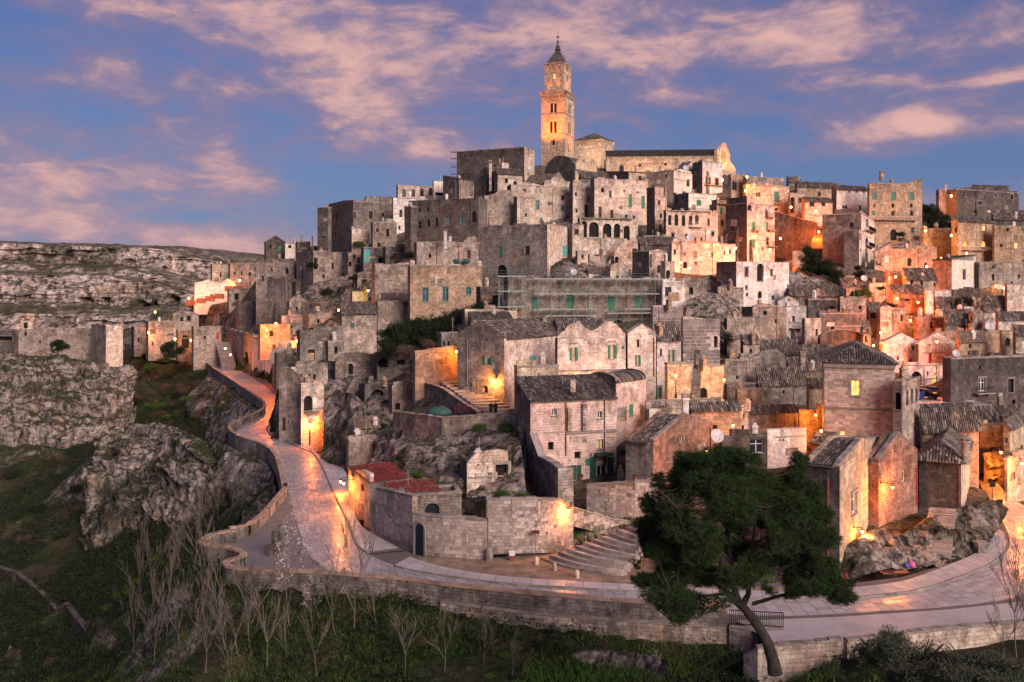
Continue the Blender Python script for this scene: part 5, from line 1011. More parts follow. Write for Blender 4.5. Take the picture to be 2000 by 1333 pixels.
# gate house with red roofs
r_gate = H('gate_house', 'lamp-lit gatehouse with red door and red tiled roof by the road', 681, 722, 803, 944, 1034, 92, 56, 'sR', 'pk', 'gr', [('L', 706, 1004, 9, 44, 'R'), ('L', 708, 952, 6, 12, 'R')], rh=.75, tile='tilr', profL=[(682, 935), (692, 920), (706, 918), (722, 926)], tw=.24, ext=2)
H('red_roof_shed', 'low court shed with a flat red tiled roof', 752, 762, 858, 965, 1000, 89, 70, 'sR', 'gr', 'gr', [], rh=.6, Ld=5, tile='tilr', tw=.24)
H('back_court', 'courtyard wall with a round dark blue door', 778, 786, 902, 970, 1020, 87.5, 76, 'flat', 'gr', 'gp', [('R', 844, 997, 28, 26, 'b')], cat='wall', Rd=2)
H('cave_dwelling', 'cave dwelling with a tall black gate in pale rock', 898, 912, 998, 905, 962, 93, 74, 'flat', 'gr', 'pk', [('R', 980, 931, 24, 46, 'd'), ('R', 934, 906, 4, 8, 'd')], profR=[(913, 904), (930, 886), (952, 881), (975, 878), (992, 882)], cops=False)
H('pier_wall', 'tall weathered stone pier below the pink house', 1084, 1090, 1120, 915, 1000, 88, 66, 'flat', 'gr', 'gp', [], Rd=3, cat='wall', cops=False)
# ---- far left along the road
H('road_house', 'whitewashed stone house standing on the road bend', 492, 532, 545, 668, 742, 230, 60, 'flat', 'wh', 'gp', [('L', 508, 724, 2, 6, 'd')], ext=3)
H('road_house', 'rough stone house with a big arched cave opening on the road', 447, 494, 508, 656, 728, 248, 62, 'flat', 'gp', 'tn', [('L', 481, 700, 9, 28, 'N')], ext=3)
H('road_house', 'ribbed grey rock house following the road bend', 532, 558, 575, 690, 772, 196, 66, 'flat', 'gr', 'gp', [], ext=3, Rd=9, cops=False)
H('far_house', 'low stone house with an orange door at the far end of the road', 374, 378, 432, 640, 698, 268, 60, 'flat', 'tn', 'gp', [('R', 425, 657, 5, 14, 'R'), ('R', 400, 660, 4, 6, 'd')], cat='house')
H('far_house', 'broad stone bastion house lit by a lamp on the far road', 285, 290, 344, 630, 682, 300, 62, 'flat', 'tn', 'gp', [('R', 298, 672, 3, 8, 'd')], cops=True)
H('far_house', 'low far house with a dark doorway beside a lamp', 256, 262, 290, 640, 676, 318, 62, 'flat', 'gr', 'gp', [('R', 271, 664, 4, 10, 'd')])
H('far_house', 'arched far house front behind a roadside lamp', 344, 347, 376, 646, 690, 285, 60, 'flat', 'gd', 'gr', [('R', 362, 668, 14, 26, 'N')])
H('cave_house', 'far rock house with three black cave windows', 330, 336, 388, 614, 640, 310, 62, 'flat', 'gr', 'gp', [('R', 336, 619, 5, 8, 'd'), ('R', 355, 624, 6, 8, 'd'), ('R', 369, 622, 8, 10, 'N')], profR=[(340, 612), (352, 606), (370, 608), (386, 614)], cops=False)
H('white_church', 'little white church with a wavy gable and a lamp on its wall', 378, 380, 460, 556, 594, 332, 62, 'flat', 'cl', 'cl', [('R', 405, 556, 3, 4, 'd'), ('R', 428, 556, 3, 4, 'd')], profR=[(380, 552), (395, 550), (406, 546), (416, 551), (432, 553), (445, 544), (458, 552)], cops=False, cat='church')
H('far_house', 'pinkish flat house behind the little white church', 411, 414, 448, 517, 556, 350, 60, 'flat', 'gr', 'pk', [('R', 431, 537, 3, 10, 'd')])
H('far_house', 'dark stone house with three windows behind the little white church', 446, 449, 497, 515, 560, 345, 60, 'flat', 'gr', 'gp', [('R', 458, 536, 4, 9, 'd'), ('R', 488, 536, 5, 6, 'd'), ('R', 472, 534, 3, 8, 'd')], chim=[(447, 508, 4, 10), (424, 510, 3, 8)])
H('ruin', 'roofless far ruin with twin arched niches under the white church', 444, 447, 512, 564, 612, 318, 60, 'flat', 'gr', 'gp', [('R', 462, 580, 8, 12, 'd'), ('R', 486, 578, 10, 14, 'N')], cops=False, cat='ruin')
H('ruin', 'tall eroded rock pier with a red door at its foot', 460, 465, 510, 588, 642, 290, 58, 'flat', 'gr', 'gr', [('R', 467, 630, 3, 14, 'R'), ('R', 460, 600, 0, 0, 'd')], cops=False, cat='ruin')
H('stone_house', 'stone house over the orange-lit cave terrace', 545, 550, 590, 618, 668, 225, 60, 'flat', 'gr', 'gp', [('R', 570, 640, 5, 6, 'd')], cops=False)
H('niche_wall', 'old wall glowing bright orange from two lamps', 504, 508, 566, 634, 672, 218, 62, 'flat', 'tn', 'tn', [('R', 530, 652, 8, 12, 'N')], cat='wall', Rd=4, cops=False)
H('lit_hut', 'small hut front glowing orange beside stone steps', 570, 574, 602, 656, 680, 186, 62, 'sR', 'tn', 'tn', [('R', 588, 668, 3, 6, 'd')], rh=.8)
H('ruin', 'long broken wall with a stepped head on the terrace above the road', 536, 540, 580, 690, 720, 170, 60, 'flat', 'gr', 'gp', [('R', 577, 690, 8, 10, 'a')], cops=False, cat='ruin')
# ---- old fortress wall across the gorge edge
H('bastion', 'tall square stone bastion at the end of the old gorge wall', 178, 207, 240, 636, 712, 255, 45, 'flat', 'gp', 'pk', [], cat='wall', cops=False, grd=False)
H('gorge_wall', 'long buttressed stone wall along the gorge edge', 30, 36, 182, 644, 700, 262, 76, 'flat', 'gp', 'gp', [('R', 50, 652, 5, 8, 'a'), ('R', 78, 668, 4, 6, 'd')], cat='wall', Rd=20, cops=False, grd=False)
H('gorge_wall', 'low flat-roofed building behind the gorge wall', -40, 30, 38, 646, 690, 270, 20, 'flat', 'gr', 'gp', [('L', 10, 662, 30, 10, 'd')], cat='building', grd=False)
H('bell_wall', 'small wall bellcote with an arch over the gorge wall', 36, 40, 64, 628, 650, 264, 70, 'flat', 'pk', 'pk', [('R', 50, 636, 8, 12, 'a')], cat='wall', Rd=4, grd=False, cops=False)
# ---- smaller walls and huts between the rows
H('ruin', 'broken pale terrace house below the two lamps of the flat house', 1312, 1320, 1404, 548, 606, 186, 72, 'flat', 'gr', 'gp', [('R', 1350, 568, 8, 14, 'N'), ('R', 1384, 572, 5, 10, 'd')], profR=[(1322, 546), (1340, 540), (1362, 546), (1385, 538), (1403, 542)], cops=False, cat='ruin')
H('terrace_house', 'low rubble terrace hut with a reddish tiled roof by the ramp stairs', 1144, 1150, 1186, 532, 552, 190, 70, 'sR', 'gr', 'pk', [('R', 1176, 542, 4, 8, 'd')], rh=1.2, tile='tilw')
H('terrace_house', 'little stone hut with a rounded top between scaffold and pier house', 1186, 1192, 1226, 530, 554, 187, 68, 'vR', 'gp', 'pk', [('R', 1206, 542, 5, 9, 'a')], rh=1.4)
H('stone_house', 'small flat stone house in the ruins above the orange niche', 598, 603, 650, 614, 650, 206, 62, 'flat', 'gr', 'gp', [('R', 622, 628, 5, 8, 'd'), ('R', 640, 630, 5, 10, 'N')], cops=False)
H('ruin', 'stepped ruin wall leaning on the slope under the tall ruin', 640, 646, 700, 596, 632, 214, 62, 'sR', 'gr', 'gp', [('R', 668, 612, 6, 10, 'N')], rh=1.4, cat='ruin')
H('stone_house', 'low grey house with a doorway under the palace lane', 748, 753, 800, 482, 516, 252, 64, 'flat', 'gd', 'gr', [('R', 770, 500, 5, 10, 'd')], cops=False)
H('ruin', 'low broken house with two doorways beside the whitewashed house', 1484, 1490, 1534, 666, 704, 154, 70, 'flat', 'gr', 'gp', [('R', 1502, 682, 6, 14, 'd'), ('R', 1522, 684, 6, 12, 'N')], profR=[(1491, 664), (1500, 660), (1515, 665), (1533, 661)], cops=False, cat='ruin')
H('stone_house', 'grey hut with a lean-to roof under the garden steps', 1640, 1645, 1690, 556, 590, 190, 68, 'sR', 'gr', 'gp', [('R', 1664, 574, 6, 10, 'd')], rh=1.3)
H('stone_house', 'pale roofless court wall in front of the loggia house', 1246, 1252, 1306, 462, 484, 226, 70, 'flat', 'gp', 'pk', [('R', 1276, 474, 5, 8, 'd')])
H('ruin', 'narrow ruined gable among the far ruins', 560, 565, 598, 590, 636, 244, 60, 'gR', 'gr', 'gp', [('R', 580, 606, 5, 12, 'N')], rh=1.5, cat='ruin')
H('stone_house', 'square grey hut with a black doorway over the cave terrace', 636, 641, 672, 668, 700, 160, 64, 'flat', 'gr', 'gp', [('R', 656, 684, 6, 14, 'N')])
H('stone_house', 'small cream house front between two dark-tiled valley roofs', 1446, 1452, 1484, 668, 704, 144, 68, 'sR', 'gr', 'pk', [('R', 1466, 686, 5, 9, 'g')], rh=1.1)
H('flat_house', 'flat roof terrace with a parapet beside the lamp-lit corner block', 1414, 1420, 1476, 752, 790, 122, 74, 'flat', 'gr', 'gp', [('R', 1440, 770, 5, 8, 'd')])
H('tiled_house', 'reddish-roofed cottage among the terraces near the long wall', 1868, 1873, 1926, 662, 690, 153, 72, 'sR', 'rd', 'tn', [('R', 1895, 676, 5, 8, 'd')], rh=1.3, tile='tilw')
for i_, (x_, t_, b_, d_) in enumerate(((2060, 560, 620, 190), (2120, 640, 700, 160), (2080, 720, 800, 140), (2160, 470, 540, 230), (2130, 840, 930, 118), (2230, 600, 680, 180))):
    H('stone_house', 'stone house of the right-hand slope just beyond the frame, %s' % ['first', 'second', 'third', 'fourth', 'fifth', 'sixth'][i_], x_-8, x_, x_+95, t_, b_, d_, 70, ['flat', 'sR', 'flat', 'sR', 'sR', 'flat'][i_], 'gr', ['gp', 'pk', 'tn', 'gp', 'cr', 'gp'][i_], [('R', x_+30, t_+30, 7, 13, 'g'), ('R', x_+62, t_+32, 7, 13, 'd')], rh=1.6, group='houses beyond the frame')

# ================================================================== bell tower and cathedral
def prism_roof(root, pts, ap, mat='tile', name='roof', tw=.35):
    for a, b in zip(pts, pts[1:]+pts[:1]): tiles(root, [a, b, ap], name, mat, tw)
def bell_tower():
    d = 325.0; th = 22
    root, fL, fR, zt, zb = H('bell_tower', 'tall square bell tower with a pointed spire, lit orange from below', 1057, 1104, 1121.5, 180, 318, d, th, 'flat', 'tn', 'cr', [
        ('L', 1077.6, 211, 5, 19, 'a'), ('L', 1084.6, 211, 5, 19, 'a'), ('L', 1076.8, 248.5, 5.2, 23, 'a'), ('L', 1084.6, 248.5, 5.2, 23, 'a'), ('L', 1081, 279, 5, 10, 'a'),
        ('R', 1110.3, 211, 2.2, 19, 'a'), ('R', 1113.6, 212, 2.2, 19, 'a'), ('R', 1110.3, 249.5, 2.2, 23, 'a'), ('R', 1113.6, 250, 2.2, 23, 'a'), ('R', 1110.3, 287, 2.2, 20, 'a'), ('R', 1113.6, 288, 2.2, 20, 'a')], cat='tower', cops=False)
    k = d/FPX
    def band(z0, z1, o, m='cop', nm='cornice', inset=0.0):
        mb = MB()
        for f in (fL, fR): f.box(mb, -o+inset, f.T+o-inset, z0, z1, -.3-inset, o-inset)
        return mb.build(nm, m, root)
    zc = zt; band(zc-.9, zc-.1, .35); band(zc+.002, zc+.7, .55, 'tn')
    for py in (222, 222): pass
    band(zat(222.5, d), zat(221, d), .16, 'cop', 'string_course'); band(zat(262, d), zat(260.6, d), .05, 'cop', 'string_course')
    # corbel teeth below the cornice
    mb = MB()
    for f in (fL, fR):
        n = int(f.T/.55)
        for i in range(n): f.box(mb, f.T*(i+.25)/n, f.T*(i+.75)/n, zc-1.6, zc-.91, 0, .28)
    mb.build('corbel', 'cop', root)
    # blind arch mouldings around the twin windows
    for f, cx, w in ((fL, 1081, 19), (fR, 1112, 8)):
        for cy, h in ((211, 22), (248.5, 27), (281 if f is fL else 287.5, 24)):
            t0, z, dd = f.hit(cx-w/2, cy+h/2); t1, _, _ = f.hit(cx+w/2, cy+h/2); t0, t1 = min(t0, t1), max(t0, t1); hh = h*dd/FPX; r = (t1-t0)/2
            pts = [(t0, z), (t0, z+hh-r)]+[((t0+t1)/2-r*math.cos(math.pi*i/8), z+hh-r+r*math.sin(math.pi*i/8)) for i in range(1, 8)]+[(t1, z+hh-r), (t1, z)]
            mb = MB(); mb.tube([f.at(t, zz, .05) for t, zz in pts], .13, 4); mb.build('arch_moulding', 'cr', root)
    mb = MB()
    for (x, y) in ((1081.1, 213), (1080.7, 250.5)):
        t, z, _ = fL.hit(x, y); mb.tube([fL.at(t, z-2.0, -.1), fL.at(t, z+1.7, -.1)], .17, 6)
    mb.build('column', 'cr', root)
    # upper stage
    A = fL.at(0, 0); C = fR.at(0, 0); B = fR.at(fR.T, 0); cx = (A.x+B.x)/2; cy = (A.y+B.y)/2; s = .80
    def sc(p): return Vector((cx+(p.x-cx)*s, cy+(p.y-cy)*s, 0))
    A2, C2, B2 = sc(A), sc(C), sc(B); z0, z1 = zc+.3, zat(121, d)
    uL = (C2-A2).normalized(); uR = (B2-C2).normalized()
    gL = Face(A2, uL, fL.n, (C2-A2).length); gR = Face(C2, uR, fR.n, (B2-C2).length)
    def ow(f, x, y, w, h, st):
        t0, z, dd = f.hit(x-w/2, y); t1, _, _ = f.hit(x+w/2, y); hh = h*dd/FPX; return (min(t0, t1), max(t0, t1), z-hh/2, z+hh/2, st)
    facewall(root, gL, z0, z1, 'tn', [ow(gL, 1082.5, 149, 5, 13, 'B'), ow(gL, 1070, 146, 2, 3, 'd'), ow(gL, 1094.5, 146, 2, 3, 'd'), ow(gL, 1070, 158, 2, 3, 'd'), ow(gL, 1094.5, 158, 2, 3, 'd'), ow(gL, 1074, 134, 2, 3, 'd'), ow(gL, 1092, 134, 2, 3, 'd')], 5)
    facewall(root, gR, z0, z1, 'cr', [ow(gR, 1108, 152, 2.6, 13, 'a'), ow(gR, 1108, 135, 3, 9, 'a')], 5)
    Bk = A2+B2-C2; mb = MB()
    for a, b in ((B2, Bk), (Bk, A2)): mb.face([Vector((a.x, a.y, z0)), Vector((b.x, b.y, z0)), Vector((b.x, b.y, z1)), Vector((a.x, a.y, z1))], [(0, -10), (6, -10), (6, 0), (0, 0)])
    mb.build('rear_wall', 'tn', root)
    mb = MB()
    for f in (gL, gR): f.box(mb, -.25, f.T+.25, z1-.05, z1+.45, -.3, .25); f.box(mb, -.1, f.T+.1, z1-.9, z1-.6, -.3, .1); f.box(mb, -.1, f.T+.1, zat(141, d), zat(140, d), -.3, .08)
    mb.face([Vector((p.x, p.y, z1+.44)) for p in (A2, C2, B2, Bk)]); mb.build('cornice', 'cop', root)
    # spire: low pyramid skirt, steep pyramid, lantern, ball, cross
    c = Vector((cx, cy, 0))
    def rp(k, z): return [Vector((c.x+(p.x-c.x)*k, c.y+(p.y-c.y)*k, z)) for p in (A2, C2, B2, Bk)]
    za, zm, zk = z1+.42, zat(113, d), zat(89.5, d)
    mb = MB(); r0, r1, r2 = rp(.82, za), rp(.74, zm), rp(.15, zk)
    for q0, q1 in ((r0, r1), (r1, r2)):
        for i in range(4): mb.face([q0[i], q0[(i+1) % 4], q1[(i+1) % 4], q1[i]], [(0, -6), (6, -6), (4, 0), (2, 0)])
    sp = mb.build('spire', 'gd', root)
    mb = MB(); mb.lathe((cx, cy, zk), [(1.1, 0), (1.25, .3), (.8, .5), (.75, 1.1), (1.0, 1.3), (.55, 1.6), (.3, 2.2), (.28, 3.0), (.42, 3.3), (.2, 3.7)], 10); mb.build('lantern', 'gd', sp)
    mb = MB(); zz = zk+3.6; mb.tube([(cx, cy, zz), (cx, cy, zat(52, d))], .09, 6); mb.lathe((cx, cy, zz+.9), [(.1, 0), (.38, .3), (.38, .5), (.1, .8)], 8)
    e = Vector((.95, .3)).normalized(); zx = zat(63.5, d); mb.box((cx-e.x*.85, cy-e.y*.85), e*1.7, Vector((-e.y, e.x))*.16, zx, zx+.2); mb.build('cross', 'iron', sp)
    return fL, fR
tfL, tfR = bell_tower()

def cathedral():
    # crossing block with hipped roof
    root, fL, fR, zt, zb = H('church_choir', 'square church block with a hipped roof behind the bell tower', 1122, 1174, 1198.5, 271, 336, 338, 32, 'hip', 'pk', 'cr', [('R', 1190, 310, 3, 14, 'a')], rh=3.3, cat='church', cops=False, grd=False, tw=.4)
    mb = MB()
    for f in (fL, fR):
        f.box(mb, -.3, f.T+.3, zt-.75, zt-.05, -.3, .3); n = int(f.T/.7)
        for i in range(n): f.box(mb, f.T*(i+.25)/n, f.T*(i+.75)/n, zt-1.5, zt-.76, 0, .18)
    mb.build('cornice', 'cr', root)
    # nave with its facade
    d2 = 312.0; th = 76
    root, fL, fR, zt, zb = H('cathedral', 'long church nave with tiled roof and a gabled facade lit orange', None, 1184, 1404, 306, 360, 322, 94, 'sR', 'cr', 'cr',
        [('R', 1214, 329, 8, 12, 'A+'), ('R', 1250, 323, 6, 5, 'a'), ('R', 1300, 321, 6, 5, 'a')], rh=3.3, cat='church', grd=False, tw=.45, Ld=8)
    mb = MB(); n = int(fR.T/.9)
    for i in range(n): fR.box(mb, fR.T*(i+.2)/n, fR.T*(i+.8)/n, zt-.9, zt-.35, 0, .16)
    fR.box(mb, -.1, fR.T+.1, zt-.34, zt-.06, 0, .22); mb.build('corbel', 'cr', root)
    # facade: wall closing the nave at its near end, gabled, facing over the square
    e = fR.at(fR.T, 0); o = Vector((e.x, e.y)); u = Vector((.62, .785)).normalized(); n_ = Vector((u.y, -u.x)); T = 15.5; D9 = e.y
    ff = Face(o-u*1.2, u, n_, T); zlow = zat(375, D9)
    pts = [(0, zat(294, D9)), (T*.1, zat(292, D9)), (T*.22, zat(285, D9)), (T*.38, zat(275, D9)), (T*.42, zat(275, D9)), (T*.58, zat(288, D9)), (T*.66, zat(296, D9)), (T*.67, zat(308, D9)), (T, zat(322, D9))]
    zf = zat(330, D9); facewall(root, ff, zlow, zf, 'cr', [(T*.55, T*.68, zlow+2, zlow+7, 'a')], 5, name='facade'); g = profile_wall(root, ff, zf-.01, pts, 'cr', max(p[1] for p in pts), 1.2, 'facade_gable')
    mb = MB(); cxt, cz = T*.33, zat(303, D9)
    for r in (1.5, 2.1): mb.tube([ff.at(cxt+r*math.cos(t*math.pi/10), cz+r*math.sin(t*math.pi/10), .08) for t in range(21)], .12, 4)
    for k in range(8): mb.tube([ff.at(cxt, cz, .08), ff.at(cxt+1.5*math.cos(k*math.pi/4), cz+1.5*math.sin(k*math.pi/4), .08)], .07, 4)
    mb.build('rose_window', 'cop', root)
    mb = MB()
    for k in range(11):
        a, b = pts[1], pts[3]; t = k/10; zz = a[1]+(b[1]-a[1])*t; ff.box(mb, a[0]+(b[0]-a[0])*t-.1, a[0]+(b[0]-a[0])*t+.15, zz-1.1, zz-.4, 0, .2)
        a, b = pts[4], pts[6]; zz = a[1]+(b[1]-a[1])*t; ff.box(mb, a[0]+(b[0]-a[0])*t-.1, a[0]+(b[0]-a[0])*t+.15, zz-1.1, zz-.4, 0, .2)
    mb.build('corbel', 'cr', root)
    return ff
ffac = cathedral()

# ================================================================== road, pavements, parapet
RZ = -24.0
par_px = [(244, 672), (318, 684), (387, 697), (416, 720), (465, 751), (507, 780), (517, 792), (507, 803), (468, 819), (447, 829), (444, 837), (452, 846), (469, 855), (511, 867), (535, 885), (545, 918), (552, 956)]
par_far = smooth([onz(x, y, RZ+1.0) for x, y in par_px], 2)
par_px2 = [(553, 954), (492, 1024), (446, 1032)]
par_px3 = [(462, 1037), (440, 1038), (415, 1043), (394, 1052), (385, 1062), (400, 1069), (444, 1072), (464, 1080), (474, 1086), (444, 1094), (433, 1102), (440, 1110), (480, 1115), (560, 1118), (640, 1121), (720, 1128), (800, 1134), (854, 1143), (962, 1154), (1071, 1165), (1180, 1174), (1300, 1182), (1420, 1194)]
par_mid = smooth([onz(x, y, RZ+1.0) for x, y in par_px2], 1); par_near = smooth([onz(x, y, RZ+1.0) for x, y in par_px3], 2)
foot_px = [(2075, 1240), (2075, 1010), (1985, 985), (1940, 945), (1925, 925), (1912, 940), (1930, 985), (1945, 1010), (1925, 1075), (1880, 1092), (1830, 1108), (1760, 1128), (1660, 1140), (1560, 1142), (1300, 1128), (1230, 1040), (1120, 1070), (1000, 1092), (950, 1093), (880, 1090), (820, 1082), (740, 1040), (685, 1033), (679, 930), (633, 905), (590, 882), (545, 862), (542, 800), (560, 774), (535, 745), (495, 729), (462, 706), (430, 692), (330, 671), (244, 664)]
foot = [onz(x, y, RZ) for x, y in foot_px]
plaza = [onz(x, y, RZ) for x, y in ((1440, 1216), (1500, 1250), (1460, 1290), (1660, 1272), (1900, 1250))]
poly = [Vector((p.x, p.y, RZ)) for p in par_far+par_mid+par_near]+plaza+foot
ROADPOLY = np.array([(p.x, p.y) for p in poly])
def fill_poly(name, pts, z, mat, kind='structure'):
    from mathutils.geometry import delaunay_2d_cdt
    vs, _, fs, _, _, _ = delaunay_2d_cdt([Vector((p[0], p[1])) for p in pts], [], [list(range(len(pts)))], 1, 1e-5)
    mb = MB(); mb.v = [(v.x, v.y, z) for v in vs]
    for f in fs:
        f = list(f); p = [vs[i] for i in f]
        if (p[1].x-p[0].x)*(p[2].y-p[0].y)-(p[1].y-p[0].y)*(p[2].x-p[0].x) < 0: f.reverse()
        mb.f.append(tuple(f)); mb.m.append(0); mb.uv += [(0, 0)]*len(f)
    o = mb.build(name, mat); o['kind'] = kind; return o
def inpoly(P, poly):
    x, y = P[:, 0], P[:, 1]; ins = np.zeros(len(P), bool); n = len(poly)
    for i in range(n):
        (x0, y0), (x1, y1) = poly[i], poly[(i+1) % n]
        c = ((y0 > y) != (y1 > y)); 
        if y1 != y0: ins ^= c & (x < (x1-x0)*(y-y0)/(y1-y0)+x0)
    return ins
def roadmat(key, name, c0, c1, rough):
    t = newmat(key, name); g = t.add('ShaderNodeNewGeometry'); pos = g.outputs['Position']
    rr = t.math('FRACT', t.math('ADD', g.outputs['Random Per Island'], t.add('ShaderNodeObjectInfo').outputs['Random']))
    col = t.mix(rr, c4(c0), c4(c1)); n = t.noise(pos, .6, 5, .6); f = t.noise(pos, 9, 4, .7)
    col = t.mix(t.rng(n, .45, .7, 0, .5), col, c4(tuple(c*.55 for c in c0))); col = t.mix(1.0, col, grey(t, t.rng(f, .3, .7, .8, 1.2)), 'MULTIPLY')
    t.l.new(col, t.b.inputs['Base Color']); t.l.new(t.math('ADD', t.math('MULTIPLY', rr, .14), t.rng(n, .35, .65, rough, rough+.22)), t.b.inputs['Roughness']); t.b.inputs['Specular IOR Level'].default_value = .5
    bp = t.add('ShaderNodeBump', {'Strength': .35, 'Distance': .02, 'Height': f}); t.l.new(bp.outputs[0], t.b.inputs['Normal'])
roadmat('pave', 'road_slab', (.43, .405, .405), (.25, .235, .24), .22)
roadmat('side', 'pavement_slab', (.47, .44, .435), (.37, .345, .34), .38)
roadmat('gap', 'road_joint', (.13, .11, .10), (.12, .10, .09), .6)
roadmat('gravel', 'gravel_setts', (.17, .155, .15), (.14, .125, .12), .55)
fill_poly('road', poly, RZ, 'gap')
# road surface strip: left edge / right edge in photo pixels on the road plane
strip_px = [((250, 677), (250, 670)), ((318, 690), (330, 677)), ((388, 705), (426, 703)), ((420, 729), (464, 720)), ((466, 759), (510, 748)), ((507, 788), (542, 774)), ((512, 800), (543, 800)), ((500, 815), (540, 815)), ((470, 833), (522, 832)), ((458, 846), (519, 838)), ((478, 862), (527, 852)), ((515, 878), (570, 864)), ((543, 900), (606, 879)), ((553, 930), (628, 910)),
            ((563, 965), (644, 950)), ((572, 1000), (664, 994)), ((585, 1050), (680, 1024)), ((610, 1100), (693, 1068)), ((690, 1136), (720, 1084)), ((800, 1149), (768, 1106)), ((900, 1158), (880, 1126)), ((1000, 1168), (985, 1141)), ((1180, 1185), (1170, 1152)), ((1330, 1196), (1325, 1161)), ((1500, 1205), (1480, 1171)), ((1640, 1200), (1610, 1172)), ((1760, 1192), (1720, 1164)), ((1860, 1186), (1800, 1154)), ((1990, 1170), (1870, 1130)), ((2090, 1130), (1930, 1106)), ((2120, 1075), (1975, 1075)), ((2080, 1030), (1968, 1035)), ((2020, 1000), (1948, 1005)), ((1975, 972), (1925, 975)), ((1945, 940), (1914, 945))]
Ls = [onz(a[0], a[1], RZ) for a, b in strip_px]; Rs = [onz(b[0], b[1], RZ) for a, b in strip_px]
def chaik(p, n=2): return smooth(p, n)
Ls, Rs = chaik(Ls), chaik(Rs)
def slabs(parent, Ls, Rs, z, th, bw, bl, mat, limit, name='paving_slab', keep=None):
    rnd = random.Random(3); quads = []
    L = [0]
    for i in range(1, len(Ls)): L.append(L[-1]+(((Ls[i]+Rs[i])/2)-((Ls[i-1]+Rs[i-1])/2)).length)
    def at(s, t):
        i = min(max(np.searchsorted(L, s)-1, 0), len(L)-2); k = (s-L[i])/max(1e-6, L[i+1]-L[i]); return Ls[i].lerp(Ls[i+1], k).lerp(Rs[i].lerp(Rs[i+1], k), t)
    s = 0
    while s < L[-1]-bl:
        rl = bl*rnd.uniform(.85, 1.2); W = (at(s, 1)-at(s, 0)).length; n = max(2, int(W/bw)); off = rnd.random()*.5
        cuts = [0]+sorted(min(.98, max(.02, (i+off+rnd.uniform(-.12, .12))/n)) for i in range(n))+[1]
        g = .022/max(W, .1)
        for a, b in zip(cuts, cuts[1:]):
            if b-a < .03: continue
            q = [at(s+.022, a+g), at(s+.022, b-g), at(s+rl-.022, b-g), at(s+rl-.022, a+g)]
            quads.append((q, rnd.uniform(-.006, .006)))
        s += rl
    quads.sort(key=lambda q: q[0][0].y)
    rest = MB(); k = 0
    for q, dz in quads:
        if k < limit and abs(q[0].x/q[0].y) < .56:
            mb = MB()
            c = [Vector((p.x, p.y, z-.05)) for p in q]; t = [Vector((p.x, p.y, z+th+dz)) for p in q]
            if (c[1]-c[0]).cross(c[3]-c[0]).z < 0: c.reverse(); t.reverse()
            mb.hexa(c+t); mb.build(name, mat, parent); k += 1
        else:
            c = [Vector((p.x, p.y, z+th+dz)) for p in q]
            if (c[1]-c[0]).cross(c[3]-c[0]).z < 0: c.reverse()
            rest.face(c)
    r = rest.build(name+'s', mat, parent)
    if r: r['kind'] = 'stuff'
paving = bpy.data.objects['road']
slabs(paving, Ls, Rs, RZ, .012, .62, .95, 'pave', 300)
# raised pavement on the town side of the kerb
def band(name, inner, outer, z, h, mat, limit=0, bw=1.1, bl=1.3):
    I = smooth([onz(x, y, RZ) for x, y in inner], 2); O = smooth([onz(x, y, RZ) for x, y in outer], 2)
    mb = MB()
    for i in range(len(I)-1):
        a, b, c, d = I[i], I[i+1], O[i+1], O[i]; up = Vector((0, 0, h)); dn = Vector((0, 0, -.1))
        q = [a+up, b+up, c+up, d+up]
        if (q[1]-q[0]).cross(q[3]-q[0]).z < 0: q.reverse()
        mb.face(q); mb.face([a+dn, b+dn, b+up, a+up]); mb.face([d+dn, c+dn, c+up, d+up])
    o = mb.build(name, 'gap', None); o['kind'] = 'structure'
    if limit is not None: slabs(o, I, O, RZ+h, .01, bw, bl, mat, limit, 'pavement_slab')
    # kerb stones
    km = MB(); run = resample(I, 1.0)
    for a, b in zip(run, run[1:]):
        u = Vector((b.x-a.x, b.y-a.y)); 
        if u.length < .2: continue
        u.normalize(); n = Vector((u.y, -u.x))*.09; km.box((a.x-n.x, a.y-n.y), (b-a).xy*.98, n*2, RZ-.05, RZ+h+.016)
    k = km.build('kerb', 'cop', o); return o
band('pavement', [(540, 776), (544, 800), (541, 815), (524, 834), (521, 842), (530, 853), (572, 866), (608, 880), (630, 912), (646, 950), (666, 994), (682, 1024), (695, 1068), (722, 1084)], [(548, 770), (549, 800), (548, 830), (546, 845), (547, 858), (565, 866), (592, 878), (640, 898), (672, 915), (684, 945), (690, 990), (700, 1028), (735, 1050), (790, 1078)], RZ, .12, 'side', 60)
band('pavement', [(770, 1107), (820, 1120), (880, 1128), (985, 1143), (1170, 1154), (1325, 1163), (1480, 1172), (1610, 1173), (1720, 1165), (1800, 1155), (1870, 1131), (1930, 1107), (1970, 1078), (1962, 1040)], [(800, 1090), (835, 1103), (890, 1116), (985, 1130), (1170, 1141), (1325, 1150), (1480, 1158), (1600, 1156), (1700, 1148), (1770, 1138), (1838, 1112), (1890, 1092), (1935, 1066), (1945, 1030)], RZ, .13, 'side', 200)
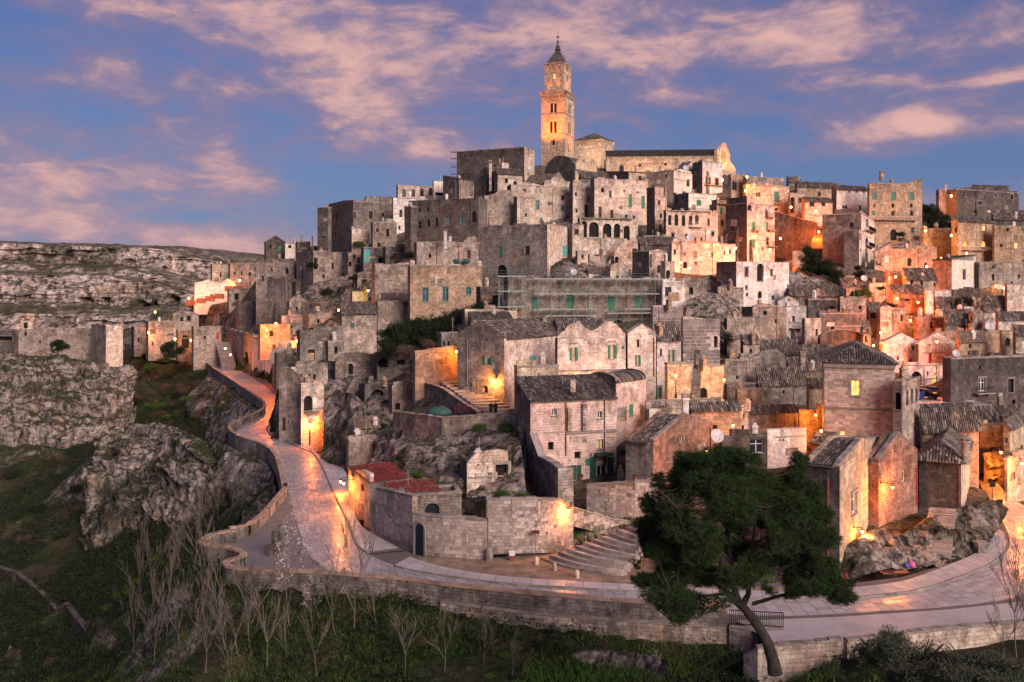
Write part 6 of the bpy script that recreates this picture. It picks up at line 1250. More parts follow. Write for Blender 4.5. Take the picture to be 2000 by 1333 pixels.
# dirt between pavement and curved wall, gravel court by the parapet, green verges
def verge(name, px, z, mat): return fill_poly(name, [onz(x, y, z) for x, y in px], z, mat)
verge('gravel_court', [(553, 968), (564, 968), (573, 1002), (586, 1052), (611, 1101), (689, 1134), (640, 1130), (560, 1126), (480, 1122), (445, 1116), (440, 1106), (474, 1092), (450, 1080), (400, 1076), (392, 1064), (420, 1050), (470, 1040), (496, 1032)], RZ+.01, 'gravel')
verge('dirt_ground', [(800, 1089), (836, 1102), (891, 1115), (986, 1129), (1172, 1140), (1327, 1149), (1480, 1157), (1560, 1150), (1300, 1130), (1235, 1040), (1120, 1068), (950, 1092), (860, 1088)], RZ+.05, 'soil')
verge('plaza_ground', [(1440, 1212), (1500, 1211), (1640, 1205), (1760, 1197), (1860, 1190), (1990, 1176), (2075, 1160), (2075, 1240), (1900, 1250), (1660, 1272), (1470, 1290), (1500, 1250)], RZ+.02, 'side')

def parapet(name, label, pts, h, th, mat, copm, blocks=None, ext=3.0):
    return wall(name, label, pts, h, th, mat, copm, 'wall', ext, blocks, grd=False)
parapet('parapet', 'long curving stone parapet along the gorge side of the road', resample(par_far, 1.6), 1.0, .45, 'gp', 'cpo')
parapet('parapet', 'short straight parapet with orange lichen below the standing person', resample(par_mid, 1.2), 1.0, .45, 'gp', 'cpo', dict(bw=.7, bh=.3, per=14))
parapet('parapet', 'bulging near parapet wall with lichened coping above the grassy slope', resample(par_near, 1.6), 1.0, .5, 'gr', 'cpo', None, ext=2.6)
# concrete retaining wall under the near parapet
rt = [onz(x, y, RZ-.3) for x, y in ((860, 1176), (960, 1192), (1071, 1203), (1180, 1212), (1300, 1220), (1430, 1228))]
rt = [Vector((p.x, p.y-.25, RZ-.2)) for p in rt]
wall('retaining_wall', 'smooth pale rendered retaining wall with reddish patches under the parapet', resample(smooth(rt, 1), 2.0), 3.4, .5, 'gp', 'cop', ext=2, grd=False, coph=.05)

wall('retaining_wall', 'plain grey wall under the iron railing behind the pine trunk', resample([onz(1424, 1224, RZ), onz(1480, 1234, RZ), onz(1532, 1232, RZ)], 2.0), 2.6, .5, 'gr', ext=3, grd=False, coph=.05)

# ================================================================== walls, rocks and steps among the houses
def topwall(name, label, pts, base_z, th=.5, mat='gp', copm='cop', blocks=None, ext=1.0, **k):
    """pts: (px, base py on the road plane, top py)"""
    W_ = []
    for x, yb, yt in pts:
        b = onz(x, yb, RZ); W_.append(Vector((b.x, b.y, zat(yt, b.y))))
    hh = min(p.z for p in W_)-base_z
    return wall(name, label, resample(W_, 1.5), hh, th, mat, copm, blocks=blocks, ext=ext, **k)
bk = dict(bw=.56, bh=.30, mat='blk', per=52, proud=.03, skip=.05)
topwall('courtyard_wall', 'tall coursed court wall beside the red-door gatehouse', [(734, 1041, 955), (772, 1062, 962), (806, 1080, 971)], RZ, blocks=bk, grd=False)
w_b = topwall('courtyard_wall', 'curved coursed stone wall with a dark arched gate', [(806, 1080, 1003), (826, 1084, 1008), (866, 1090, 1011), (910, 1093, 1014), (952, 1094, 1017)], RZ, blocks=bk, grd=False)
w_c = topwall('courtyard_wall', 'tall patched stone wall glowing under a wall lamp', [(953, 1094, 977), (1000, 1094, 976), (1050, 1090, 975), (1088, 1081, 976), (1120, 1070, 990)], RZ, blocks=bk, grd=False)
topwall('courtyard_wall', 'sloping stone wall running up beside the fan steps', [(1120, 1069, 992), (1160, 1056, 1003), (1200, 1046, 1015), (1248, 1036, 1022)], RZ, blocks=dict(bw=.56, bh=.3, mat='blk', per=40, proud=.03), grd=False)
# arched gate in the curved wall
p = onz(812, 1083, RZ); q = onz(822, 1085, RZ); u = Vector((q.x-p.x, q.y-p.y)).normalized(); gf = Face((p.x, p.y), u, (u.y, -u.x), 1.2)
mb = MB(); gf.box(mb, 0, .95, RZ, RZ+2.35, -.1, .07)
for i in range(6):
    a = math.pi*i/6; c = math.pi*(i+1)/6; mb.face([gf.at(.475, RZ+2.35, .07), gf.at(.475+.475*math.cos(a), RZ+2.35+.45*math.sin(a), .07), gf.at(.475+.475*math.cos(c), RZ+2.35+.45*math.sin(c), .07)])
for i in range(4): gf.box(mb, .06+i*.22, .24+i*.22, RZ+.1, RZ+2.3, .07, .09)
g = mb.build('gate', 'bluep', w_b)
mb = MB(); gf.box(mb, -.2, -.004, RZ, RZ+2.5, 0, .1); gf.box(mb, .954, 1.15, RZ, RZ+2.5, 0, .1)
mb.tube([gf.at(.475-.58*math.cos(math.pi*i/8), RZ+2.42+.55*math.sin(math.pi*i/8), .05) for i in range(9)], .11, 4); mb.build('gate_surround', 'cop', w_b)

def fan_steps():
    root = thing('stone_steps', 'broad fan of old stone steps beside the lamp-lit wall', 'stairs', tuple(onz(1150, 1100, RZ)))
    n = 11
    def edge(i):
        k = i/n; z = RZ+.04+k*3.4
        L_ = (1056+(1238-1056)*k, 1094+(1026-1094)*k); R_ = (1206+(1272-1206)*k, 1126+(1042-1126)*k)
        pl, pr = onz(*L_, z), onz(*R_, z); md = (pl+pr)/2; dr = Vector((pr.y-pl.y, -(pr.x-pl.x), 0)).normalized()
        if dr.y > 0: dr = -dr
        bow = .7*(1-k); return [pl.lerp(pr, t/6)+dr*bow*math.sin(math.pi*t/6)+Vector((0, 0, z-pl.lerp(pr, t/6).z)) for t in range(7)], z
    for i in range(n):
        (a, z), (b, _) = edge(i), edge(i+1.25); mb = MB(); zt = z+.19
        for j in range(6):
            c = [a[j], a[j+1], b[j+1], b[j]]; c = [Vector((p.x, p.y, z-.6)) for p in c]; t = [Vector((p.x, p.y, zt+random.uniform(-.012, .012))) for p in c]
            if (c[1]-c[0]).cross(c[3]-c[0]).z < 0: c.reverse(); t.reverse()
            mb.hexa(c+t)
        mb.build('step', 'blk' if i % 2 else 'cop', root)
    for k in (0.0, .5, 1.0):
        p = edge(n*k)[0][3]; GROUND.append((p.x, p.y, p.z-.3, 1))
fan_steps()
def pxs(l): return [PX(*p) for p in l]
wall('terrace_wall', 'rough rubble terrace wall with a small dark arch under the pink house', pxs([(1146, 948, 90), (1190, 946, 89), (1240, 942, 88), (1285, 938, 88)]), 3.2, .6, 'tn', blocks=dict(bw=.45, bh=.32, mat='blk', per=30, proud=.05, skip=.1))
wall('terrace_wall', 'low stone terrace wall under the parked tarpaulin', pxs([(768, 806, 116), (815, 811, 110), (862, 817, 106), (930, 812, 104.5), (1014, 806, 103)]), 1.7, .5, 'gp')
wall('ramp_wall', 'sloping wall beside the outside steps of the gabled house', pxs([(830, 749, 122), (858, 757, 118), (900, 785, 113), (932, 806, 108)]), 2.2, .5, 'gr', ext=3)
wall('buttress_wall', 'steep grey buttress wall descending beside the pink house', pxs([(1007, 764, 104), (1022, 790, 101), (1036, 850, 97), (1052, 893, 95), (1075, 905, 92), (1092, 918, 89)]), 5.0, .8, 'gr', ext=4, grd=False)
wall('court_wall', 'low wall of the small court in front of the cave gate', pxs([(905, 975, 92), (950, 972, 88)]), 2.0, .5, 'gp', ext=2)
wall('terrace_wall', 'terrace parapet before the arched green door', pxs([(1262, 785, 106), (1330, 782, 107), (1405, 780, 108)]), 1.6, .4, 'gp')
wall('ramp_wall', 'long retaining ramp wall with a pale coping below the red passage', pxs([(1512, 414, 232), (1550, 425, 228), (1594, 436, 222)]), 12, .6, 'tn', ext=3, grd=True)
wall('garden_wall', 'stone garden wall lit yellow beneath the dark trees', pxs([(1800, 447, 236), (1862, 447, 236)]), 6, .5, 'tn')
wall('slope_wall', 'sloping pale wall of the diagonal garden stairs', pxs([(1548, 492, 208), (1572, 490, 207)]), 4, .5, 'pk')
wall('path_wall', 'low path wall with a pale coping at the foot of the pine', pxs([(1452, 1278, 58), (1480, 1268, 57), (1520, 1262, 57), (1645, 1252, 57)]), 1.3, .4, 'pk', ext=2)
wall('plaza_wall', 'low plaza wall behind the dark olive shrubs', pxs([(1655, 1253, 57), (1760, 1240, 58), (1900, 1225, 60), (2060, 1212, 60)]), 1.2, .4, 'pk', ext=2)
wall('gorge_path_wall', 'ruined stone path wall winding down into the gorge', [PX(x, y, d) for x, y, d in ((-40, 1098, 142), (30, 1120, 136), (80, 1160, 128), (108, 1192, 122), (125, 1180, 121), (150, 1212, 114), (176, 1245, 107), (190, 1300, 98))], 1.2, .6, 'gd', 'gd', ext=3)
wall('ramp_wall', 'first diagonal ramp wall crossing the rock above the road niche', pxs([(692, 738, 148), (672, 775, 138), (648, 812, 131), (634, 822, 130)]), 2.2, .6, 'gp', ext=4, grd=False)
wall('ramp_wall', 'second dark diagonal wall running down the rock to the pier house', pxs([(722, 736, 148), (708, 790, 134), (690, 845, 121)]), 2.0, .6, 'gd', ext=4, grd=False)
wall('ramp_wall', 'leaning stone buttress on the road rock beside the orange niche', pxs([(668, 838, 128), (652, 880, 124), (636, 915, 121)]), 2.6, .7, 'gr', ext=4, grd=False)
# outside stairs
flight('stone_steps', 'wide shallow outside steps up to the lit garden wall', PX(945, 806, 108), PX(858, 746, 121), (3.6, 1.6, 0), 11, 'cop', under=2.0)
flight('stone_steps', 'steep narrow stair between two pale house blocks', PX(1350, 786, 111), PX(1354, 714, 117), (1.0, -.1, 0), 20, 'gr', under=1.5)
flight('stone_steps', 'diagonal stone stair climbing the pale stained wall', PX(1174, 521, 204), PX(1213, 470, 216), (-1.2, -1.4, 0), 24, 'cop', under=1.0)
flight('stone_steps', 'long diagonal garden stair below the dark pines', PX(1640, 566, 188), PX(1548, 522, 206), (.6, -2.2, 0), 26, 'pk', under=2.0)
flight('stone_steps', 'old rock-cut steps beside the end house', PX(1800, 1078, 79), PX(1815, 990, 86), (2.3, -.6, 0), 18, 'cop', under=2.0)
flight('stone_steps', 'short flight of worn steps at the pavement', PX(1835, 1112, 76), PX(1795, 1082, 79), (1.2, 1.6, 0), 6, 'cop', under=1.5)
flight('stone_steps', 'stair ramp rising to the orange-lit hut', PX(560, 690, 180), PX(588, 664, 186), (-3, -1.5, 0), 10, 'cop', under=2.0)
flight('stone_steps', 'curving stair between road houses on the far bend', PX(432, 712, 262), PX(420, 668, 272), (4.2, 0, 0), 14, 'cop', under=2.0)
flight('stone_steps', 'stepped ramp rising beside the red-lit arched passage', PX(1585, 470, 218), PX(1600, 440, 232), (3.2, 0, 0), 16, 'cop', under=2.0)
flight('stone_steps', 'small steps at the door of the road-bend house', PX(548, 864, 139), PX(556, 846, 141), (2.2, -.3, 0), 5, 'cop', under=1.0)
# rock faces
def rockpx(name, top, bot, nu, nv, amp, seed, mat='rockt', dd=0, **k): return sheet(name, pxs([(x, y, d+dd) for x, y, d in top]), pxs([(x, y, d+dd*1.6) for x, y, d in bot]), nu, nv, amp, mat, seed, **k)
rockpx('rock_face', [(733, 848, 120), (780, 838, 114), (860, 832, 108), (940, 836, 104), (1020, 850, 101)], [(722, 962, 104), (790, 958, 98), (860, 962, 95), (940, 972, 92), (1030, 985, 90)], 150, 60, 1.1, 1, strata=.9)
rockpx('rock_face', [(1712, 1040, 81), (1760, 1046, 80), (1800, 1020, 83), (1850, 1000, 86), (1905, 982, 89), (1948, 978, 93)], [(1690, 1112, 75.5), (1760, 1114, 75.5), (1812, 1106, 76.5), (1880, 1088, 79), (1930, 1066, 82), (1952, 1030, 88)], 120, 44, 1.2, 2, strata=.7, freq=.5)
rockpx('rock_face', [(1640, 1080, 78), (1690, 1040, 80), (1730, 1030, 82)], [(1640, 1140, 73), (1690, 1122, 74.5), (1740, 1112, 76)], 60, 36, .8, 3, strata=.7, freq=.5)
rockpx('rock_face', [(632, 792, 136), (655, 760, 138), (690, 770, 130), (715, 790, 126)], [(630, 925, 122), (660, 915, 120), (690, 900, 118), (725, 880, 117)], 70, 70, 1.3, 4, strata=.3, vsq=.8)
rockpx('rock_face', [(600, 760, 150), (650, 742, 150), (700, 735, 150), (770, 745, 145)], [(640, 810, 136), (680, 830, 128), (720, 850, 120), (780, 850, 118)], 80, 50, 1.4, 5)
rockpx('rock_face', [(1075, 520, 196), (1100, 505, 198), (1135, 500, 200), (1175, 520, 200)], [(1070, 552, 190), (1100, 552, 188), (1140, 552, 188), (1190, 552, 188)], 60, 30, 1.0, 6)
rockpx('rock_face', [(1340, 590, 158), (1380, 570, 164), (1410, 575, 166), (1440, 590, 165)], [(1340, 640, 146), (1390, 650, 146), (1420, 660, 146), (1450, 665, 148)], 70, 40, 1.4, 7)
rockpx('rock_face', [(640, 600, 215), (700, 575, 225), (740, 560, 222)], [(600, 640, 205), (660, 640, 200), (735, 620, 195)], 60, 40, 1.5, 8)
rockpx('rock_face', [(595, 560, 262), (650, 545, 255), (735, 525, 250)], [(585, 605, 248), (660, 600, 236), (735, 575, 232)], 60, 30, 1.6, 9)
rockpx('rock_face', [(1540, 530, 198), (1580, 540, 195), (1640, 560, 192)], [(1540, 575, 188), (1580, 580, 186), (1640, 582, 186)], 50, 24, 1.2, 10)
# gorge cliffs
rockpx('cliff', [(-60, 686, 256), (60, 694, 252), (150, 704, 252), (200, 712, 250), (252, 720, 258)], [(-60, 900, 218), (60, 890, 218), (130, 905, 214), (200, 905, 216), (265, 860, 230)], 190, 90, 6.5, 11, freq=.10, strata=.35, vsq=.55, dd=-8, mat='rock')
rockpx('cliff', [(196, 846, 168), (240, 830, 168), (300, 822, 166), (350, 838, 160), (410, 866, 148), (432, 905, 140)], [(150, 1050, 150), (190, 1110, 141), (250, 1080, 142), (300, 1090, 137), (370, 1050, 136), (440, 1010, 136)], 210, 120, 4.6, 12, freq=.15, strata=.35, vsq=.5, dd=-5, mat='rock')
rockpx('cliff', [(160, 1216, 104), (190, 1205, 102), (222, 1222, 97), (240, 1262, 91)], [(166, 1345, 92), (190, 1345, 90), (225, 1345, 86), (250, 1345, 83)], 60, 60, 1.1, 13, mat='rock')
rockpx('cliff', [(0, 1290, 106), (20, 1262, 108), (45, 1272, 106)], [(-10, 1345, 100), (20, 1345, 98), (50, 1345, 97)], 30, 30, .8, 14, mat='rock')
rockpx('rock_outcrop', [(722, 1168, 74), (750, 1160, 74), (785, 1166, 73)], [(725, 1208, 71), (755, 1212, 70), (790, 1205, 70)], 34, 24, .45, 15, mat='rock')
rockpx('rock_outcrop', [(900, 1262, 67), (980, 1252, 66.5), (1060, 1262, 65.5)], [(900, 1330, 64), (980, 1335, 63.5), (1062, 1335, 63)], 60, 26, .7, 16, mat='rock')
rockpx('rock_outcrop', [(1070, 1276, 64), (1160, 1268, 63), (1260, 1278, 61), (1300, 1290, 59)], [(1070, 1335, 62), (1160, 1330, 61), (1260, 1335, 59.5), (1300, 1340, 58)], 80, 24, .6, 17, mat='rock')
rockpx('cliff', [(440, 850, 150), (500, 888, 140), (530, 915, 132), (545, 960, 118)], [(430, 905, 141), (480, 940, 131), (510, 980, 122), (520, 1020, 110)], 80, 40, 1.2, 18, strata=.3, vsq=.4, dd=-1.2, mat='rock')
rockpx('cliff', [(-60, 880, 205), (80, 872, 205), (180, 905, 190)], [(-60, 925, 192), (80, 920, 190), (180, 960, 170)], 90, 30, 1.6, 19, strata=.4, dd=-4, mat='rock')

pc = [p for p in resample(par_far, 3) if p.y < 262]; tp, bt = [], []
for a, b in zip(pc, pc[1:]):
    u = Vector((b.x-a.x, b.y-a.y)).normalized(); n = Vector((u.y, -u.x, 0)); tp.append(Vector((a.x, a.y, RZ-.9))+n*.5); bt.append(Vector((a.x, a.y, RZ-10))+n*8)
sheet('cliff', tp[:-2], bt[:-2], 360, 60, 1.5, 'rock', 31, freq=.3, strata=.3, vsq=.5)
# ================================================================== scaffolding in front of the long house
def scaffolding():
    f = r_scaf[2]; root = thing('scaffolding', 'green and silver tube scaffolding with plank decks in front of the long house', 'scaffolding', tuple(f.at(f.T/2, r_scaf[4], 1.5)))
    t_of = lambda x, y: f.hit(x, y)[:2]
    xs = [x for x in range(972, 1300, 25)]
    for o in (.9, 2.1):
        for x in xs:
            t, zt = t_of(x, 540 if o < 2 else 545); _, zb = t_of(x, 628); mb = MB(); mb.tube([f.at(t, zb-2, o), f.at(t, zt, o)], .06, 4); mb.build('post', 'gsteel', root)
    for (x0, x1, y) in ((968, 1024, 541), (1038, 1288, 546), (968, 1024, 570), (1038, 1288, 575), (968, 1024, 600), (1038, 1160, 605), (1214, 1290, 604), (1060, 1160, 617), (1180, 1290, 612)):
        t0, z0 = t_of(x0, y); t1, z1 = t_of(x1, y); z = (z0+z1)/2; n = max(1, int((t1-t0)/2.4))
        for i in range(n):
            a, b = t0+(t1-t0)*i/n, t0+(t1-t0)*(i+1)/n; mb = MB(); f.box(mb, a+.02, b-.02, z-.04, z+.04, .95, 2.05); mb.build('deck', 'board', root)
        for dz in (.55, 1.05):
            mb = MB(); mb.tube([f.at(t0, z+dz, 2.12), f.at(t1, z+dz, 2.12)], .035, 4); mb.build('guard_rail', 'gsteel', root)
        mb = MB(); f.box(mb, t0, t1, z+.042, z+.16, 2.05, 2.09); mb.build('toe_board', 'board', root)
    for i in range(0, len(xs)-1, 3):
        t0, z0 = t_of(xs[i], 604); t1, z1 = t_of(xs[i+1], 575); mb = MB(); mb.tube([f.at(t0, z0, 2.15), f.at(t1, z1, 2.15)], .035, 4); mb.build('brace', 'rust' if i % 2 else 'gsteel', root)
scaffolding()
def small_scaffold():
    root = thing('scaffold_tower', 'small ladder-like scaffold on the end of the plain summit block', 'scaffolding', tuple(PX(886, 350, 305)))
    for x in (881, 889):
        mb = MB(); mb.tube([PX(x, 350, 305), PX(x, 292, 305)], .07, 4); mb.build('post', 'rust', root)
    for y in (297, 310, 326, 340):
        a = PX(880, y, 305); mb = MB(); mb.box((a.x, a.y), (2.0, 0), (0, 1.2), a.z-.08, a.z+.06); mb.build('deck', 'wood', root)
small_scaffold()
# crenel posts, tarpaulin rolls and white flue on the turquoise-window house
f = r_turq[2]; zt = r_turq[3]
for x in (806, 836, 869, 903, 937):
    t, _, _ = f.hit(x, 520); mb = MB(); f.box(mb, max(0, t-.45), min(f.T, t+.45), zt, zt+1.1, -.5, .02); mb.build('merlon', 'pk', r_turq[0])
for x, w in ((892, 14), (911, 14)):
    p = PX(x, 512, 180); root = thing('tarpaulin_roll', 'dark green rolled tarpaulin on the roof terrace, %s of two' % ('first' if x < 900 else 'second'), 'tarpaulin', tuple(p))
    mb = MB(); mb.tube([p+Vector((-w*.05, 0, 0)), p+Vector((-w*.03, 0, .1)), p+Vector((w*.03, 0, .1)), p+Vector((w*.05, 0, 0))], [.35, .55, .52, .3], 8); mb.build('roll', 'tarp', root, True)
# ================================================================== terrain
ctrl = [(0, 900, 190), (0, 1000, 165), (0, 1100, 140), (0, 1200, 115), (0, 1333, 92), (100, 1000, 160), (150, 1100, 135), (200, 1250, 104), (250, 1333, 84), (300, 1120, 106), (300, 1230, 92), (400, 1120, 85), (330, 1060, 118),
        (400, 1250, 73), (400, 1333, 66), (600, 1215, 70.5), (600, 1333, 62), (800, 1210, 68.5), (800, 1333, 59.5), (1000, 1240, 67), (1000, 1333, 58), (1200, 1262, 64), (1200, 1333, 56), (1380, 1275, 60), (1400, 1333, 51), (1510, 1304, 50), (1600, 1300, 49), (1640, 1330, 45), (1700, 1333, 42), (1820, 1300, 43), (1990, 1333, 38), (1990, 1270, 46), (1850, 1275, 47), (2050, 1250, 48),
        (430, 915, 142), (400, 1000, 127), (450, 1010, 114), (480, 960, 123), (380, 830, 172), (300, 790, 212), (350, 730, 270), (300, 705, 300),
        (200, 850, 166), (300, 828, 166), (400, 856, 150), (170, 1050, 146), (300, 1045, 136), (400, 975, 133), (230, 940, 160), (100, 900, 185),
        (0, 690, 252), (100, 692, 252), (240, 706, 262), (0, 850, 216), (130, 872, 212), (230, 810, 228), (180, 720, 250), (60, 780, 235), (-200, 700, 260), (-200, 900, 200), (-200, 1100, 150), (-200, 1333, 95), (-400, 1000, 190),
        (430, 1140, 78), (480, 1160, 75), (560, 1155, 75), (700, 1175, 72), (380, 1085, 92),
        (620, 480, 330), (780, 440, 320), (700, 500, 280), (1000, 330, 340), (1100, 310, 350), (1400, 330, 330), (1700, 410, 300), (1900, 410, 300), (2100, 430, 290), (2100, 560, 200), (2100, 700, 150), (2100, 900, 110),
        (1100, 900, 102), (1000, 890, 99), (900, 850, 108), (800, 860, 112), (900, 835, 108), (1000, 830, 107), (760, 850, 118), (1150, 985, 92), (1250, 990, 88), (1550, 640, 160), (1560, 520, 205), (1600, 500, 212), (1640, 530, 200), (850, 660, 150), (780, 680, 152), (1250, 550, 185), (1160, 545, 185), (1050, 545, 185)]
GROUND.extend([(x, y, z, 1) for x, y, z in ((-300, 420, -70), (-200, 420, -66), (-120, 430, -45), (-60, 440, -10), (0, 440, -5), (60, 440, -5), (120, 430, -5), (190, 430, -5), (260, 420, -10), (260, 340, 10), (-260, 340, -62), (-180, 340, -52), (-330, 300, -60), (-330, 200, -60))])
for x, y, d in ctrl: p = PX(x, y, d); GROUND.append((p.x, p.y, p.z, 1))
pf = resample(par_far, 6)
for a, b in zip(pf, pf[1:]):
    u = Vector((b.x-a.x, b.y-a.y)).normalized(); n = Vector((u.y, -u.x)); k = 4.8 if a.y < 260 else 1.6
    GROUND.append((a.x+n.x*3, a.y+n.y*3, RZ-k, 1)); GROUND.append((a.x+n.x*12, a.y+n.y*12, RZ-k-6.5, 1))
G = np.array(GROUND)
# thin out coincident control points
key = np.round(G[:, :2]/2.0).astype(int); _, idx = np.unique(key, axis=0, return_index=True); G = G[idx]
dist = np.sqrt(((G[:, None, :2]-G[None, :, :2])**2).sum(2)); A_ = -dist+np.eye(len(G))*-.0; 
K = np.zeros((len(G)+3, len(G)+3)); K[:len(G), :len(G)] = -dist+np.eye(len(G))*4.0; K[:len(G), len(G)] = 1; K[:len(G), len(G)+1:] = G[:, :2]; K[len(G), :len(G)] = 1; K[len(G)+1:, :len(G)] = G[:, :2].T
sol = np.linalg.solve(K, np.r_[G[:, 2], 0, 0, 0])
def height(P):
    out = np.empty(len(P))
    for s in range(0, len(P), 4000):
        q = P[s:s+4000]; dd = np.sqrt(((q[:, None]-G[None, :, :2])**2).sum(2)); out[s:s+4000] = -dd@sol[:len(G)]+sol[len(G)]+q@sol[len(G)+1:]
    return out
parline = np.array([(p.x, p.y) for p in par_far+par_mid+par_near]+[(p.x, p.y) for p in plaza])
def terrain_z(P):
    P = np.asarray(P, float); z = height(P)
    q = np.c_[P*.09, np.zeros(len(P))]; rough = fbm(q, 5)
    left = np.clip((-(P[:, 0])-8)/25, 0, 1)*np.clip((300-P[:, 1])/60, 0, 1)
    z = z+rough*(.5+1.8*left)+fbm(np.c_[P*.45, np.zeros(len(P))+3], 4)*(.25+.5*left)-.6
    ins = inpoly(P, ROADPOLY); z[ins] = np.minimum(z[ins], RZ-.35)
    # fall away beside the parapet so that the wall foot shows
    near = np.full(len(P), 1e9)
    for s in range(0, len(P), 6000):
        q = P[s:s+6000]; near[s:s+6000] = np.sqrt(((q[:, None]-parline[None, ::2])**2).sum(2)).min(1)
    w = np.clip(1-near/7, 0, 1)*(~ins); lim = np.interp(P[:, 0], [-30, -8, 0, 18], [RZ+.05, RZ-.15, RZ-.7, RZ-1.6])-near*.30
    nearside = (P[:, 1] < 92) & (P[:, 0] < 19)
    z = np.where(nearside, z*(1-w)+lim*w, z)
    far = ~ins & (near < 5) & ~nearside & (P[:, 0] < 0); z[far] = np.minimum(z[far], RZ-1.2-near[far]*.25)
    return z
def grid(x0, x1, y0, y1, step):
    xs = np.arange(x0, x1+step, step); ys = np.arange(y0, y1+step, step); X, Y = np.meshgrid(xs, ys); P = np.c_[X.ravel(), Y.ravel()]
    idx = np.arange(P.shape[0]).reshape(Y.shape); F = np.stack([idx[:-1, :-1], idx[:-1, 1:], idx[1:, 1:], idx[1:, :-1]], -1).reshape(-1, 4); return P, F
Vt, Ft, off = [], [], 0
for (x0, x1, y0, y1, st) in ((-110, 75, 30, 128, .75), (-190, 130, 126, 240, 1.5), (-240, 260, 236, 440, 4.0), (70, 150, 30, 128, 3.0), (-190, -108, 30, 128, 3.0)):
    P, F = grid(x0, x1, y0, y1, st); z = terrain_z(P); Vt.append(np.c_[P, z]); Ft.append(F+off); off += len(P)
VT, FT = np.concatenate(Vt), np.concatenate(Ft)
TOWN = np.array([(p.x, p.y) for p in reversed(foot)]+[(300, 60), (300, 460), (-100, 460), (-110, 400)])
ctr = VT[FT].mean(1)[:, :2]; tm = inpoly(ctr, TOWN)
terr = npmesh('hillside', VT, FT, ['terr', 'tgr']); terr['kind'] = 'structure'
terr.data.polygons.foreach_set('material_index', tm.astype(np.int32)); terr.data.update()
gm = MB(); gm.face([(-6000, -400, -75), (6000, -400, -75), (6000, 9000, -75), (-6000, 9000, -75)]); g_ = gm.build('ground', 'terr'); g_['kind'] = 'structure'

# far plateau across the gorge: stepped limestone cliffs
def plateau():
    prof = [(540, -46), (640, -40), (690, -34), (700, -21), (752, -14), (768, 9), (800, 12), (808, 17), (868, 21), (882, 39), (930, 42), (1000, 44), (1200, 46), (1600, 47), (2600, 47)]
    xs = np.linspace(-760, 60, 620); U, Zr = [], []
    for (u0, z0), (u1, z1) in zip(prof, prof[1:]):
        n = int(max(4, abs(z1-z0)*1.3+(u1-u0)*.22)) if u0 < 1000 else 8
        for k in range(n): U.append(u0+(u1-u0)*k/n); Zr.append(z0+(z1-z0)*k/n)
    X, U = np.meshgrid(xs, np.array(U)); Z0 = np.broadcast_to(np.array(Zr)[:, None], X.shape)
    q = np.c_[X.ravel()*.008, U.ravel()*.002, np.zeros(X.size)]; nr = np.clip((1250-U)/300, 0, 1)
    wander = fbm(q, 4).reshape(X.shape)*26+fbm(np.c_[X.ravel()*.035, U.ravel()*.004, Z0.ravel()*.05], 4).reshape(X.shape)*13
    sink = np.interp(X, [-760, -520, -420, -352, -318, -230, 60], [6, 5, 1, -1, -9, -34, -60])*np.clip((Z0+24)/45, 0, 1)
    Y = U+wander*nr; Z = Z0+sink
    for (px, py, w, h) in ((165, 597, 6.5, 7.5), (202, 595, 6, 6), (270, 599, 9, 5), (300, 597, 6, 4), (333, 596, 8.5, 9), (380, 560, 6, 5), (60, 520, 4, 4), (265, 506, 2.5, 3), (128, 510, 8, 4)):
        xc = (px-HX)/FPX*764; zb = (HY-py)/FPX*764; s = np.clip(1-((X-xc)/w)**2, 0, 1); ins = (np.abs(X-xc) < w) & (Z > zb) & (Z < zb+h*np.sqrt(s)) & (U > 735) & (U < 800)
        Y = np.where(ins, Y+13, Y)
    P = np.c_[X.ravel(), Y.ravel(), Z.ravel()]; k = nr.ravel()
    led = fbm(np.c_[P[:, 0]*.022, P[:, 1]*.01, P[:, 2]*.35], 5); P[:, 2] += (led*2.6+fbm(P*.10, 5)*2.2)*np.clip(k+.12, 0, 1); P[:, 1] += led*8*k+(1-np.abs(fbm(P*.06+4, 5)))*9*k
    idx = np.arange(X.size).reshape(X.shape); F = np.stack([idx[:-1, :-1], idx[:-1, 1:], idx[1:, 1:], idx[1:, :-1]], -1).reshape(-1, 4)
    o = npmesh('plateau', P, F, 'rockw'); o['kind'] = 'structure'
plateau()

# ================================================================== lamps
FL = lambda r: r[1]
FR = lambda r: r[2]
def lampf(face, px, py, label, power=260, out=.75, **k):
    t, z, d = face.hit(px, py); p = face.at(t, z, out); root = thing(k.pop('name', 'wall_lamp'), label, 'lamp', tuple(p), 'lit street lamps of the old town')
    r = max(.12, d*.0011); bulb = k.get('bulb', 'bulb')
    mb = MB(); mb.lathe(p, [(r*.35, -r*1.2), (r*.9, -r*.4), (r, r*.2), (r*.7, r*.8), (r*.2, r)], 8); mb.build('lamp_glass', bulb, root, True)
    hd = MB(); hd.lathe((p.x, p.y, p.z+r*1.02), [(r*1.5, 0), (r*1.2, r*.35), (r*.3, r*.8)], 8); hd.build('lamp_hood', 'iron', root)
    am = MB(); am.tube([p+Vector((0, 0, r*1.7)), p+Vector((0, 0, r*2.6)), face.at(t, z+r*2.6, 0)], .035, 5); face.box(am, t-.06, t+.06, z+r*1.4, z+r*3.4, 0, .05); am.build('bracket', 'iron', root)
    L = bpy.data.lights.new('lamp_light', 'POINT'); L.energy = power*LP; L.color = k.get('col', (1.0, .40, .10)); L.shadow_soft_size = r
    lo = bpy.data.objects.new('lamp_light', L); COL.objects.link(lo); lo.parent = root; q = face.n*(r*1.9); lo.location = (q.x, q.y, -r*1.6)
    return root
OR = (1.0, .27, .036); RD = (1.0, .19, .02); YL = (1.0, .36, .075); LP = 1.6
lampf(FL(r_gab), 970, 742, 'wall lamp on the grey gabled house above two people', 420, col=YL)
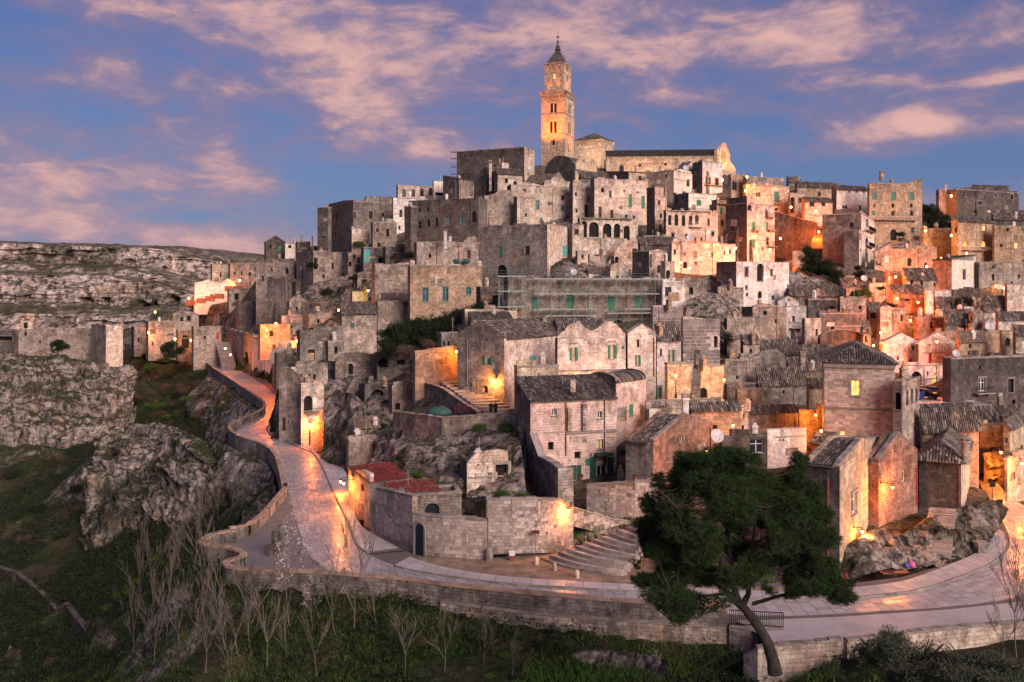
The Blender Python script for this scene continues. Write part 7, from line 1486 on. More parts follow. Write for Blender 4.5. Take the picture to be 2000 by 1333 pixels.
lampf(FR(r_pink), 1144, 744, 'lamp glowing behind the front roof on the pink facade', 260, col=YL)
lampf(FR(r_nic), 605, 829, 'wall lamp in the orange-lit rock niche by the road', 430, .9, col=RD)
lampf(FL(r_gate), 690, 942, 'bracket lamp at the corner of the red-door gatehouse', 320, 1.1, col=OR)
lampf(FR(r_cor), 1667, 1036, 'low wall lamp on the corner house front', 300, col=OR)
lampf(FR(r_ora), 1719, 948, 'wall lamp between the corner house and the orange gable', 620, 1.2, col=OR)
lampf(FR(r_lw), 888, 686, 'lamp above the orange garden wall', 420, 1.2, col=OR)
lamp(683, 880, 117, 'standing street lamp at the edge of the road', 420, col=OR, post=912)
lamp(665, 941, 103, 'lamp hanging over the road at the gatehouse', 320, col=OR, arm=2.0, side=2)
lamp(1110, 997, 81, 'lamp on the tall patched court wall', 330, col=OR, arm=.9)
lamp(1320, 734, 110, 'lamp on a thin pole before the arched green door', 300, col=YL, post=778)
lamp(1414, 742, 114, 'lamp on a thin pole at the corner of the pale block', 320, col=YL, post=780)
lamp(1432, 831, 104.5, 'lamp before the blind arches of the low stone house', 260, col=OR, post=850)
lamp(1593, 811, 110, 'lamp on the wall against the square palazzo', 420, col=OR)
lamp(1604, 842, 97, 'lamp at the foot corner of the square palazzo', 420, col=OR, arm=.6)
lamp(1380, 882, 89, 'hidden lamp behind the low roof beside the pine', 420, col=RD, post=910)
lamp(1840, 797, 131, 'low lamp at the alley corner beside the parked cars', 2200, col=RD)
lamp(1955, 884, 108, 'lamp over the low house along the street', 1100, col=OR)
lamp(1996, 905, 99, 'lamp at the far edge of the street', 1100, col=OR)
lamp(1735, 692, 153, 'pale yellow lamp above the palazzo roof', 420, col=YL, bulb='bulby', post=712)
lamp(1851, 700, 140, 'lamp beside the dark house corner', 380, col=RD)
for x, y, d, lab, pw, c in [
    (290, 650, 297, 'lamp at the far road house beside the bastion', 1000, OR), (342, 662, 290, 'small lamp on the far road between houses', 600, OR), (373, 665, 282, 'lamp by the arched far house', 900, OR), (303, 610, 318, 'lamp alone on the far slope', 800, OR),
    (440, 681, 250, 'lamp on the far bend over the curving stair', 800, OR), (450, 693, 228, 'second lamp below the curving stair', 500, OR), (414, 563, 327, 'lamp on the wall of the little white church', 420, YL), (468, 548, 338, 'lamp behind the little white church', 700, RD), (369, 583, 328, 'lamp at the foot of the white church', 700, RD),
    (521, 645, 214, 'lower lamp of the bright orange cave terrace', 1200, RD), (539, 632, 215, 'upper lamp of the bright orange cave terrace', 1200, RD), (580, 666, 183, 'lamp at the small hut beside the stone steps', 420, OR), (661, 606, 196, 'lamp among the ruins above the tiled house', 500, RD), (719, 568, 203, 'greenish yellow lamp beside the lemon shed', 90, (.85, .9, .2)),
    (1459, 346, 243, 'bright lamp on the roof edge of the tan house', 900, YL), (1456, 373, 240, 'lamp under the tan house eaves', 500, OR), (1524, 466, 214, 'lamp halfway down the ramp wall', 900, RD), (1504, 488, 208, 'lamp on the narrow balcony house', 700, OR), (1594, 412, 230, 'upper lamp of the red-lit ramp', 1500, RD), (1599, 453, 217, 'lower lamp of the red-lit ramp', 900, RD), (1545, 405, 236, 'lamp inside the red arched passage', 900, RD),
    (1437, 485, 208, 'lamp against the dark side wall of the balcony house', 1500, RD),
    (1808, 451, 228, 'yellow lamp on the garden wall under the dark trees', 800, YL), (1858, 460, 222, 'yellow lamp at the end of the garden wall', 500, YL), (1858, 383, 266, 'lamp in the porch of the dark skyline house', 700, OR), (1810, 521, 203, 'lamp below the tan terraced ruin', 1100, RD), (1838, 505, 200, 'lamp behind the smooth white house', 900, RD), (1749, 541, 189, 'lamp on the stumpy orange tower house', 800, RD),
    (1752, 583, 179, 'first of three lamps on the red-lit terrace', 800, RD), (1706, 594, 184, 'lamp at the end of the red-lit terrace', 700, RD), (1793, 591, 177, 'lamp on the red-lit terrace beside the turquoise shutters', 900, RD), (1778, 626, 164, 'lamp among roofs above the twin gables', 900, RD), (1720, 650, 163, 'upper lamp in the narrow red alley', 700, RD), (1706, 675, 157, 'lower lamp in the narrow red alley', 900, RD), (1960, 563, 183, 'lamp in the doorway of the low stone house', 380, YL),
    (1888, 495, 218, 'small lamp on the lit arched balcony', 380, OR), (1329, 513, 206, 'lamp beside the pale flat house', 260, OR), (1347, 524, 205, 'lamp under the pale flat house', 260, OR), (1411, 352, 282, 'lamp on the white block below the church facade', 500, OR), (1830, 668, 152, 'lamp glow beside the second pale gable', 420, RD), (1640, 560, 190, 'lamp by the garden steps', 0, OR)]:
    if pw: lamp(x, y, d, lab, pw*(2.1 if c is RD else 1.4), col=c, rad=max(.13, d*.0011), arm=.9)
# floodlights of the bell tower and church
def flood(p, target, label, power, col=(1.0, .22, .03), spread=70):
    root = thing('floodlight', label, 'floodlight', tuple(p), 'floodlights of the cathedral'); mb = MB(); mb.cbox((p.x, p.y, p.z-.3), .5, .3, .35); mb.build('housing', 'iron', root)
    mb = MB(); mb.cbox((p.x, p.y, p.z+.052), .42, .24, .02); mb.build('lens', 'bulb', root)
    L = bpy.data.lights.new('flood_light', 'SPOT'); L.energy = power; L.color = col; L.spot_size = math.radians(spread); L.spot_blend = .8; L.shadow_soft_size = .3
    lo = bpy.data.objects.new('flood_light', L); COL.objects.link(lo); lo.parent = root; lo.location = (0, 0, .4); lo.rotation_euler = (-(Vector(target)-Vector(p)).normalized()).to_track_quat('Z', 'Y').to_euler()
def onf(f, k, z, o): return f.at(f.T*k, z, o)
zb = zat(318, 325)
flood(onf(tfL, .25, zb+2, 6.0), onf(tfL, .3, zb+24, 0), 'floodlight at the foot of the tower under the arched window', 30000)
flood(onf(tfL, .8, zb+2, 6.0), onf(tfL, .7, zb+24, 0), 'floodlight at the foot corner of the tower', 22000)
flood(onf(tfR, .5, zb+1, 3.0), onf(tfR, .5, zb+22, 0), 'floodlight beside the tower under its narrow face', 5000)
zc = zat(180, 325)+.75
flood(onf(tfL, .3, zc, -.1), onf(tfL, .35, zc+10, -1.2), 'small floodlight on the tower ledge', 700)
flood(onf(tfL, .7, zc, -.1), onf(tfL, .65, zc+10, -1.2), 'second small floodlight on the tower ledge', 700)
flood(onf(tfR, .5, zc, -.1), onf(tfR, .5, zc+10, -1.0), 'floodlight on the far side of the tower ledge', 900)
flood(onf(ffac, .35, zat(348, 318), 6.0), onf(ffac, .35, zat(296, 318), 0), 'floodlight in the square before the church facade', 10000)
flood(onf(ffac, .8, zat(346, 318), 5.0), onf(ffac, .7, zat(300, 318), 0), 'second floodlight before the church facade', 4500)
flood(PX(1200, 340, 300), PX(1300, 312, 316), 'floodlight on the roofs below the church nave', 9000, (1.0, .38, .12), 100)
flood(PX(1345, 345, 296), PX(1340, 310, 316), 'floodlight behind the small pale gable', 7000, (1.0, .38, .12), 100)
flood(PX(1150, 318, 325), PX(1172, 285, 336), 'floodlight beneath the hipped church block', 6000, (1.0, .55, .25), 90)

# ================================================================== vegetation
def ground_hit(px, py, d0=36, d1=330):
    ds = np.linspace(d0, d1, 420); P = np.c_[(px-HX)/FPX*ds, ds]; zt = terrain_z(P); zr = (HY-py)/FPX*ds; below = np.where(zr < zt)[0]
    i = below[0] if len(below) else len(ds)-1
    return Vector((P[i, 0], P[i, 1], zt[i]))
def leafmat(key, name, a, b, rough=.7, trans=.0):
    t = newmat(key, name); g = t.add('ShaderNodeNewGeometry'); r = g.outputs['Random Per Island']; n = t.noise(g.outputs['Position'], .5, 3)
    col = t.mix(t.math('ADD', t.math('MULTIPLY', r, .7), t.math('MULTIPLY', n, .3)), c4(a), c4(b)); t.l.new(col, t.b.inputs['Base Color']); t.b.inputs['Roughness'].default_value = rough; t.b.inputs['Specular IOR Level'].default_value = .2
leafmat('pine', 'pine_needles', (.009, .022, .008), (.036, .064, .017))
leafmat('olive', 'olive_leaves', (.030, .042, .022), (.075, .088, .058))
leafmat('dkleaf', 'dark_leaves', (.009, .017, .008), (.026, .037, .016))
leafmat('gleaf', 'green_leaves', (.034, .076, .014), (.08, .14, .026))
leafmat('lime', 'spurge_leaves', (.085, .14, .015), (.16, .20, .03))
leafmat('brush', 'dry_brush', (.085, .052, .038), (.14, .088, .06))
leafmat('straw', 'dry_grass', (.12, .088, .05), (.20, .15, .09))
leafmat('grassm', 'grass_blades', (.03, .07, .012), (.075, .125, .024))
leafmat('blos', 'white_blossom', (.42, .37, .35), (.6, .54, .52))
leafmat('twig', 'bare_twigs', (.085, .07, .06), (.165, .138, .116))
leafmat('bark', 'dark_bark', (.035, .026, .020), (.055, .042, .032))
def cards(centres, normals_up, size, n_each, spread, rng, narrow=.45, up=.25):
    """leaf sized triangles/quads scattered round each centre"""
    C = np.repeat(np.asarray(centres, float), n_each, 0); N = len(C)
    C = C+rng.normal(0, 1, (N, 3))*spread
    a = rng.normal(0, 1, (N, 3)); a[:, 2] += up; a /= np.linalg.norm(a, axis=1, keepdims=True); b = np.cross(a, rng.normal(0, 1, (N, 3))); b /= np.linalg.norm(b, axis=1, keepdims=True)+1e-9
    L = size*rng.uniform(.6, 1.3, (N, 1)); Wd = L*narrow
    V = np.stack([C-b*Wd*.5, C+a*L*.5-b*Wd*.1+0*b, C+a*L, C+a*L*.5+b*Wd*.5], 1).reshape(-1, 3); F = np.arange(N*4).reshape(-1, 4); return V, F
def tri_blades(C, L, w, rng, up=1.0, jit=.6):
    N = len(C); a = rng.normal(0, jit, (N, 3)); a[:, 2] = np.abs(a[:, 2])*.3+up; a /= np.linalg.norm(a, axis=1, keepdims=True); b = np.cross(a, rng.normal(0, 1, (N, 3))); b /= np.linalg.norm(b, axis=1, keepdims=True)+1e-9
    Ls = L*rng.uniform(.5, 1.4, (N, 1)); V = np.stack([C-b*w, C+b*w, C+a*Ls], 1).reshape(-1, 3); return V, np.arange(N*3).reshape(-1, 3)
t = newmat('pbark', 'pine_bark'); ps_ = t.add('ShaderNodeNewGeometry').outputs['Position']; fz = t.noise(t.mapping(ps_, (7, 7, 2.2)), 1.0, 6, .75, .6)
t.l.new(t.mix(t.rng(fz, .38, .62), c4((.012, .010, .009)), c4((.055, .042, .034))), t.b.inputs['Base Color']); t.b.inputs['Roughness'].default_value = .95; t.l.new(t.add('ShaderNodeBump', {'Strength': 1.0, 'Distance': .12, 'Height': fz}).outputs[0], t.b.inputs['Normal'])
# ---- umbrella pine in the foreground
def pine():
    D = 50.0; base = PX(1512, 1306, D); root = thing('pine_tree', 'large dark leaning pine tree in front of the road', 'tree', tuple(base)); rng = np.random.default_rng(5)
    P = lambda x, y, dd=0: PX(x, y, D+dd)
    tr = MB(); tr.tube([P(1514, 1316), P(1510, 1290), P(1500, 1258), P(1486, 1232), P(1468, 1206), P(1450, 1184), P(1440, 1172)], [.42, .35, .31, .28, .26, .23, .21], 9); tr.build('trunk', 'pbark', root, True)
    limbs = [([P(1450, 1186), P(1428, 1168), P(1412, 1150), P(1404, 1120), P(1408, 1085, -1)], .22), ([P(1441, 1174), P(1432, 1140), P(1428, 1100), P(1420, 1040, 1), P(1412, 960, 1), P(1405, 900, .5)], .22), ([P(1450, 1184), P(1462, 1160), P(1462, 1120), P(1470, 1060, -1), P(1480, 990, -1.5)], .20),
             ([P(1455, 1150), P(1490, 1120), P(1530, 1060, 1), P(1550, 980, 1.5), P(1560, 910, 1.5)], .17), ([P(1412, 1150), P(1370, 1120, 1), P(1310, 1090, 1.5), P(1262, 1062, 2)], .14), ([P(1420, 1160), P(1370, 1165, -1), P(1320, 1175, -2), P(1290, 1195, -2)], .10), ([P(1470, 1180), P(1520, 1165, -1), P(1580, 1150, -1.5), P(1640, 1150, -2)], .12), ([P(1470, 1120), P(1530, 1110, -1.5), P(1590, 1080, -2), P(1620, 1060, -2)], .11), ([P(1428, 1100), P(1370, 1040, -2), P(1320, 990, -2.5), P(1290, 960, -2)], .13), ([P(1412, 960), P(1360, 920, 1), P(1320, 910, 1)], .08)]
    for pts, r in limbs:
        m = MB(); n = len(pts); m.tube(pts, [r*(1-.75*i/(n-1)) for i in range(n)], 6); m.build('limb', 'pbark', root, True)
    # crown outline as overlapping plates (photo px centre, half size, depth offset)
    cl = [(1400, 900, 60, 26, 0), (1360, 915, 55, 26, 1), (1440, 905, 48, 26, -.5), (1330, 945, 60, 28, 1.5), (1400, 945, 70, 28, -1), (1460, 940, 50, 30, 1), (1300, 985, 55, 26, 2), (1350, 990, 60, 26, -2), (1420, 990, 60, 26, -2), (1475, 985, 40, 30, 0), (1290, 1030, 55, 24, 1), (1350, 1035, 55, 24, -2.5), (1410, 1040, 50, 24, 0), (1470, 1030, 45, 24, -1.5),
          (1265, 1065, 42, 22, 1.5), (1310, 1075, 50, 22, -1), (1370, 1080, 50, 20, -2), (1440, 1075, 45, 22, 1.5), (1500, 1060, 45, 26, -2), (1555, 905, 26, 22, 1.5), (1545, 940, 36, 24, 1), (1575, 965, 36, 24, 1.8), (1540, 985, 42, 22, 0), (1590, 1005, 40, 22, 1), (1550, 1030, 50, 22, -1), (1600, 1050, 42, 20, -1.5), (1560, 1080, 45, 20, -2), (1520, 1110, 50, 20, -1), (1590, 1105, 50, 18, -2), (1620, 1140, 45, 18, -2), (1575, 1145, 45, 18, -2.5), (1640, 1165, 32, 14, -2), (1530, 1150, 40, 18, -1.5),
          (1280, 1100, 50, 18, 1), (1320, 1125, 55, 20, -1), (1270, 1135, 40, 14, 0), (1370, 1125, 50, 18, 1), (1310, 1165, 55, 18, -2), (1360, 1180, 50, 18, -2), (1330, 1200, 50, 16, -2), (1400, 1170, 36, 16, -2.5), (1440, 1130, 40, 18, -2.5), (1480, 1100, 40, 18, -2), (1250, 1090, 30, 14, 1), (1490, 945, 30, 24, 1), (1500, 1010, 40, 24, 1.5), (1245, 1055, 22, 14, 1.5), (1330, 900, 35, 16, 1), (1635, 1110, 26, 12, -2)]
    C = []
    for x, y, rx, ry, dd in cl:
        c = P(x, y, dd); n = int(rx*ry*.60); u = rng.normal(0, 1, (n, 3)); u /= np.linalg.norm(u, axis=1, keepdims=True); r = rng.uniform(.25, 1.0, (n, 1))**.6
        s = np.array([rx*D/FPX*1.04, rx*D/FPX*.75, ry*D/FPX*1.1]); C.append(np.array(c)+u*r*s)
    C = np.concatenate(C); C = C[vnoise(C*.9+3) > .37]; K = 17; N = len(C)
    cc = np.repeat(C, K, 0); a = rng.normal(0, 1, (N*K, 3)); a[:, 2] = a[:, 2]*.7+.35; a /= np.linalg.norm(a, axis=1, keepdims=True); b = np.cross(a, rng.normal(0, 1, (N*K, 3))); b /= np.linalg.norm(b, axis=1, keepdims=True)+1e-9
    L = rng.uniform(.18, .42, (N*K, 1)); V = np.stack([cc-b*.011, cc+b*.011, cc+a*L], 1).reshape(-1, 3); F = np.arange(N*K*3).reshape(-1, 3)
    npmesh('crown', V, F, 'pine', root, sm=False)
    m = MB(); tw = rng.choice(N, min(N, 500), replace=False)
    ends = [pts[-1] for pts, r in limbs]+[pts[len(pts)//2] for pts, r in limbs]+[pts[-2] for pts, r in limbs]; E = np.array([tuple(e) for e in ends])
    for i in tw:
        j = np.argmin(((E-C[i])**2).sum(1)); 
        if np.linalg.norm(E[j]-C[i]) < 4.5: m.tube([E[j], (E[j]+C[i])/2+np.array([0, 0, -.15]), C[i]], [.035, .022, .01], 3, caps=False)
    m.build('twig', 'bark', root)
pine()
# ---- leafy trees and bushes
def leafy_mesh(name, mat, seed, n=260, size=.16, k=9, flat=.85, narrow=.45, lobes=11):
    rng = np.random.default_rng(seed); C = []
    for i in range(lobes):
        u = rng.normal(0, 1, 3); u[2] = abs(u[2]); u /= np.linalg.norm(u); c = u*np.array([.7, .7, .55])*rng.uniform(.3, 1); r = rng.uniform(.18, .42)
        m = n//lobes; w = rng.normal(0, 1, (m, 3)); w /= np.linalg.norm(w, axis=1, keepdims=True); C.append(c+w*r*rng.uniform(.6, 1, (m, 1)))
    C = np.concatenate(C); C[:, 2] = np.maximum(C[:, 2]*flat, -.3); V, F = cards(C, None, size, k, .05, rng, narrow)
    o = npmesh(name, V, F, mat, None, sm=False); me = o.data; bpy.data.objects.remove(o); return me
LEAF = {k: [leafy_mesh('foliage', m, s+i, n, sz, kk, narrow=nw) for i in range(3)] for k, m, s, n, sz, kk, nw in (('olive', 'olive', 10, 700, .10, 9, .35), ('dark', 'dkleaf', 20, 600, .10, 9, .5), ('green', 'gleaf', 30, 420, .11, 8, .6), ('lime', 'lime', 40, 300, .10, 7, .6), ('brush', 'brush', 50, 500, .16, 7, .10), ('straw', 'straw', 60, 260, .22, 6, .08))}
def twigs_mesh(seed):
    rng = random.Random(seed); m = MB()
    for i in range(9):
        a = rng.random()*6.28; m.tube([(0, 0, -.15), (math.cos(a)*.2, math.sin(a)*.2, .25), (math.cos(a)*.5, math.sin(a)*.5, .55)], [.045, .03, .012], 4, caps=False)
    return m.mesh('stem', [MAT['bark']])
TW = [twigs_mesh(i) for i in range(3)]
def bush(px, py, rpx, kind, label, group=None, hgt=1.0, name='bush', d=None, cat='bush', sink=.1):
    g = PX(px, py, d) if d else ground_hit(px, py); r = rpx*g.y/FPX; i = random.randrange(3); rz = random.random()*6.28
    root = thing(name, label, cat, (g.x, g.y, g.z-r*sink), group)
    instance('crown', LEAF[kind][i], root, (g.x, g.y, g.z), (0, 0, rz), (r, r, r*hgt)); instance('stem', TW[i], root, (g.x, g.y, g.z), (0, 0, rz), (r, r, r*hgt)); return root
def tree_leafy(px, ybase, d, lobes, kind, label, trunk=.25):
    b = PX(px, ybase, d); root = thing('leafy_tree', label, 'tree', tuple(b)); m = MB(); cx = sum(l[0] for l in lobes)/len(lobes); cy = sum(l[1] for l in lobes)/len(lobes); t = PX(cx, cy, d)
    m.tube([b-Vector((0, 0, .5)), b.lerp(t, .4), t], [trunk, trunk*.75, trunk*.4], 6)
    for l in lobes: m.tube([b.lerp(t, .5), PX(l[0], l[1], d+l[3])], [trunk*.4, .05], 4, caps=False)
    m.build('trunk', 'bark', root)
    for i, l in enumerate(lobes):
        c = PX(l[0], l[1], d+l[3]); r = l[2]*d/FPX*1.3; instance('crown', LEAF[kind][i % 3], root, (c.x, c.y, c.z-r*.3), (random.uniform(-.3, .3), random.uniform(-.3, .3), i*1.7), (r, r, r*1.05))
tree_leafy(775, 690, 148, [(775, 650, 30, 0), (760, 668, 24, -1), (790, 638, 28, 0), (800, 660, 28, -1), (770, 680, 24, -1.5), (815, 630, 24, 1), (752, 648, 18, 1)], 'dark', 'first dark olive tree beside the tiled stone house')
tree_leafy(850, 690, 147, [(835, 640, 30, 0), (860, 630, 30, 0), (885, 618, 28, 1), (845, 662, 28, -1), (875, 645, 28, -1), (905, 610, 22, 1), (915, 625, 20, 1), (820, 655, 24, -.5)], 'dark', 'second broad dark olive tree before the turquoise-window house')
tree_leafy(930, 640, 148, [(928, 602, 16, 0), (940, 594, 14, 0), (920, 612, 16, -.5)], 'dark', 'small dark tree against the scaffolded house')
tree_leafy(1822, 455, 246, [(1815, 405, 18, 0), (1828, 415, 20, 0), (1812, 425, 18, -1), (1832, 435, 20, -1), (1818, 445, 18, -1), (1842, 425, 14, 1), (1805, 410, 12, 0)], 'dark', 'tall dark cypress-like tree beside the brown palazzo')
tree_leafy(1860, 452, 248, [(1856, 438, 14, 0), (1870, 440, 14, 0), (1848, 446, 12, 0)], 'dark', 'low dark tree behind the garden wall')
tree_leafy(1585, 560, 200, [(1580, 490, 20, 1), (1592, 500, 22, 0), (1580, 520, 24, 0), (1600, 525, 24, 0), (1585, 545, 24, -1), (1610, 515, 18, 0), (1575, 505, 16, 0)], 'dark', 'dark pine mass beside the diagonal garden stair')
tree_leafy(1625, 565, 197, [(1620, 525, 20, 0), (1635, 535, 20, 0), (1622, 548, 20, -1), (1640, 552, 16, -1)], 'dark', 'smaller bushy pine below the tall grey house')
tree_leafy(1678, 545, 200, [(1677, 522, 10, 0), (1683, 532, 11, 0), (1672, 536, 10, 0)], 'dark', 'small dark bush tree beside the white stair house')
tree_leafy(1680, 592, 184, [(1672, 572, 12, 0), (1688, 570, 13, 0), (1680, 582, 12, 0), (1694, 578, 10, 0)], 'green', 'small lemon tree in the lane garden')
tree_leafy(112, 690, 254, [(104, 672, 10, 0), (118, 668, 12, 0), (126, 676, 10, 0), (112, 680, 12, 0)], 'dark', 'dark little pine against the gorge wall')
tree_leafy(325, 700, 275, [(322, 680, 14, 0), (336, 672, 16, 0), (348, 684, 14, 0), (330, 690, 14, -2)], 'dark', 'dark tree at the road edge before the far houses')
for x, y, r in ((1760, 470, 12), (1790, 468, 14), (1770, 540, 12), (1790, 545, 10)): bush(x, y, r, 'brush', 'small reddish shrub on a terrace of the right slope', 'reddish terrace shrubs', d=214 if y < 500 else 206)
bush(800, 690, 30, 'brush', 'large mauve brush in front of the olive trees', d=138, hgt=.9); bush(840, 675, 26, 'brush', 'mauve brush between the olive trees and the lit wall', d=136, hgt=.8)
for x, y, r, k in [(1100, 830, 0, 'green')]: pass
for x, y, r, d_, k, lab in [(985, 838, 26, 103, 'green', 'long green weeds on the terrace above the rock'), (940, 838, 24, 104, 'green', 'green weed clump on the terrace edge'), (905, 838, 18, 106, 'green', 'low green weeds near the terrace wall'), (1010, 848, 18, 101, 'green', 'green weeds beside the buttress wall'), (985, 968, 24, 90, 'green', 'green bush before the black cave gate'), (1020, 972, 24, 89, 'green', 'green bush beside the stone pier'), (940, 985, 18, 88, 'dark', 'dark shrub in the small court'), (900, 965, 16, 92, 'dark', 'ivy bush over the court shed'), (760, 955, 12, 93, 'green', 'green tuft by the red roof'), (812, 930, 22, 97, 'green', 'weeds along the upper red roof'), (850, 945, 18, 95, 'green', 'weeds behind the lower red roof'), (740, 925, 12, 98, 'green', 'small weeds at the rock foot'),
                           (610, 520, 18, 262, 'dark', 'dark ivy tuft on the tall ruin'), (640, 575, 26, 236, 'dark', 'dark bramble bank under the tall ruin'), (690, 545, 16, 240, 'dark', 'dark ivy on the round-topped wall'), (800, 500, 20, 236, 'dark', 'dark hedge on the ledge under the sloping house'), (770, 505, 16, 244, 'brush', 'brown brush on the ledge under the sloping house'), (700, 480, 20, 276, 'green', 'grass bank under the palace'), (1250, 465, 14, 222, 'dark', 'ivy bush at the end of the arcade'), (1165, 500, 8, 218, 'brush', 'dry weed on the stained wall'), (1420, 660, 18, 147, 'dark', 'dark shrub under the ruin wall'), (1405, 610, 16, 160, 'green', 'green weed by the rock-cut house'), (1370, 625, 20, 148, 'green', 'green ivy hanging beside the scaffold'), (1355, 600, 16, 156, 'dark', 'dark shrub behind the block house'), (1800, 1092, 14, 78, 'green', 'green tuft on the rock beside the steps'), (1850, 1030, 14, 83, 'green', 'green tuft on the rock base'), (1760, 460, 16, 224, 'dark', 'terrace hedge under the palazzo'), (1720, 565, 14, 186, 'dark', 'dark shrub by the roof terrace'), (1745, 600, 16, 176, 'dark', 'dark vine over the red-lit terrace'), (1880, 590, 24, 180, 'dark', 'ivy mass under the smooth white house'), (1320, 755, 0, 109, 'dark', '')]:
    if r: bush(x, y, r, k, lab, d=d_, hgt=.7)
# gorge slope bushes
rs = random.Random(11)
slope = []
for x, y, r, k in [(390, 755, 22, 'brush'), (405, 770, 26, 'brush'), (360, 720, 26, 'brush'), (330, 735, 22, 'olive'), (300, 760, 24, 'olive'), (318, 705, 22, 'brush'), (270, 720, 24, 'brush'), (285, 700, 18, 'dark'), (250, 740, 22, 'dark'), (390, 700, 22, 'brush'), (420, 760, 16, 'dark'), (440, 800, 18, 'green'), (470, 800, 18, 'green'), (430, 830, 18, 'dark'), (410, 810, 22, 'green'), (380, 800, 22, 'dark'), (350, 780, 24, 'dark'), (300, 800, 24, 'green'), (260, 790, 22, 'dark'), (330, 820, 18, 'green'), (460, 900, 18, 'green'), (430, 940, 18, 'dark'), (490, 890, 14, 'green'), (500, 930, 14, 'green'), (420, 870, 16, 'green'), (470, 930, 18, 'brush'), (500, 970, 16, 'brush'), (450, 990, 18, 'brush'), (20, 670, 20, 'brush'), (75, 680, 22, 'brush'), (60, 730, 20, 'dark'), (130, 735, 24, 'dark'), (170, 745, 22, 'dark'), (200, 760, 18, 'dark'), (40, 740, 20, 'brush'), (100, 760, 20, 'brush'), (230, 800, 18, 'brush'), (150, 860, 24, 'dark'), (60, 870, 26, 'dark'), (110, 900, 24, 'brush'), (30, 930, 26, 'dark'), (150, 960, 24, 'dark'), (80, 1000, 26, 'dark'), (200, 1100, 24, 'dark'), (240, 1080, 26, 'dark'), (280, 1090, 24, 'dark'), (50, 1060, 24, 'brush'), (120, 1050, 26, 'dark'), (30, 1200, 30, 'dark'), (80, 1240, 30, 'dark'), (60, 1290, 30, 'dark'), (110, 1300, 28, 'brush'), (140, 1150, 24, 'dark'), (250, 1180, 24, 'dark'), (310, 860, 18, 'green'), (270, 850, 16, 'green'), (350, 1010, 22, 'dark'), (300, 950, 14, 'dark'), (240, 900, 14, 'brush'), (380, 1000, 20, 'brush')]:
    slope.append((x, y, r, k))
nm = {'brush': 'brown leafless brush on the gorge slope', 'olive': 'silvery grey shrub on the gorge slope', 'dark': 'dark green scrub bush on the gorge slope', 'green': 'bright green ivy bush on the gorge slope'}
for x, y, r, k in slope: bush(x, y, r, k, nm[k], k+' bushes of the gorge slope', hgt=.8)
for x, y, r in ((330, 1075, 16), (305, 1095, 18), (345, 1060, 14), (285, 1115, 18), (270, 1140, 18), (250, 1160, 18), (230, 1175, 16), (210, 1195, 18), (320, 1105, 14), (195, 1215, 14), (300, 1125, 16), (355, 1045, 14)): bush(x, y, r, 'lime', 'yellow-green spurge clump on the brow of the slope', 'yellow-green spurge clumps', hgt=.9)
for x, y, r in ((310, 1130, 14), (205, 1250, 14), (215, 1235, 12), (1000, 1240, 14), (1240, 1250, 16)): bush(x, y, r, 'straw', 'tuft of dry straw-coloured grass on the slope', 'dry grass tufts', hgt=1.0)
for x, y, r, k in ((1300, 1250, 20, 'green'), (1120, 1245, 18, 'dark'), (1210, 1250, 18, 'green'), (1380, 1290, 22, 'green'), (1150, 1330, 26, 'green'), (850, 1180, 14, 'dark'), (760, 1175, 14, 'lime'), (900, 1215, 18, 'dark'), (1010, 1330, 24, 'dark'), (1250, 1320, 24, 'green'), (1440, 1310, 24, 'dark'), (1540, 1310, 24, 'dark')): bush(x, y, r, k, 'low %s ground bush below the road wall' % {'green': 'fresh green', 'dark': 'dark green', 'lime': 'yellow-green'}[k], k+' bushes below the road wall', hgt=.6)
# foreground olive shrubs, lower right
for x, y, r, d_, lab in ((1720, 1290, 78, 36, 'big dark olive shrub in the lower corner, nearest the pine'), (1800, 1300, 84, 34, 'big dark olive shrub in the middle of the lower corner'), (1890, 1310, 80, 33, 'dark olive shrub towards the frame edge'), (1660, 1310, 50, 37, 'smaller dark shrub beside the pine roots'), (1965, 1320, 60, 32, 'dark shrub in the extreme lower corner'), (1740, 1255, 48, 37, 'pale-tipped olive shrub top against the plaza'), (1770, 1335, 90, 31, 'low near olive shrub at the frame bottom'), (1880, 1345, 90, 30, 'broad near olive shrub at the frame bottom edge')): bush(x, y, r, 'olive', lab, d=d_, hgt=.9)
# ---- bare trees
def bare_mesh(seed, blossom=False):
    rng = random.Random(seed); tr, br = MB(), MB(); tips = []
    def grow(p, dr, L, r, lev, mb):
        n = 3; pts = [p]; q = p; d = dr
        for i in range(n):
            d = (d+Vector((rng.gauss(0, .07), rng.gauss(0, .07), .05))).normalized(); q = q+d*L/n; pts.append(q)
        mb.tube(pts, [max(.0021, r*(1-.2*i)) for i in range(n+1)], 5 if lev == 0 else 3, caps=False)
        if lev >= 4: tips.append(q); return
        for i in range(rng.randint(1, 3) if lev else 3):
            a = rng.random()*6.28; s = rng.uniform(.22, .6); nd = (d+Vector((math.cos(a), math.sin(a), .15))*s).normalized(); k = rng.uniform(.45, 1); j = min(2, int(k*3)); grow(pts[j].lerp(pts[j+1], k*3-j), nd, L*rng.uniform(.5, .72), r*.55, lev+1, br)
        grow(q, d, L*.8, r*.66, lev+1, br if lev > 0 else tr)
    grow(Vector((0, 0, -.04)), Vector((rng.gauss(0, .10), rng.gauss(0, .10), 1)).normalized(), .36, .0085, 0, tr)
    t = tr.mesh('trunk', [MAT['twig']]); b = br.mesh('branches', [MAT['twig']]); bl = None
    if blossom:
        g = np.random.default_rng(seed); C = np.array([tuple(p) for p in tips]); V, F = cards(C, None, .017, 7, .02, g, .9); o = npmesh('blossom', V, F, 'blos', None, False); bl = o.data; bpy.data.objects.remove(o)
    return t, b, bl
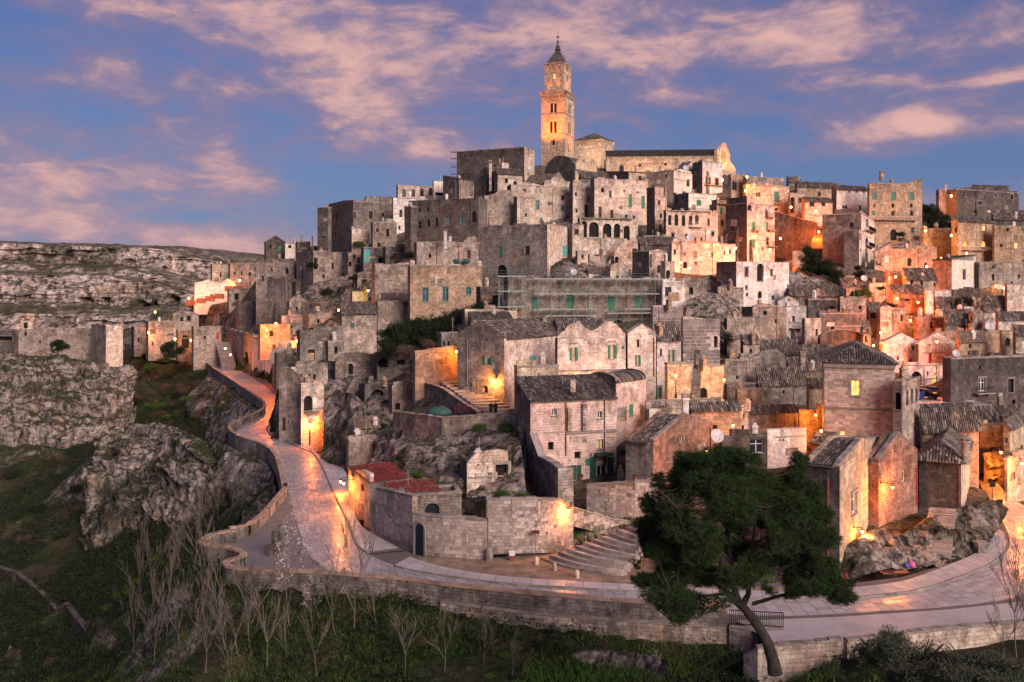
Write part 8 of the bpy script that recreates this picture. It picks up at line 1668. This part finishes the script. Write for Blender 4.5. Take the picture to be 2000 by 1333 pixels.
BARE = [bare_mesh(100+i) for i in range(7)]; BLO = bare_mesh(205, True)
def bare(px, py, hpx, label, group=None, var=None, blo=False, d=None, name='bare_tree'):
    g = PX(px, py, d) if d else ground_hit(px, py); h = hpx*g.y/FPX; root = thing(name, label, 'tree', tuple(g), group); me = BLO if blo else BARE[var if var is not None else random.randrange(7)]; rz = random.random()*6.28; s = (h*random.uniform(.6, 1.05), h*random.uniform(.6, 1.05), h*random.uniform(.75, 1.1))
    tr = instance('trunk', me[0], root, g, (0, 0, rz), s); instance('branches', me[1], root, g, (0, 0, rz), s)
    if blo: instance('blossom', me[2], root, g, (0, 0, rz), s)
bare(690, 1245, 215, 'tall bare tree in front of the lamp-lit road, tallest of the slope', var=1); bare(655, 1250, 170, 'bare tree with twin stems beside the tallest bare tree', var=2)
bare(565, 1235, 200, 'white-blossoming wild tree below the parapet', blo=True); bare(610, 1240, 130, 'smaller white-blossoming tree beside the bare trees', blo=True)
bare(1280, 1330, 75, 'pale flowering shrub tree at the foot of the slope', blo=True, name='blossom_bush')
for x, y, h in ((270, 1200, 150), (300, 1190, 160), (330, 1180, 170), (350, 1140, 150), (375, 1130, 160), (395, 1120, 150), (290, 1240, 150), (320, 1260, 170), (350, 1280, 160), (380, 1265, 150), (410, 1240, 150), (440, 1270, 160), (465, 1290, 160), (490, 1280, 150), (520, 1320, 170), (430, 1190, 150), (405, 1170, 130), (480, 1200, 120), (450, 1010, 90), (425, 1020, 95), (400, 1030, 100), (470, 1000, 90), (440, 985, 80), (490, 985, 85), (415, 990, 80), (500, 960, 70), (300, 1300, 150), (260, 1290, 130), (400, 1320, 150), (450, 1330, 130)):
    bare(x, y, h, 'thin leafless tree in the thicket beside the parapet', 'leafless thicket trees on the slope')
for x, y, h in ((735, 1230, 120), (790, 1330, 150), (868, 1318, 165), (945, 1300, 130), (620, 1325, 150), (1000, 1330, 110), (560, 1300, 120)):
    bare(x, y, h, 'slender leafless sapling on the grass below the road wall', 'leafless saplings below the road wall')
for x, y, h, d_ in ((1985, 1275, 230, 46), (2015, 1270, 240, 45), (1960, 1280, 150, 44)): bare(x, y, h, 'bare dark tree leaning in from the frame edge', 'bare trees at the frame edge', d=d_)
# ---- grass on the near slopes (one mass)
def grass():
    rng = np.random.default_rng(9); P = []
    for (x0, x1, y0, y1, n) in ((-50, 22, 52, 90, 42000), (-75, -20, 75, 130, 16000), (0, 26, 40, 62, 6000), (18, 30, 70, 80, 0)):
        q = np.c_[rng.uniform(x0, x1, n), rng.uniform(y0, y1, n)]; P.append(q)
    P = np.concatenate(P); P = P[~inpoly(P, ROADPOLY)]; P = P[vnoise(np.c_[P*.35, np.zeros(len(P))]) > .38]; z = terrain_z(P)+.02; ok = z > -60; C = np.c_[P, z][ok]; C = np.repeat(C, 3, 0)+rng.normal(0, .10, (ok.sum()*3, 3))*np.array([1, 1, .1])
    V, F = tri_blades(C, .34, .035, rng); o = npmesh('grass', V, F, 'grassm', None, False); tag(o, 'rough green grass on the slope below the road', 'grass', kind='stuff')
grass()

def scrub():
    rng = np.random.default_rng(21); P = []
    for (x0, x1, y0, y1, n) in ((-75, -18, 78, 150, 14000), (-125, -40, 120, 260, 20000), (-50, 24, 52, 80, 3500), (-120, -60, 95, 150, 7000), (-150, -85, 200, 300, 5000)): P.append(np.c_[rng.uniform(x0, x1, n), rng.uniform(y0, y1, n)])
    P = np.concatenate(P); P = P[~inpoly(P, ROADPOLY) & ~inpoly(P, TOWN)]; P = P[fbm(np.c_[P*.10, np.zeros(len(P))+8], 3) > -.18]
    C = np.c_[P, terrain_z(P)]; sz = rng.uniform(.5, 1.3, len(C))
    C = np.repeat(C, 7, 0); S_ = np.repeat(sz, 7)[:, None]; C = C+rng.normal(0, .38, C.shape)*S_*np.array([1, 1, .55])+np.array([0, 0, .25])*S_
    V, F = cards(C, None, .42, 2, .12, rng, .5, .4); o = npmesh('undergrowth', V, F, 'dkleaf', None, False); tag(o, 'dark scrub and ivy covering the gorge slopes', 'undergrowth', kind='stuff')
scrub()
for i in range(34):
    k = rs.choice(['brush', 'olive', 'dark', 'brush', 'green']); bush(rs.randint(250, 405), rs.randint(704, 815), rs.randint(13, 26), k, nm[k], k+' bushes of the gorge slope', hgt=.8)
for i in range(26):
    x = 480+i*34+rs.randint(-12, 12); y = 1178+i*3.2+rs.randint(0, 110); k = rs.choice(['brush', 'green', 'brush', 'straw', 'green']); bush(x, y, rs.randint(9, 20), k, {'brush': 'tangle of brown winter brush below the road wall', 'green': 'fresh green weed clump below the road wall', 'straw': 'pale dry grass clump below the road wall'}[k], k+' clumps below the road wall', hgt=.6)

# ================================================================== facade details of the near houses
fr = r_front[2]; R0 = r_front[0]
def fbox(f, root, x0, x1, y0, y1, o0, o1, name, mat):
    t0, za, _ = f.hit(x0, y1); t1, zb, _ = f.hit(x1, y1); _, zc, _ = f.hit((x0+x1)/2, y0); mb = MB(); f.box(mb, min(t0, t1), max(t0, t1), (za+zb)/2, zc, o0, o1); return mb.build(name, mat, root)
fbox(fr, R0, 1106, 1203, 841, 846, 0, .18, 'ledge', 'cop'); fbox(fr, R0, 1107, 1115, 797, 841, 0, .35, 'pilaster', 'gp'); fbox(fr, R0, 1136, 1145, 790, 841, 0, .35, 'pilaster', 'gp')
for a, b in ((1152, 1164), (1186, 1198)):
    t0, z0, _ = fr.hit(a, 935); t1, _, _ = fr.hit(b, 935); _, z1, _ = fr.hit(a, 893); mb = MB(); shutter_panel(fr, mb, t0, t1, z0, z1, .03); mb.build('shutter', 'dgreen', R0)
for a, b in ((1116, 1125), (1126, 1135)):
    t0, z0, _ = fr.hit(a, 938); t1, _, _ = fr.hit(b, 938); _, z1, _ = fr.hit(a, 909); mb = MB(); shutter_panel(fr, mb, t0, t1, z0, z1, .03); mb.build('shutter', 'dgreen', R0)
fbox(fr, R0, 1161, 1192, 884, 889, 0, .8, 'awning', 'dgreen'); fbox(fr, R0, 1144, 1151, 896, 909, 0, .12, 'meter_box', 'green')
fp = r_pink[2]; fbox(fp, r_pink[0], 1091, 1221, 722, 725, 0, .12, 'ledge', 'cop')
for x, y in ((1121, 672), (1196, 668)): fbox(fp, r_pink[0], x-7, x+7, y-2, y, 0, .12, 'hood_mould', 'cop')
fpl = r_pal[1]; fbox(fpl, r_pal[0], 1610, 1748, 797, 801, 0, .12, 'string_course', 'cop'); fbox(fpl, r_pal[0], 1609, 1749, 712, 719, 0, .22, 'cornice_band', 'cop')
# random small facade furniture: vents, repaired patches, ledges, cables, aerials so that no wall stays blank
rd_ = random.Random(77)
for nm_, (fL_, fR_, zt_, zb_) in list(root_info.items()):
    root = bpy.data.objects[nm_]; d_ = fR_.o.y
    if d_ < 85 or root.get('category') in ('tower', 'wall'): continue
    for f in (fL_, fR_):
        hgt = zt_-zb_
        if f.T < 4 or hgt < 3: continue
        if rd_.random() < .5:   # a projecting string course or ledge
            z = zb_+hgt*rd_.uniform(.35, .8); a = f.T*rd_.uniform(0, .3); b = f.T*rd_.uniform(.6, 1); mb = MB(); f.box(mb, a, b, z, z+.14, 0, .10); mb.build('ledge', 'cop', root)
        for k in range(rd_.randint(0, 2)):   # patch of new masonry
            w, h = rd_.uniform(.8, 2.2), rd_.uniform(.6, 1.8); t = rd_.uniform(.2, max(.3, f.T-w-.2)); z = zb_+rd_.uniform(.1, .8)*max(.5, hgt-h-.6); mb = MB(); f.box(mb, t, min(f.T-.1, t+w), z, z+h, -.02, .012); mb.build('patch', rd_.choice(['gp', 'pk', 'tn', 'gr']), root)
        if rd_.random() < .35:
            t = rd_.uniform(.3, f.T-.3); mb = MB(); mb.tube([f.at(t, zt_-.1, .08), f.at(t, zb_, .08)], .05, 5); mb.build('drainpipe', rd_.choice(['rust', 'iron', 'cop', 'steel']), root)
        if rd_.random() < .30:
            t = rd_.uniform(.2, f.T-1.2); w = rd_.uniform(.5, 1.0); mb = MB(); c = [f.at(t, zb_-1, 0), f.at(t+w, zb_-1, 0)]; z = zb_+hgt*rd_.uniform(.35, .7)
            mb.hexa([f.at(t, zb_-2, .75), f.at(t+w, zb_-2, .75), f.at(t+w, zb_-2, -.1), f.at(t, zb_-2, -.1), f.at(t, z, .12), f.at(t+w, z, .12), f.at(t+w, z, -.1), f.at(t, z, -.1)]); mb.build('buttress', rd_.choice(['gr', 'gp', 'gd']), root)
    cen = ((fL_.o+fR_.o+fR_.u*fR_.T)/2) if True else None
    if rd_.random() < .42:
        p = Vector((root.location.x+rd_.uniform(-1, 1), root.location.y+rd_.uniform(-1.5, 1), zt_-.3)); mb = MB(); h = rd_.uniform(1.6, 3.0); mb.tube([p, p+Vector((0, 0, h))], .03, 4)
        for k in range(4): mb.tube([p+Vector((-.45+.06*k, 0, h-.15-.16*k)), p+Vector((.45-.06*k, 0, h-.15-.16*k))], .018, 3)
        mb.build('aerial', 'steel', root)
    if rd_.random() < .45:
        p = Vector((root.location.x+rd_.uniform(-1.5, 1.5), root.location.y+rd_.uniform(-1, 1.5), zt_-.4)); s = rd_.uniform(.5, .8); h = rd_.uniform(1.0, 2.0); mb = MB(); mb.cbox(p, s, s, h, rd_.random()); mb.cbox(p+Vector((0, 0, h)), s*1.25, s*1.25, .12, 0); mb.cbox(p+Vector((0, 0, h+.13)), s*.7, s*.7, .25, 0); mb.build('chimney', rd_.choice(['gp', 'pk', 'wh', 'tn']), root)

# ================================================================== people, cars, street furniture
def person(px, py, d, label, rz=0, h=1.72, coat='iron', legs='bluep', lean=0.0):
    b = PX(px, py, d); root = thing('person', label, 'person', tuple(b)); s = h/1.75; R = Matrix.Rotation(rz, 3, 'Z')
    def T(x, y, z): v = R @ Vector((x*s, y*s+lean*z*.12, z*s)); return b+v
    me = MB()   # one continuous lathe-like body: legs merge into hips, torso, neck, head
    me.lathe(b+Vector((0, 0, .80*s)), [(.12*s, 0), (.17*s, .08*s), (.155*s, .22*s), (.19*s, .45*s), (.20*s, .58*s), (.10*s, .66*s), (.055*s, .70*s), (.06*s, .76*s), (.095*s, .82*s), (.105*s, .88*s), (.09*s, .95*s), (.03*s, 1.0*s)], 12)
    for sx in (-1, 1):
        me.tube([T(sx*.09, 0, .86), T(sx*.10, .02, .48), T(sx*.10, 0, .08), T(sx*.10, -.12, .03)], [.10*s, .07*s, .05*s, .045*s], 8)
        me.tube([T(sx*.19, 0, 1.36), T(sx*.25, .02, 1.10), T(sx*.20, -.16, .95), T(sx*.14, -.2, .97)], [.065*s, .05*s, .04*s, .035*s], 8)
    me.build('body', 'skin', root, True)
    jk = MB(); jk.lathe(b+Vector((0, 0, .72*s)), [(.19*s, 0), (.20*s, .15*s), (.185*s, .32*s), (.22*s, .55*s), (.225*s, .66*s), (.12*s, .745*s), (.07*s, .78*s)], 12)
    for sx in (-1, 1): jk.tube([T(sx*.19, 0, 1.38), T(sx*.26, .02, 1.10), T(sx*.20, -.15, .96)], [.085*s, .068*s, .055*s], 8)
    jk.build('jacket', coat, root, True)
    tr = MB()
    for sx in (-1, 1): tr.tube([T(sx*.09, 0, .88), T(sx*.10, .02, .48), T(sx*.10, 0, .10)], [.115*s, .085*s, .065*s], 8)
    tr.build('trousers', legs, root, True)
    hr = MB(); hr.lathe(b+Vector((0, .012, 1.62*s)), [(.108*s, 0), (.118*s, .06*s), (.10*s, .13*s), (.04*s, .19*s)], 10); hr.build('hair', 'iron', root, True)
plain('skin', 'skin', (.42, .27, .20), .6, var=.05); plain('jeans', 'jeans', (.04, .06, .10), .8); plain('darkcoat', 'dark_cloth', (.02, .018, .02), .85); plain('browncoat', 'brown_cloth', (.055, .032, .028), .85)
person(558, 968, 24*FPX/(968-560), 'person in dark jacket and jeans standing by the parapet', rz=2.2, h=1.75, coat='darkcoat', legs='jeans')
person(959, 812, 106, 'person in dark red-brown coat, one of two walking on the terrace', rz=.6, coat='browncoat', legs='darkcoat')
person(968, 813, 105.6, 'person in black coat beside the companion on the terrace', rz=.6, coat='darkcoat', legs='darkcoat', h=1.78)

plain('carp', 'dark_car_paint', (.012, .013, .016), .25, .3); plain('tyre', 'rubber', (.015, .015, .015), .8); plain('redl', 'tail_light', (.35, .01, .01), .3); plain('beige', 'scooter_paint', (.35, .30, .24), .35); plain('pinkb', 'pink_bag', (.50, .12, .28), .6); plain('blueb', 'blue_cloth', (.06, .10, .32), .6); plain('brownsign', 'brown_sign', (.10, .03, .022), .5); plain('paperw', 'white_board', (.66, .66, .64), .5)
def car(p, rz, label):
    root = thing('parked_car', label, 'car', tuple(p), 'cars parked in the little square'); M_ = Matrix.Translation(Vector(p)) @ Matrix.Rotation(rz, 4, 'Z'); T = lambda x, y, z: M_ @ Vector((x, y, z))
    prof = [(-2.0, .35), (-2.05, .75), (-1.9, .95), (-1.1, 1.02), (-.5, 1.42), (.7, 1.46), (1.4, 1.08), (1.95, .98), (2.08, .7), (2.05, .35)]; mb = MB(); w = .84
    tw = lambda z: w if z < 1.05 else w*.82
    for a, b in zip(prof, prof[1:]): mb.face([T(a[0], -tw(a[1]), a[1]), T(b[0], -tw(b[1]), b[1]), T(b[0], tw(b[1]), b[1]), T(a[0], tw(a[1]), a[1])])
    for sg in (-1, 1): mb.face([T(x, sg*tw(z), z) for x, z in (prof if sg < 0 else reversed(prof))])
    mb.face([T(-2.0, -w, .35), T(-2.0, w, .35), T(2.05, w, .35), T(2.05, -w, .35)]); mb.build('body', 'carp', root)
    gl = MB(); gl.face([T(-1.05, -.66, 1.06), T(-.55, -.64, 1.39), T(-.55, .64, 1.39), T(-1.05, .66, 1.06)][::-1]); gl.face([T(.76, -.64, 1.43), T(1.34, -.68, 1.12), T(1.34, .68, 1.12), T(.76, .64, 1.43)])
    for g_ in gl.f: pass
    gl.v = [tuple(Vector(v)+Vector((0, 0, .015))) for v in gl.v]; gl.build('windscreen', 'glass', root)
    for sg in (-1, 1):
        g2 = MB(); g2.face([T(-.95, sg*.80, 1.06), T(-.48, sg*.715, 1.37), T(.68, sg*.715, 1.40), T(1.2, sg*.80, 1.08)]); g2.build('side_window', 'glass', root)
        for x in (-1.3, 1.3):
            wl = MB(); wl.tube([T(x, sg*.62, .32), T(x, sg*.86, .32)], .32, 14); o = wl.build('wheel', 'tyre', root); hb = MB(); hb.tube([T(x, sg*.861, .32), T(x, sg*.87, .32)], .19, 10); hb.build('rim', 'steel', o)
        hl = MB(); hl.tube([T(-2.02, sg*.6, .72), T(-2.07, sg*.6, .72)], .11, 8); hl.build('headlight', 'glassb', root); tl = MB(); tl.tube([T(2.03, sg*.65, .8), T(2.09, sg*.65, .8)], .09, 8); tl.build('tail_light', 'redl', root)
car(PX(1806, 778, 139), 2.2, 'dark parked car nearer the palazzo in the little square'); car(PX(1824, 773, 144), 2.5, 'dark parked car further back in the little square')
mb = MB(); a = PX(1795, 781, 137); mb.box((a.x-3, a.y-6), (11, 0), (0, 20), a.z-.6, a.z-.02); o = mb.build('square_paving', 'pave'); o['kind'] = 'structure'
def scooter(p, rz):
    root = thing('scooter', 'parked motor scooter leaning by the lamp-lit low house', 'scooter', tuple(p)); M_ = Matrix.Translation(Vector(p)) @ Matrix.Rotation(rz, 4, 'Z'); T = lambda x, y, z: M_ @ Vector((x, y, z))
    for x in (-.62, .62): mb = MB(); mb.tube([T(x, -.05, .24), T(x, .05, .24)], .24, 12); mb.build('wheel', 'tyre', root)
    mb = MB(); mb.tube([T(.75, 0, .5), T(.3, 0, .62), T(-.1, 0, .35), T(-.35, 0, .32)], [.16, .2, .15, .12], 8); mb.build('body', 'beige', root, True)
    mb = MB(); mb.tube([T(.72, 0, .78), T(.1, 0, .76)], [.12, .14], 8); mb.build('seat', 'darkcoat', root); mb = MB(); mb.tube([T(-.62, 0, .24), T(-.45, 0, .95)], .05, 6); mb.tube([T(-.42, -.32, 1.0), T(-.42, .32, 1.0)], .025, 5); mb.tube([T(-.5, 0, .5), T(-.44, 0, .85)], [.17, .13], 8); mb.build('handlebar', 'beige', root)
scooter(onz(1940, 942, RZ)+Vector((0, 0, .02)), .5)
def tarp_car():
    p = PX(857, 812, 110); root = thing('covered_car', 'car under a green tarpaulin on the terrace', 'car', tuple(p)); rng = np.random.default_rng(2); mb = MB()
    prof = [(1.5, 0), (1.55, .4), (1.3, .75), (.9, 1.0), (.4, 1.12), (.05, 1.14)]; n = 18
    mb.lathe(p, prof, n); mb.v = [(x, p.y+(y-p.y)*.55+rng.normal(0, .03), z+rng.normal(0, .03)) for x, y, z in mb.v]; mb.build('tarpaulin', 'tarp', root, True)
tarp_car()
def railing(name, label, pts, h, n, mat='iron', mid=True):
    pts = [Vector(p) for p in pts]; root = thing(name, label, 'railing', tuple(pts[0])); run = resample(pts, (pts[-1]-pts[0]).length/n)
    for p in run: mb = MB(); mb.tube([p, p+Vector((0, 0, h))], .025, 4); mb.build('baluster', mat, root)
    mb = MB(); mb.tube([p+Vector((0, 0, h)) for p in run], .035, 5); mb.build('top_rail', mat, root)
    if mid: mb = MB(); mb.tube([p+Vector((0, 0, h*.12)) for p in run], .025, 4); mb.build('bottom_rail', mat, root)
railing('railing', 'dark iron railing at the edge of the plaza behind the pine', [onz(1425, 1222, RZ), onz(1530, 1228, RZ)], 1.1, 26)
railing('railing', 'thin red railing on the terrace behind the two people', [PX(890, 806, 110), PX(955, 806, 107)], 1.0, 12, 'redp', False)
railing('railing', 'galvanised tube railing on the slope at the frame bottom', [PX(1355, 1345, 50), PX(1445, 1290, 54)], .9, 5, 'iron', True)
# orange board fence stepping up to the white church
for i, (x, y) in enumerate(((372, 594), (392, 590), (410, 586), (428, 581), (448, 566), (466, 566))):
    p = PX(x, y, 326-i*.3); root = thing('fence', 'orange board fence panel, number %s up the ramp to the white church' % ['one', 'two', 'three', 'four', 'five', 'six'][i], 'fence', tuple(p))
    for k in range(5): mb = MB(); mb.box((p.x-1.7+k*.72, p.y), (.66, 0), (0, .06), p.z-.6, p.z+1.3+.05*(k % 2)); mb.build('board', 'orangef', root)
# signs, boards and stones by the steps
p = onz(1046, 1094, RZ); root = thing('sign_post', 'thin signpost with a small brown sign by the fan steps', 'sign', tuple(p)); mb = MB(); mb.tube([p, p+Vector((0, 0, 2.7))], .03, 6); mb.build('post', 'rust', root); mb = MB(); mb.box((p.x-.35, p.y-.06), (.7, 0), (0, .03), p.z+2.3, p.z+2.62); mb.build('sign_plate', 'brownsign', root)
p = onz(1000, 1097, RZ); root = thing('information_board', 'small white information board on a low stand by the wall', 'sign', tuple(p)); mb = MB(); mb.box((p.x-.2, p.y), (.4, 0), (0, .2), p.z, p.z+.5); mb.build('stand', 'rust', root); mb = MB(); mb.box((p.x-.26, p.y-.05), (.52, 0), (0, .05), p.z+.5, p.z+.95); mb.build('board', 'paperw', root)
p = onz(1938, 985, RZ); root = thing('sign_post', 'post with a dark rectangular sign at the street corner', 'sign', tuple(p)); mb = MB(); mb.tube([p, p+Vector((0, 0, 2.3))], .035, 6); mb.build('post', 'iron', root); mb = MB(); mb.box((p.x-.33, p.y-.07), (.66, 0), (0, .04), p.z+1.9, p.z+2.35); mb.build('sign_plate', 'iron', root)
for i, (x, y, lab) in enumerate(((1048, 1104, 'short pale stone bollard nearest the signpost'), (1083, 1116, 'short pale stone bollard in the middle of the fan steps'), (1127, 1130, 'short pale stone bollard at the pavement end of the steps'))):
    p = onz(x, y, RZ); mb = MB(); mb.lathe(p, [(.19, 0), (.2, .35), (.17, .6), (.1, .72)], 10); tag(mb.build('bollard', 'cr'), lab, 'bollard', 'stone bollards by the fan steps')
for x, y, w, h, lab in ((528, 1086, .5, .9, 'low dark standing stone on the gravel court'), (536, 1083, .5, 2.0, 'tall dark standing stone on the gravel court'), (548, 1080, .55, 2.4, 'tallest dark standing stone on the gravel court')):
    p = onz(x, y, RZ); mb = MB(); mb.cbox(p, w, w*.8, h, .3); mb.cbox(p+Vector((.03, 0, h)), w*.8, w*.6, .1, .5); tag(mb.build('standing_stone', 'gd'), lab, 'stone')
p = onz(955, 1096, RZ); mb = MB(); mb.lathe(p, [(.34, 0), (.38, .5), (.3, 1.0), (.15, 1.15)], 9); tag(mb.build('corner_stone', 'gr'), 'rounded grey guard stone at the foot of the court wall', 'stone')
p = onz(1652, 1142, RZ); root = thing('fire_hydrant', 'dark red fire hydrant on the grass by the corner house', 'hydrant', tuple(p)); mb = MB(); mb.lathe(p, [(.16, 0), (.16, .1), (.1, .14), (.1, .62), (.14, .66), (.12, .85), (.03, .95)], 10); mb.build('body', 'redp', root); mb = MB(); mb.tube([p+Vector((-.2, 0, .55)), p+Vector((.2, 0, .55))], .06, 8); mb.build('outlet', 'redp', root)
p = onz(1745, 1120, RZ)+Vector((0, 0, .1)); mb = MB(); mb.cbox(p, 2.4, 1.0, .05, .15); tag(mb.build('rusty_plate', 'brownsign'), 'flat rust-red metal plate lying on the verge', 'plate')
p = onz(1780, 1112, RZ)+Vector((0, 0, .1)); root = thing('rubbish_bag', 'pink and blue rubbish bags beside the worn steps', 'bag', tuple(p)); mb = MB(); mb.lathe(p, [(.2, 0), (.36, .2), (.3, .45), (.1, .6)], 9); mb.build('bag', 'pinkb', root, True); mb = MB(); mb.lathe(p+Vector((-.45, -.1, 0)), [(.15, 0), (.28, .15), (.2, .35), (.06, .45)], 9); mb.build('bag', 'blueb', root, True)
p = onz(1915, 1082, RZ); root = thing('utility_box', 'grey stone utility box at the end of the rock base', 'box', tuple(p)); mb = MB(); mb.cbox(p, 1.0, .7, 1.0, .2); mb.build('body', 'gr', root); mb = MB(); mb.cbox(p+Vector((0, 0, 1.0)), 1.15, .85, .1, .2); mb.build('lid', 'cop', root)
# blue banner on the palazzo loggia, pink cloth on the double gable, potted things on the terrace
p = PX(1797, 772, 96); root = thing('banner', 'blue and white flag hanging from the palazzo loggia', 'flag', tuple(p)); mb = MB(); mb.tube([p+Vector((-.3, .4, .1)), p+Vector((.4, -.3, .5))], .02, 5); mb.build('pole', 'steel', root); mb = MB()
for i in range(4): mb.face([p+Vector((.4-.1*i, -.3+.08*i, .5-.06*i)), p+Vector((.3-.1*i, -.22+.08*i, .44-.06*i)), p+Vector((.16-.1*i, -.2+.08*i+.04*(i % 2), -.42-.06*i)), p+Vector((.26-.1*i, -.28+.08*i, -.36-.06*i))])
mb.build('cloth', 'blueb', root)
def dish(p, r, label, rz=0):
    root = thing('satellite_dish', label, 'satellite dish', tuple(p)); mb = MB(); n = 12; c = Vector(p)+Vector((0, 0, .9)); ax = Vector((math.sin(rz), -math.cos(rz), .5)).normalized(); u = ax.cross(Vector((0, 0, 1))).normalized(); v = u.cross(ax); rings = []
    for k, (rr, dz) in enumerate(((.02, -.18), (.55, -.12), (1.0, 0))): rings.append([c+(u*math.cos(2*math.pi*i/n)+v*math.sin(2*math.pi*i/n))*r*rr+ax*dz*r*1.3 for i in range(n)])
    for a, b in zip(rings, rings[1:]):
        for i in range(n): mb.face([a[i], a[(i+1) % n], b[(i+1) % n], b[i]])
    mb.build('reflector', 'dish', root); mb = MB(); mb.tube([Vector(p), c-ax*.2*r], .04, 5); mb.tube([c-v*r*.9, c+ax*r*.9], .02, 4); mb.build('mount', 'steel', root)
dish(PX(1017, 762, 102), .62, 'round satellite dish on the edge of the front roof'); dish(PX(1401, 868, 94), .75, 'large satellite dish beside the glazed annex', .3); dish(PX(1121, 540, 186), .7, 'white satellite dish behind the scaffolding'); dish(PX(1347, 472, 207), .8, 'satellite dish on the pale flat house'); dish(PX(1868, 702, 138), .6, 'satellite dish on the dark balcony house'); dish(PX(1746, 570, 184), .7, 'satellite dish over the red-lit terrace'); dish(PX(1037, 334, 282), .9, 'satellite dish beside the mossy gabled roof'); dish(PX(1340, 334, 276), .9, 'satellite dish on the smooth cream house'); dish(PX(1932, 648, 160), .7, 'satellite dish by the tiny white hut'); dish(PX(1688, 552, 192), .7, 'satellite dish on the flat roof terrace')
# barbecue and pots before the french door
p = PX(1212, 938, 93); root = thing('barbecue', 'small dark garden barbecue beside the french door', 'barbecue', tuple(p)); mb = MB(); mb.cbox(p, .7, .5, .8); mb.build('base', 'iron', root); mb = MB(); mb.cbox(p+Vector((0, 0, .8)), .6, .45, .25); mb.cbox(p+Vector((0, 0, 1.05)), .3, .3, .5); mb.build('hood', 'iron', root)
for x, lab in ((1135, 'orange plant pot at the terrace edge'), (1240, 'red plant pot on the far end of the terrace')):
    p = PX(x, 938, 91.5); root = thing('plant_pot', lab, 'pot', tuple(p)); mb = MB(); mb.lathe(p, [(.16, 0), (.24, .35), (.26, .38), (.2, .4)], 9); mb.build('pot', 'rust', root); instance('crown', LEAF['green'][0], root, p+Vector((0, 0, .4)), (0, 0, x), (.3, .3, .4))
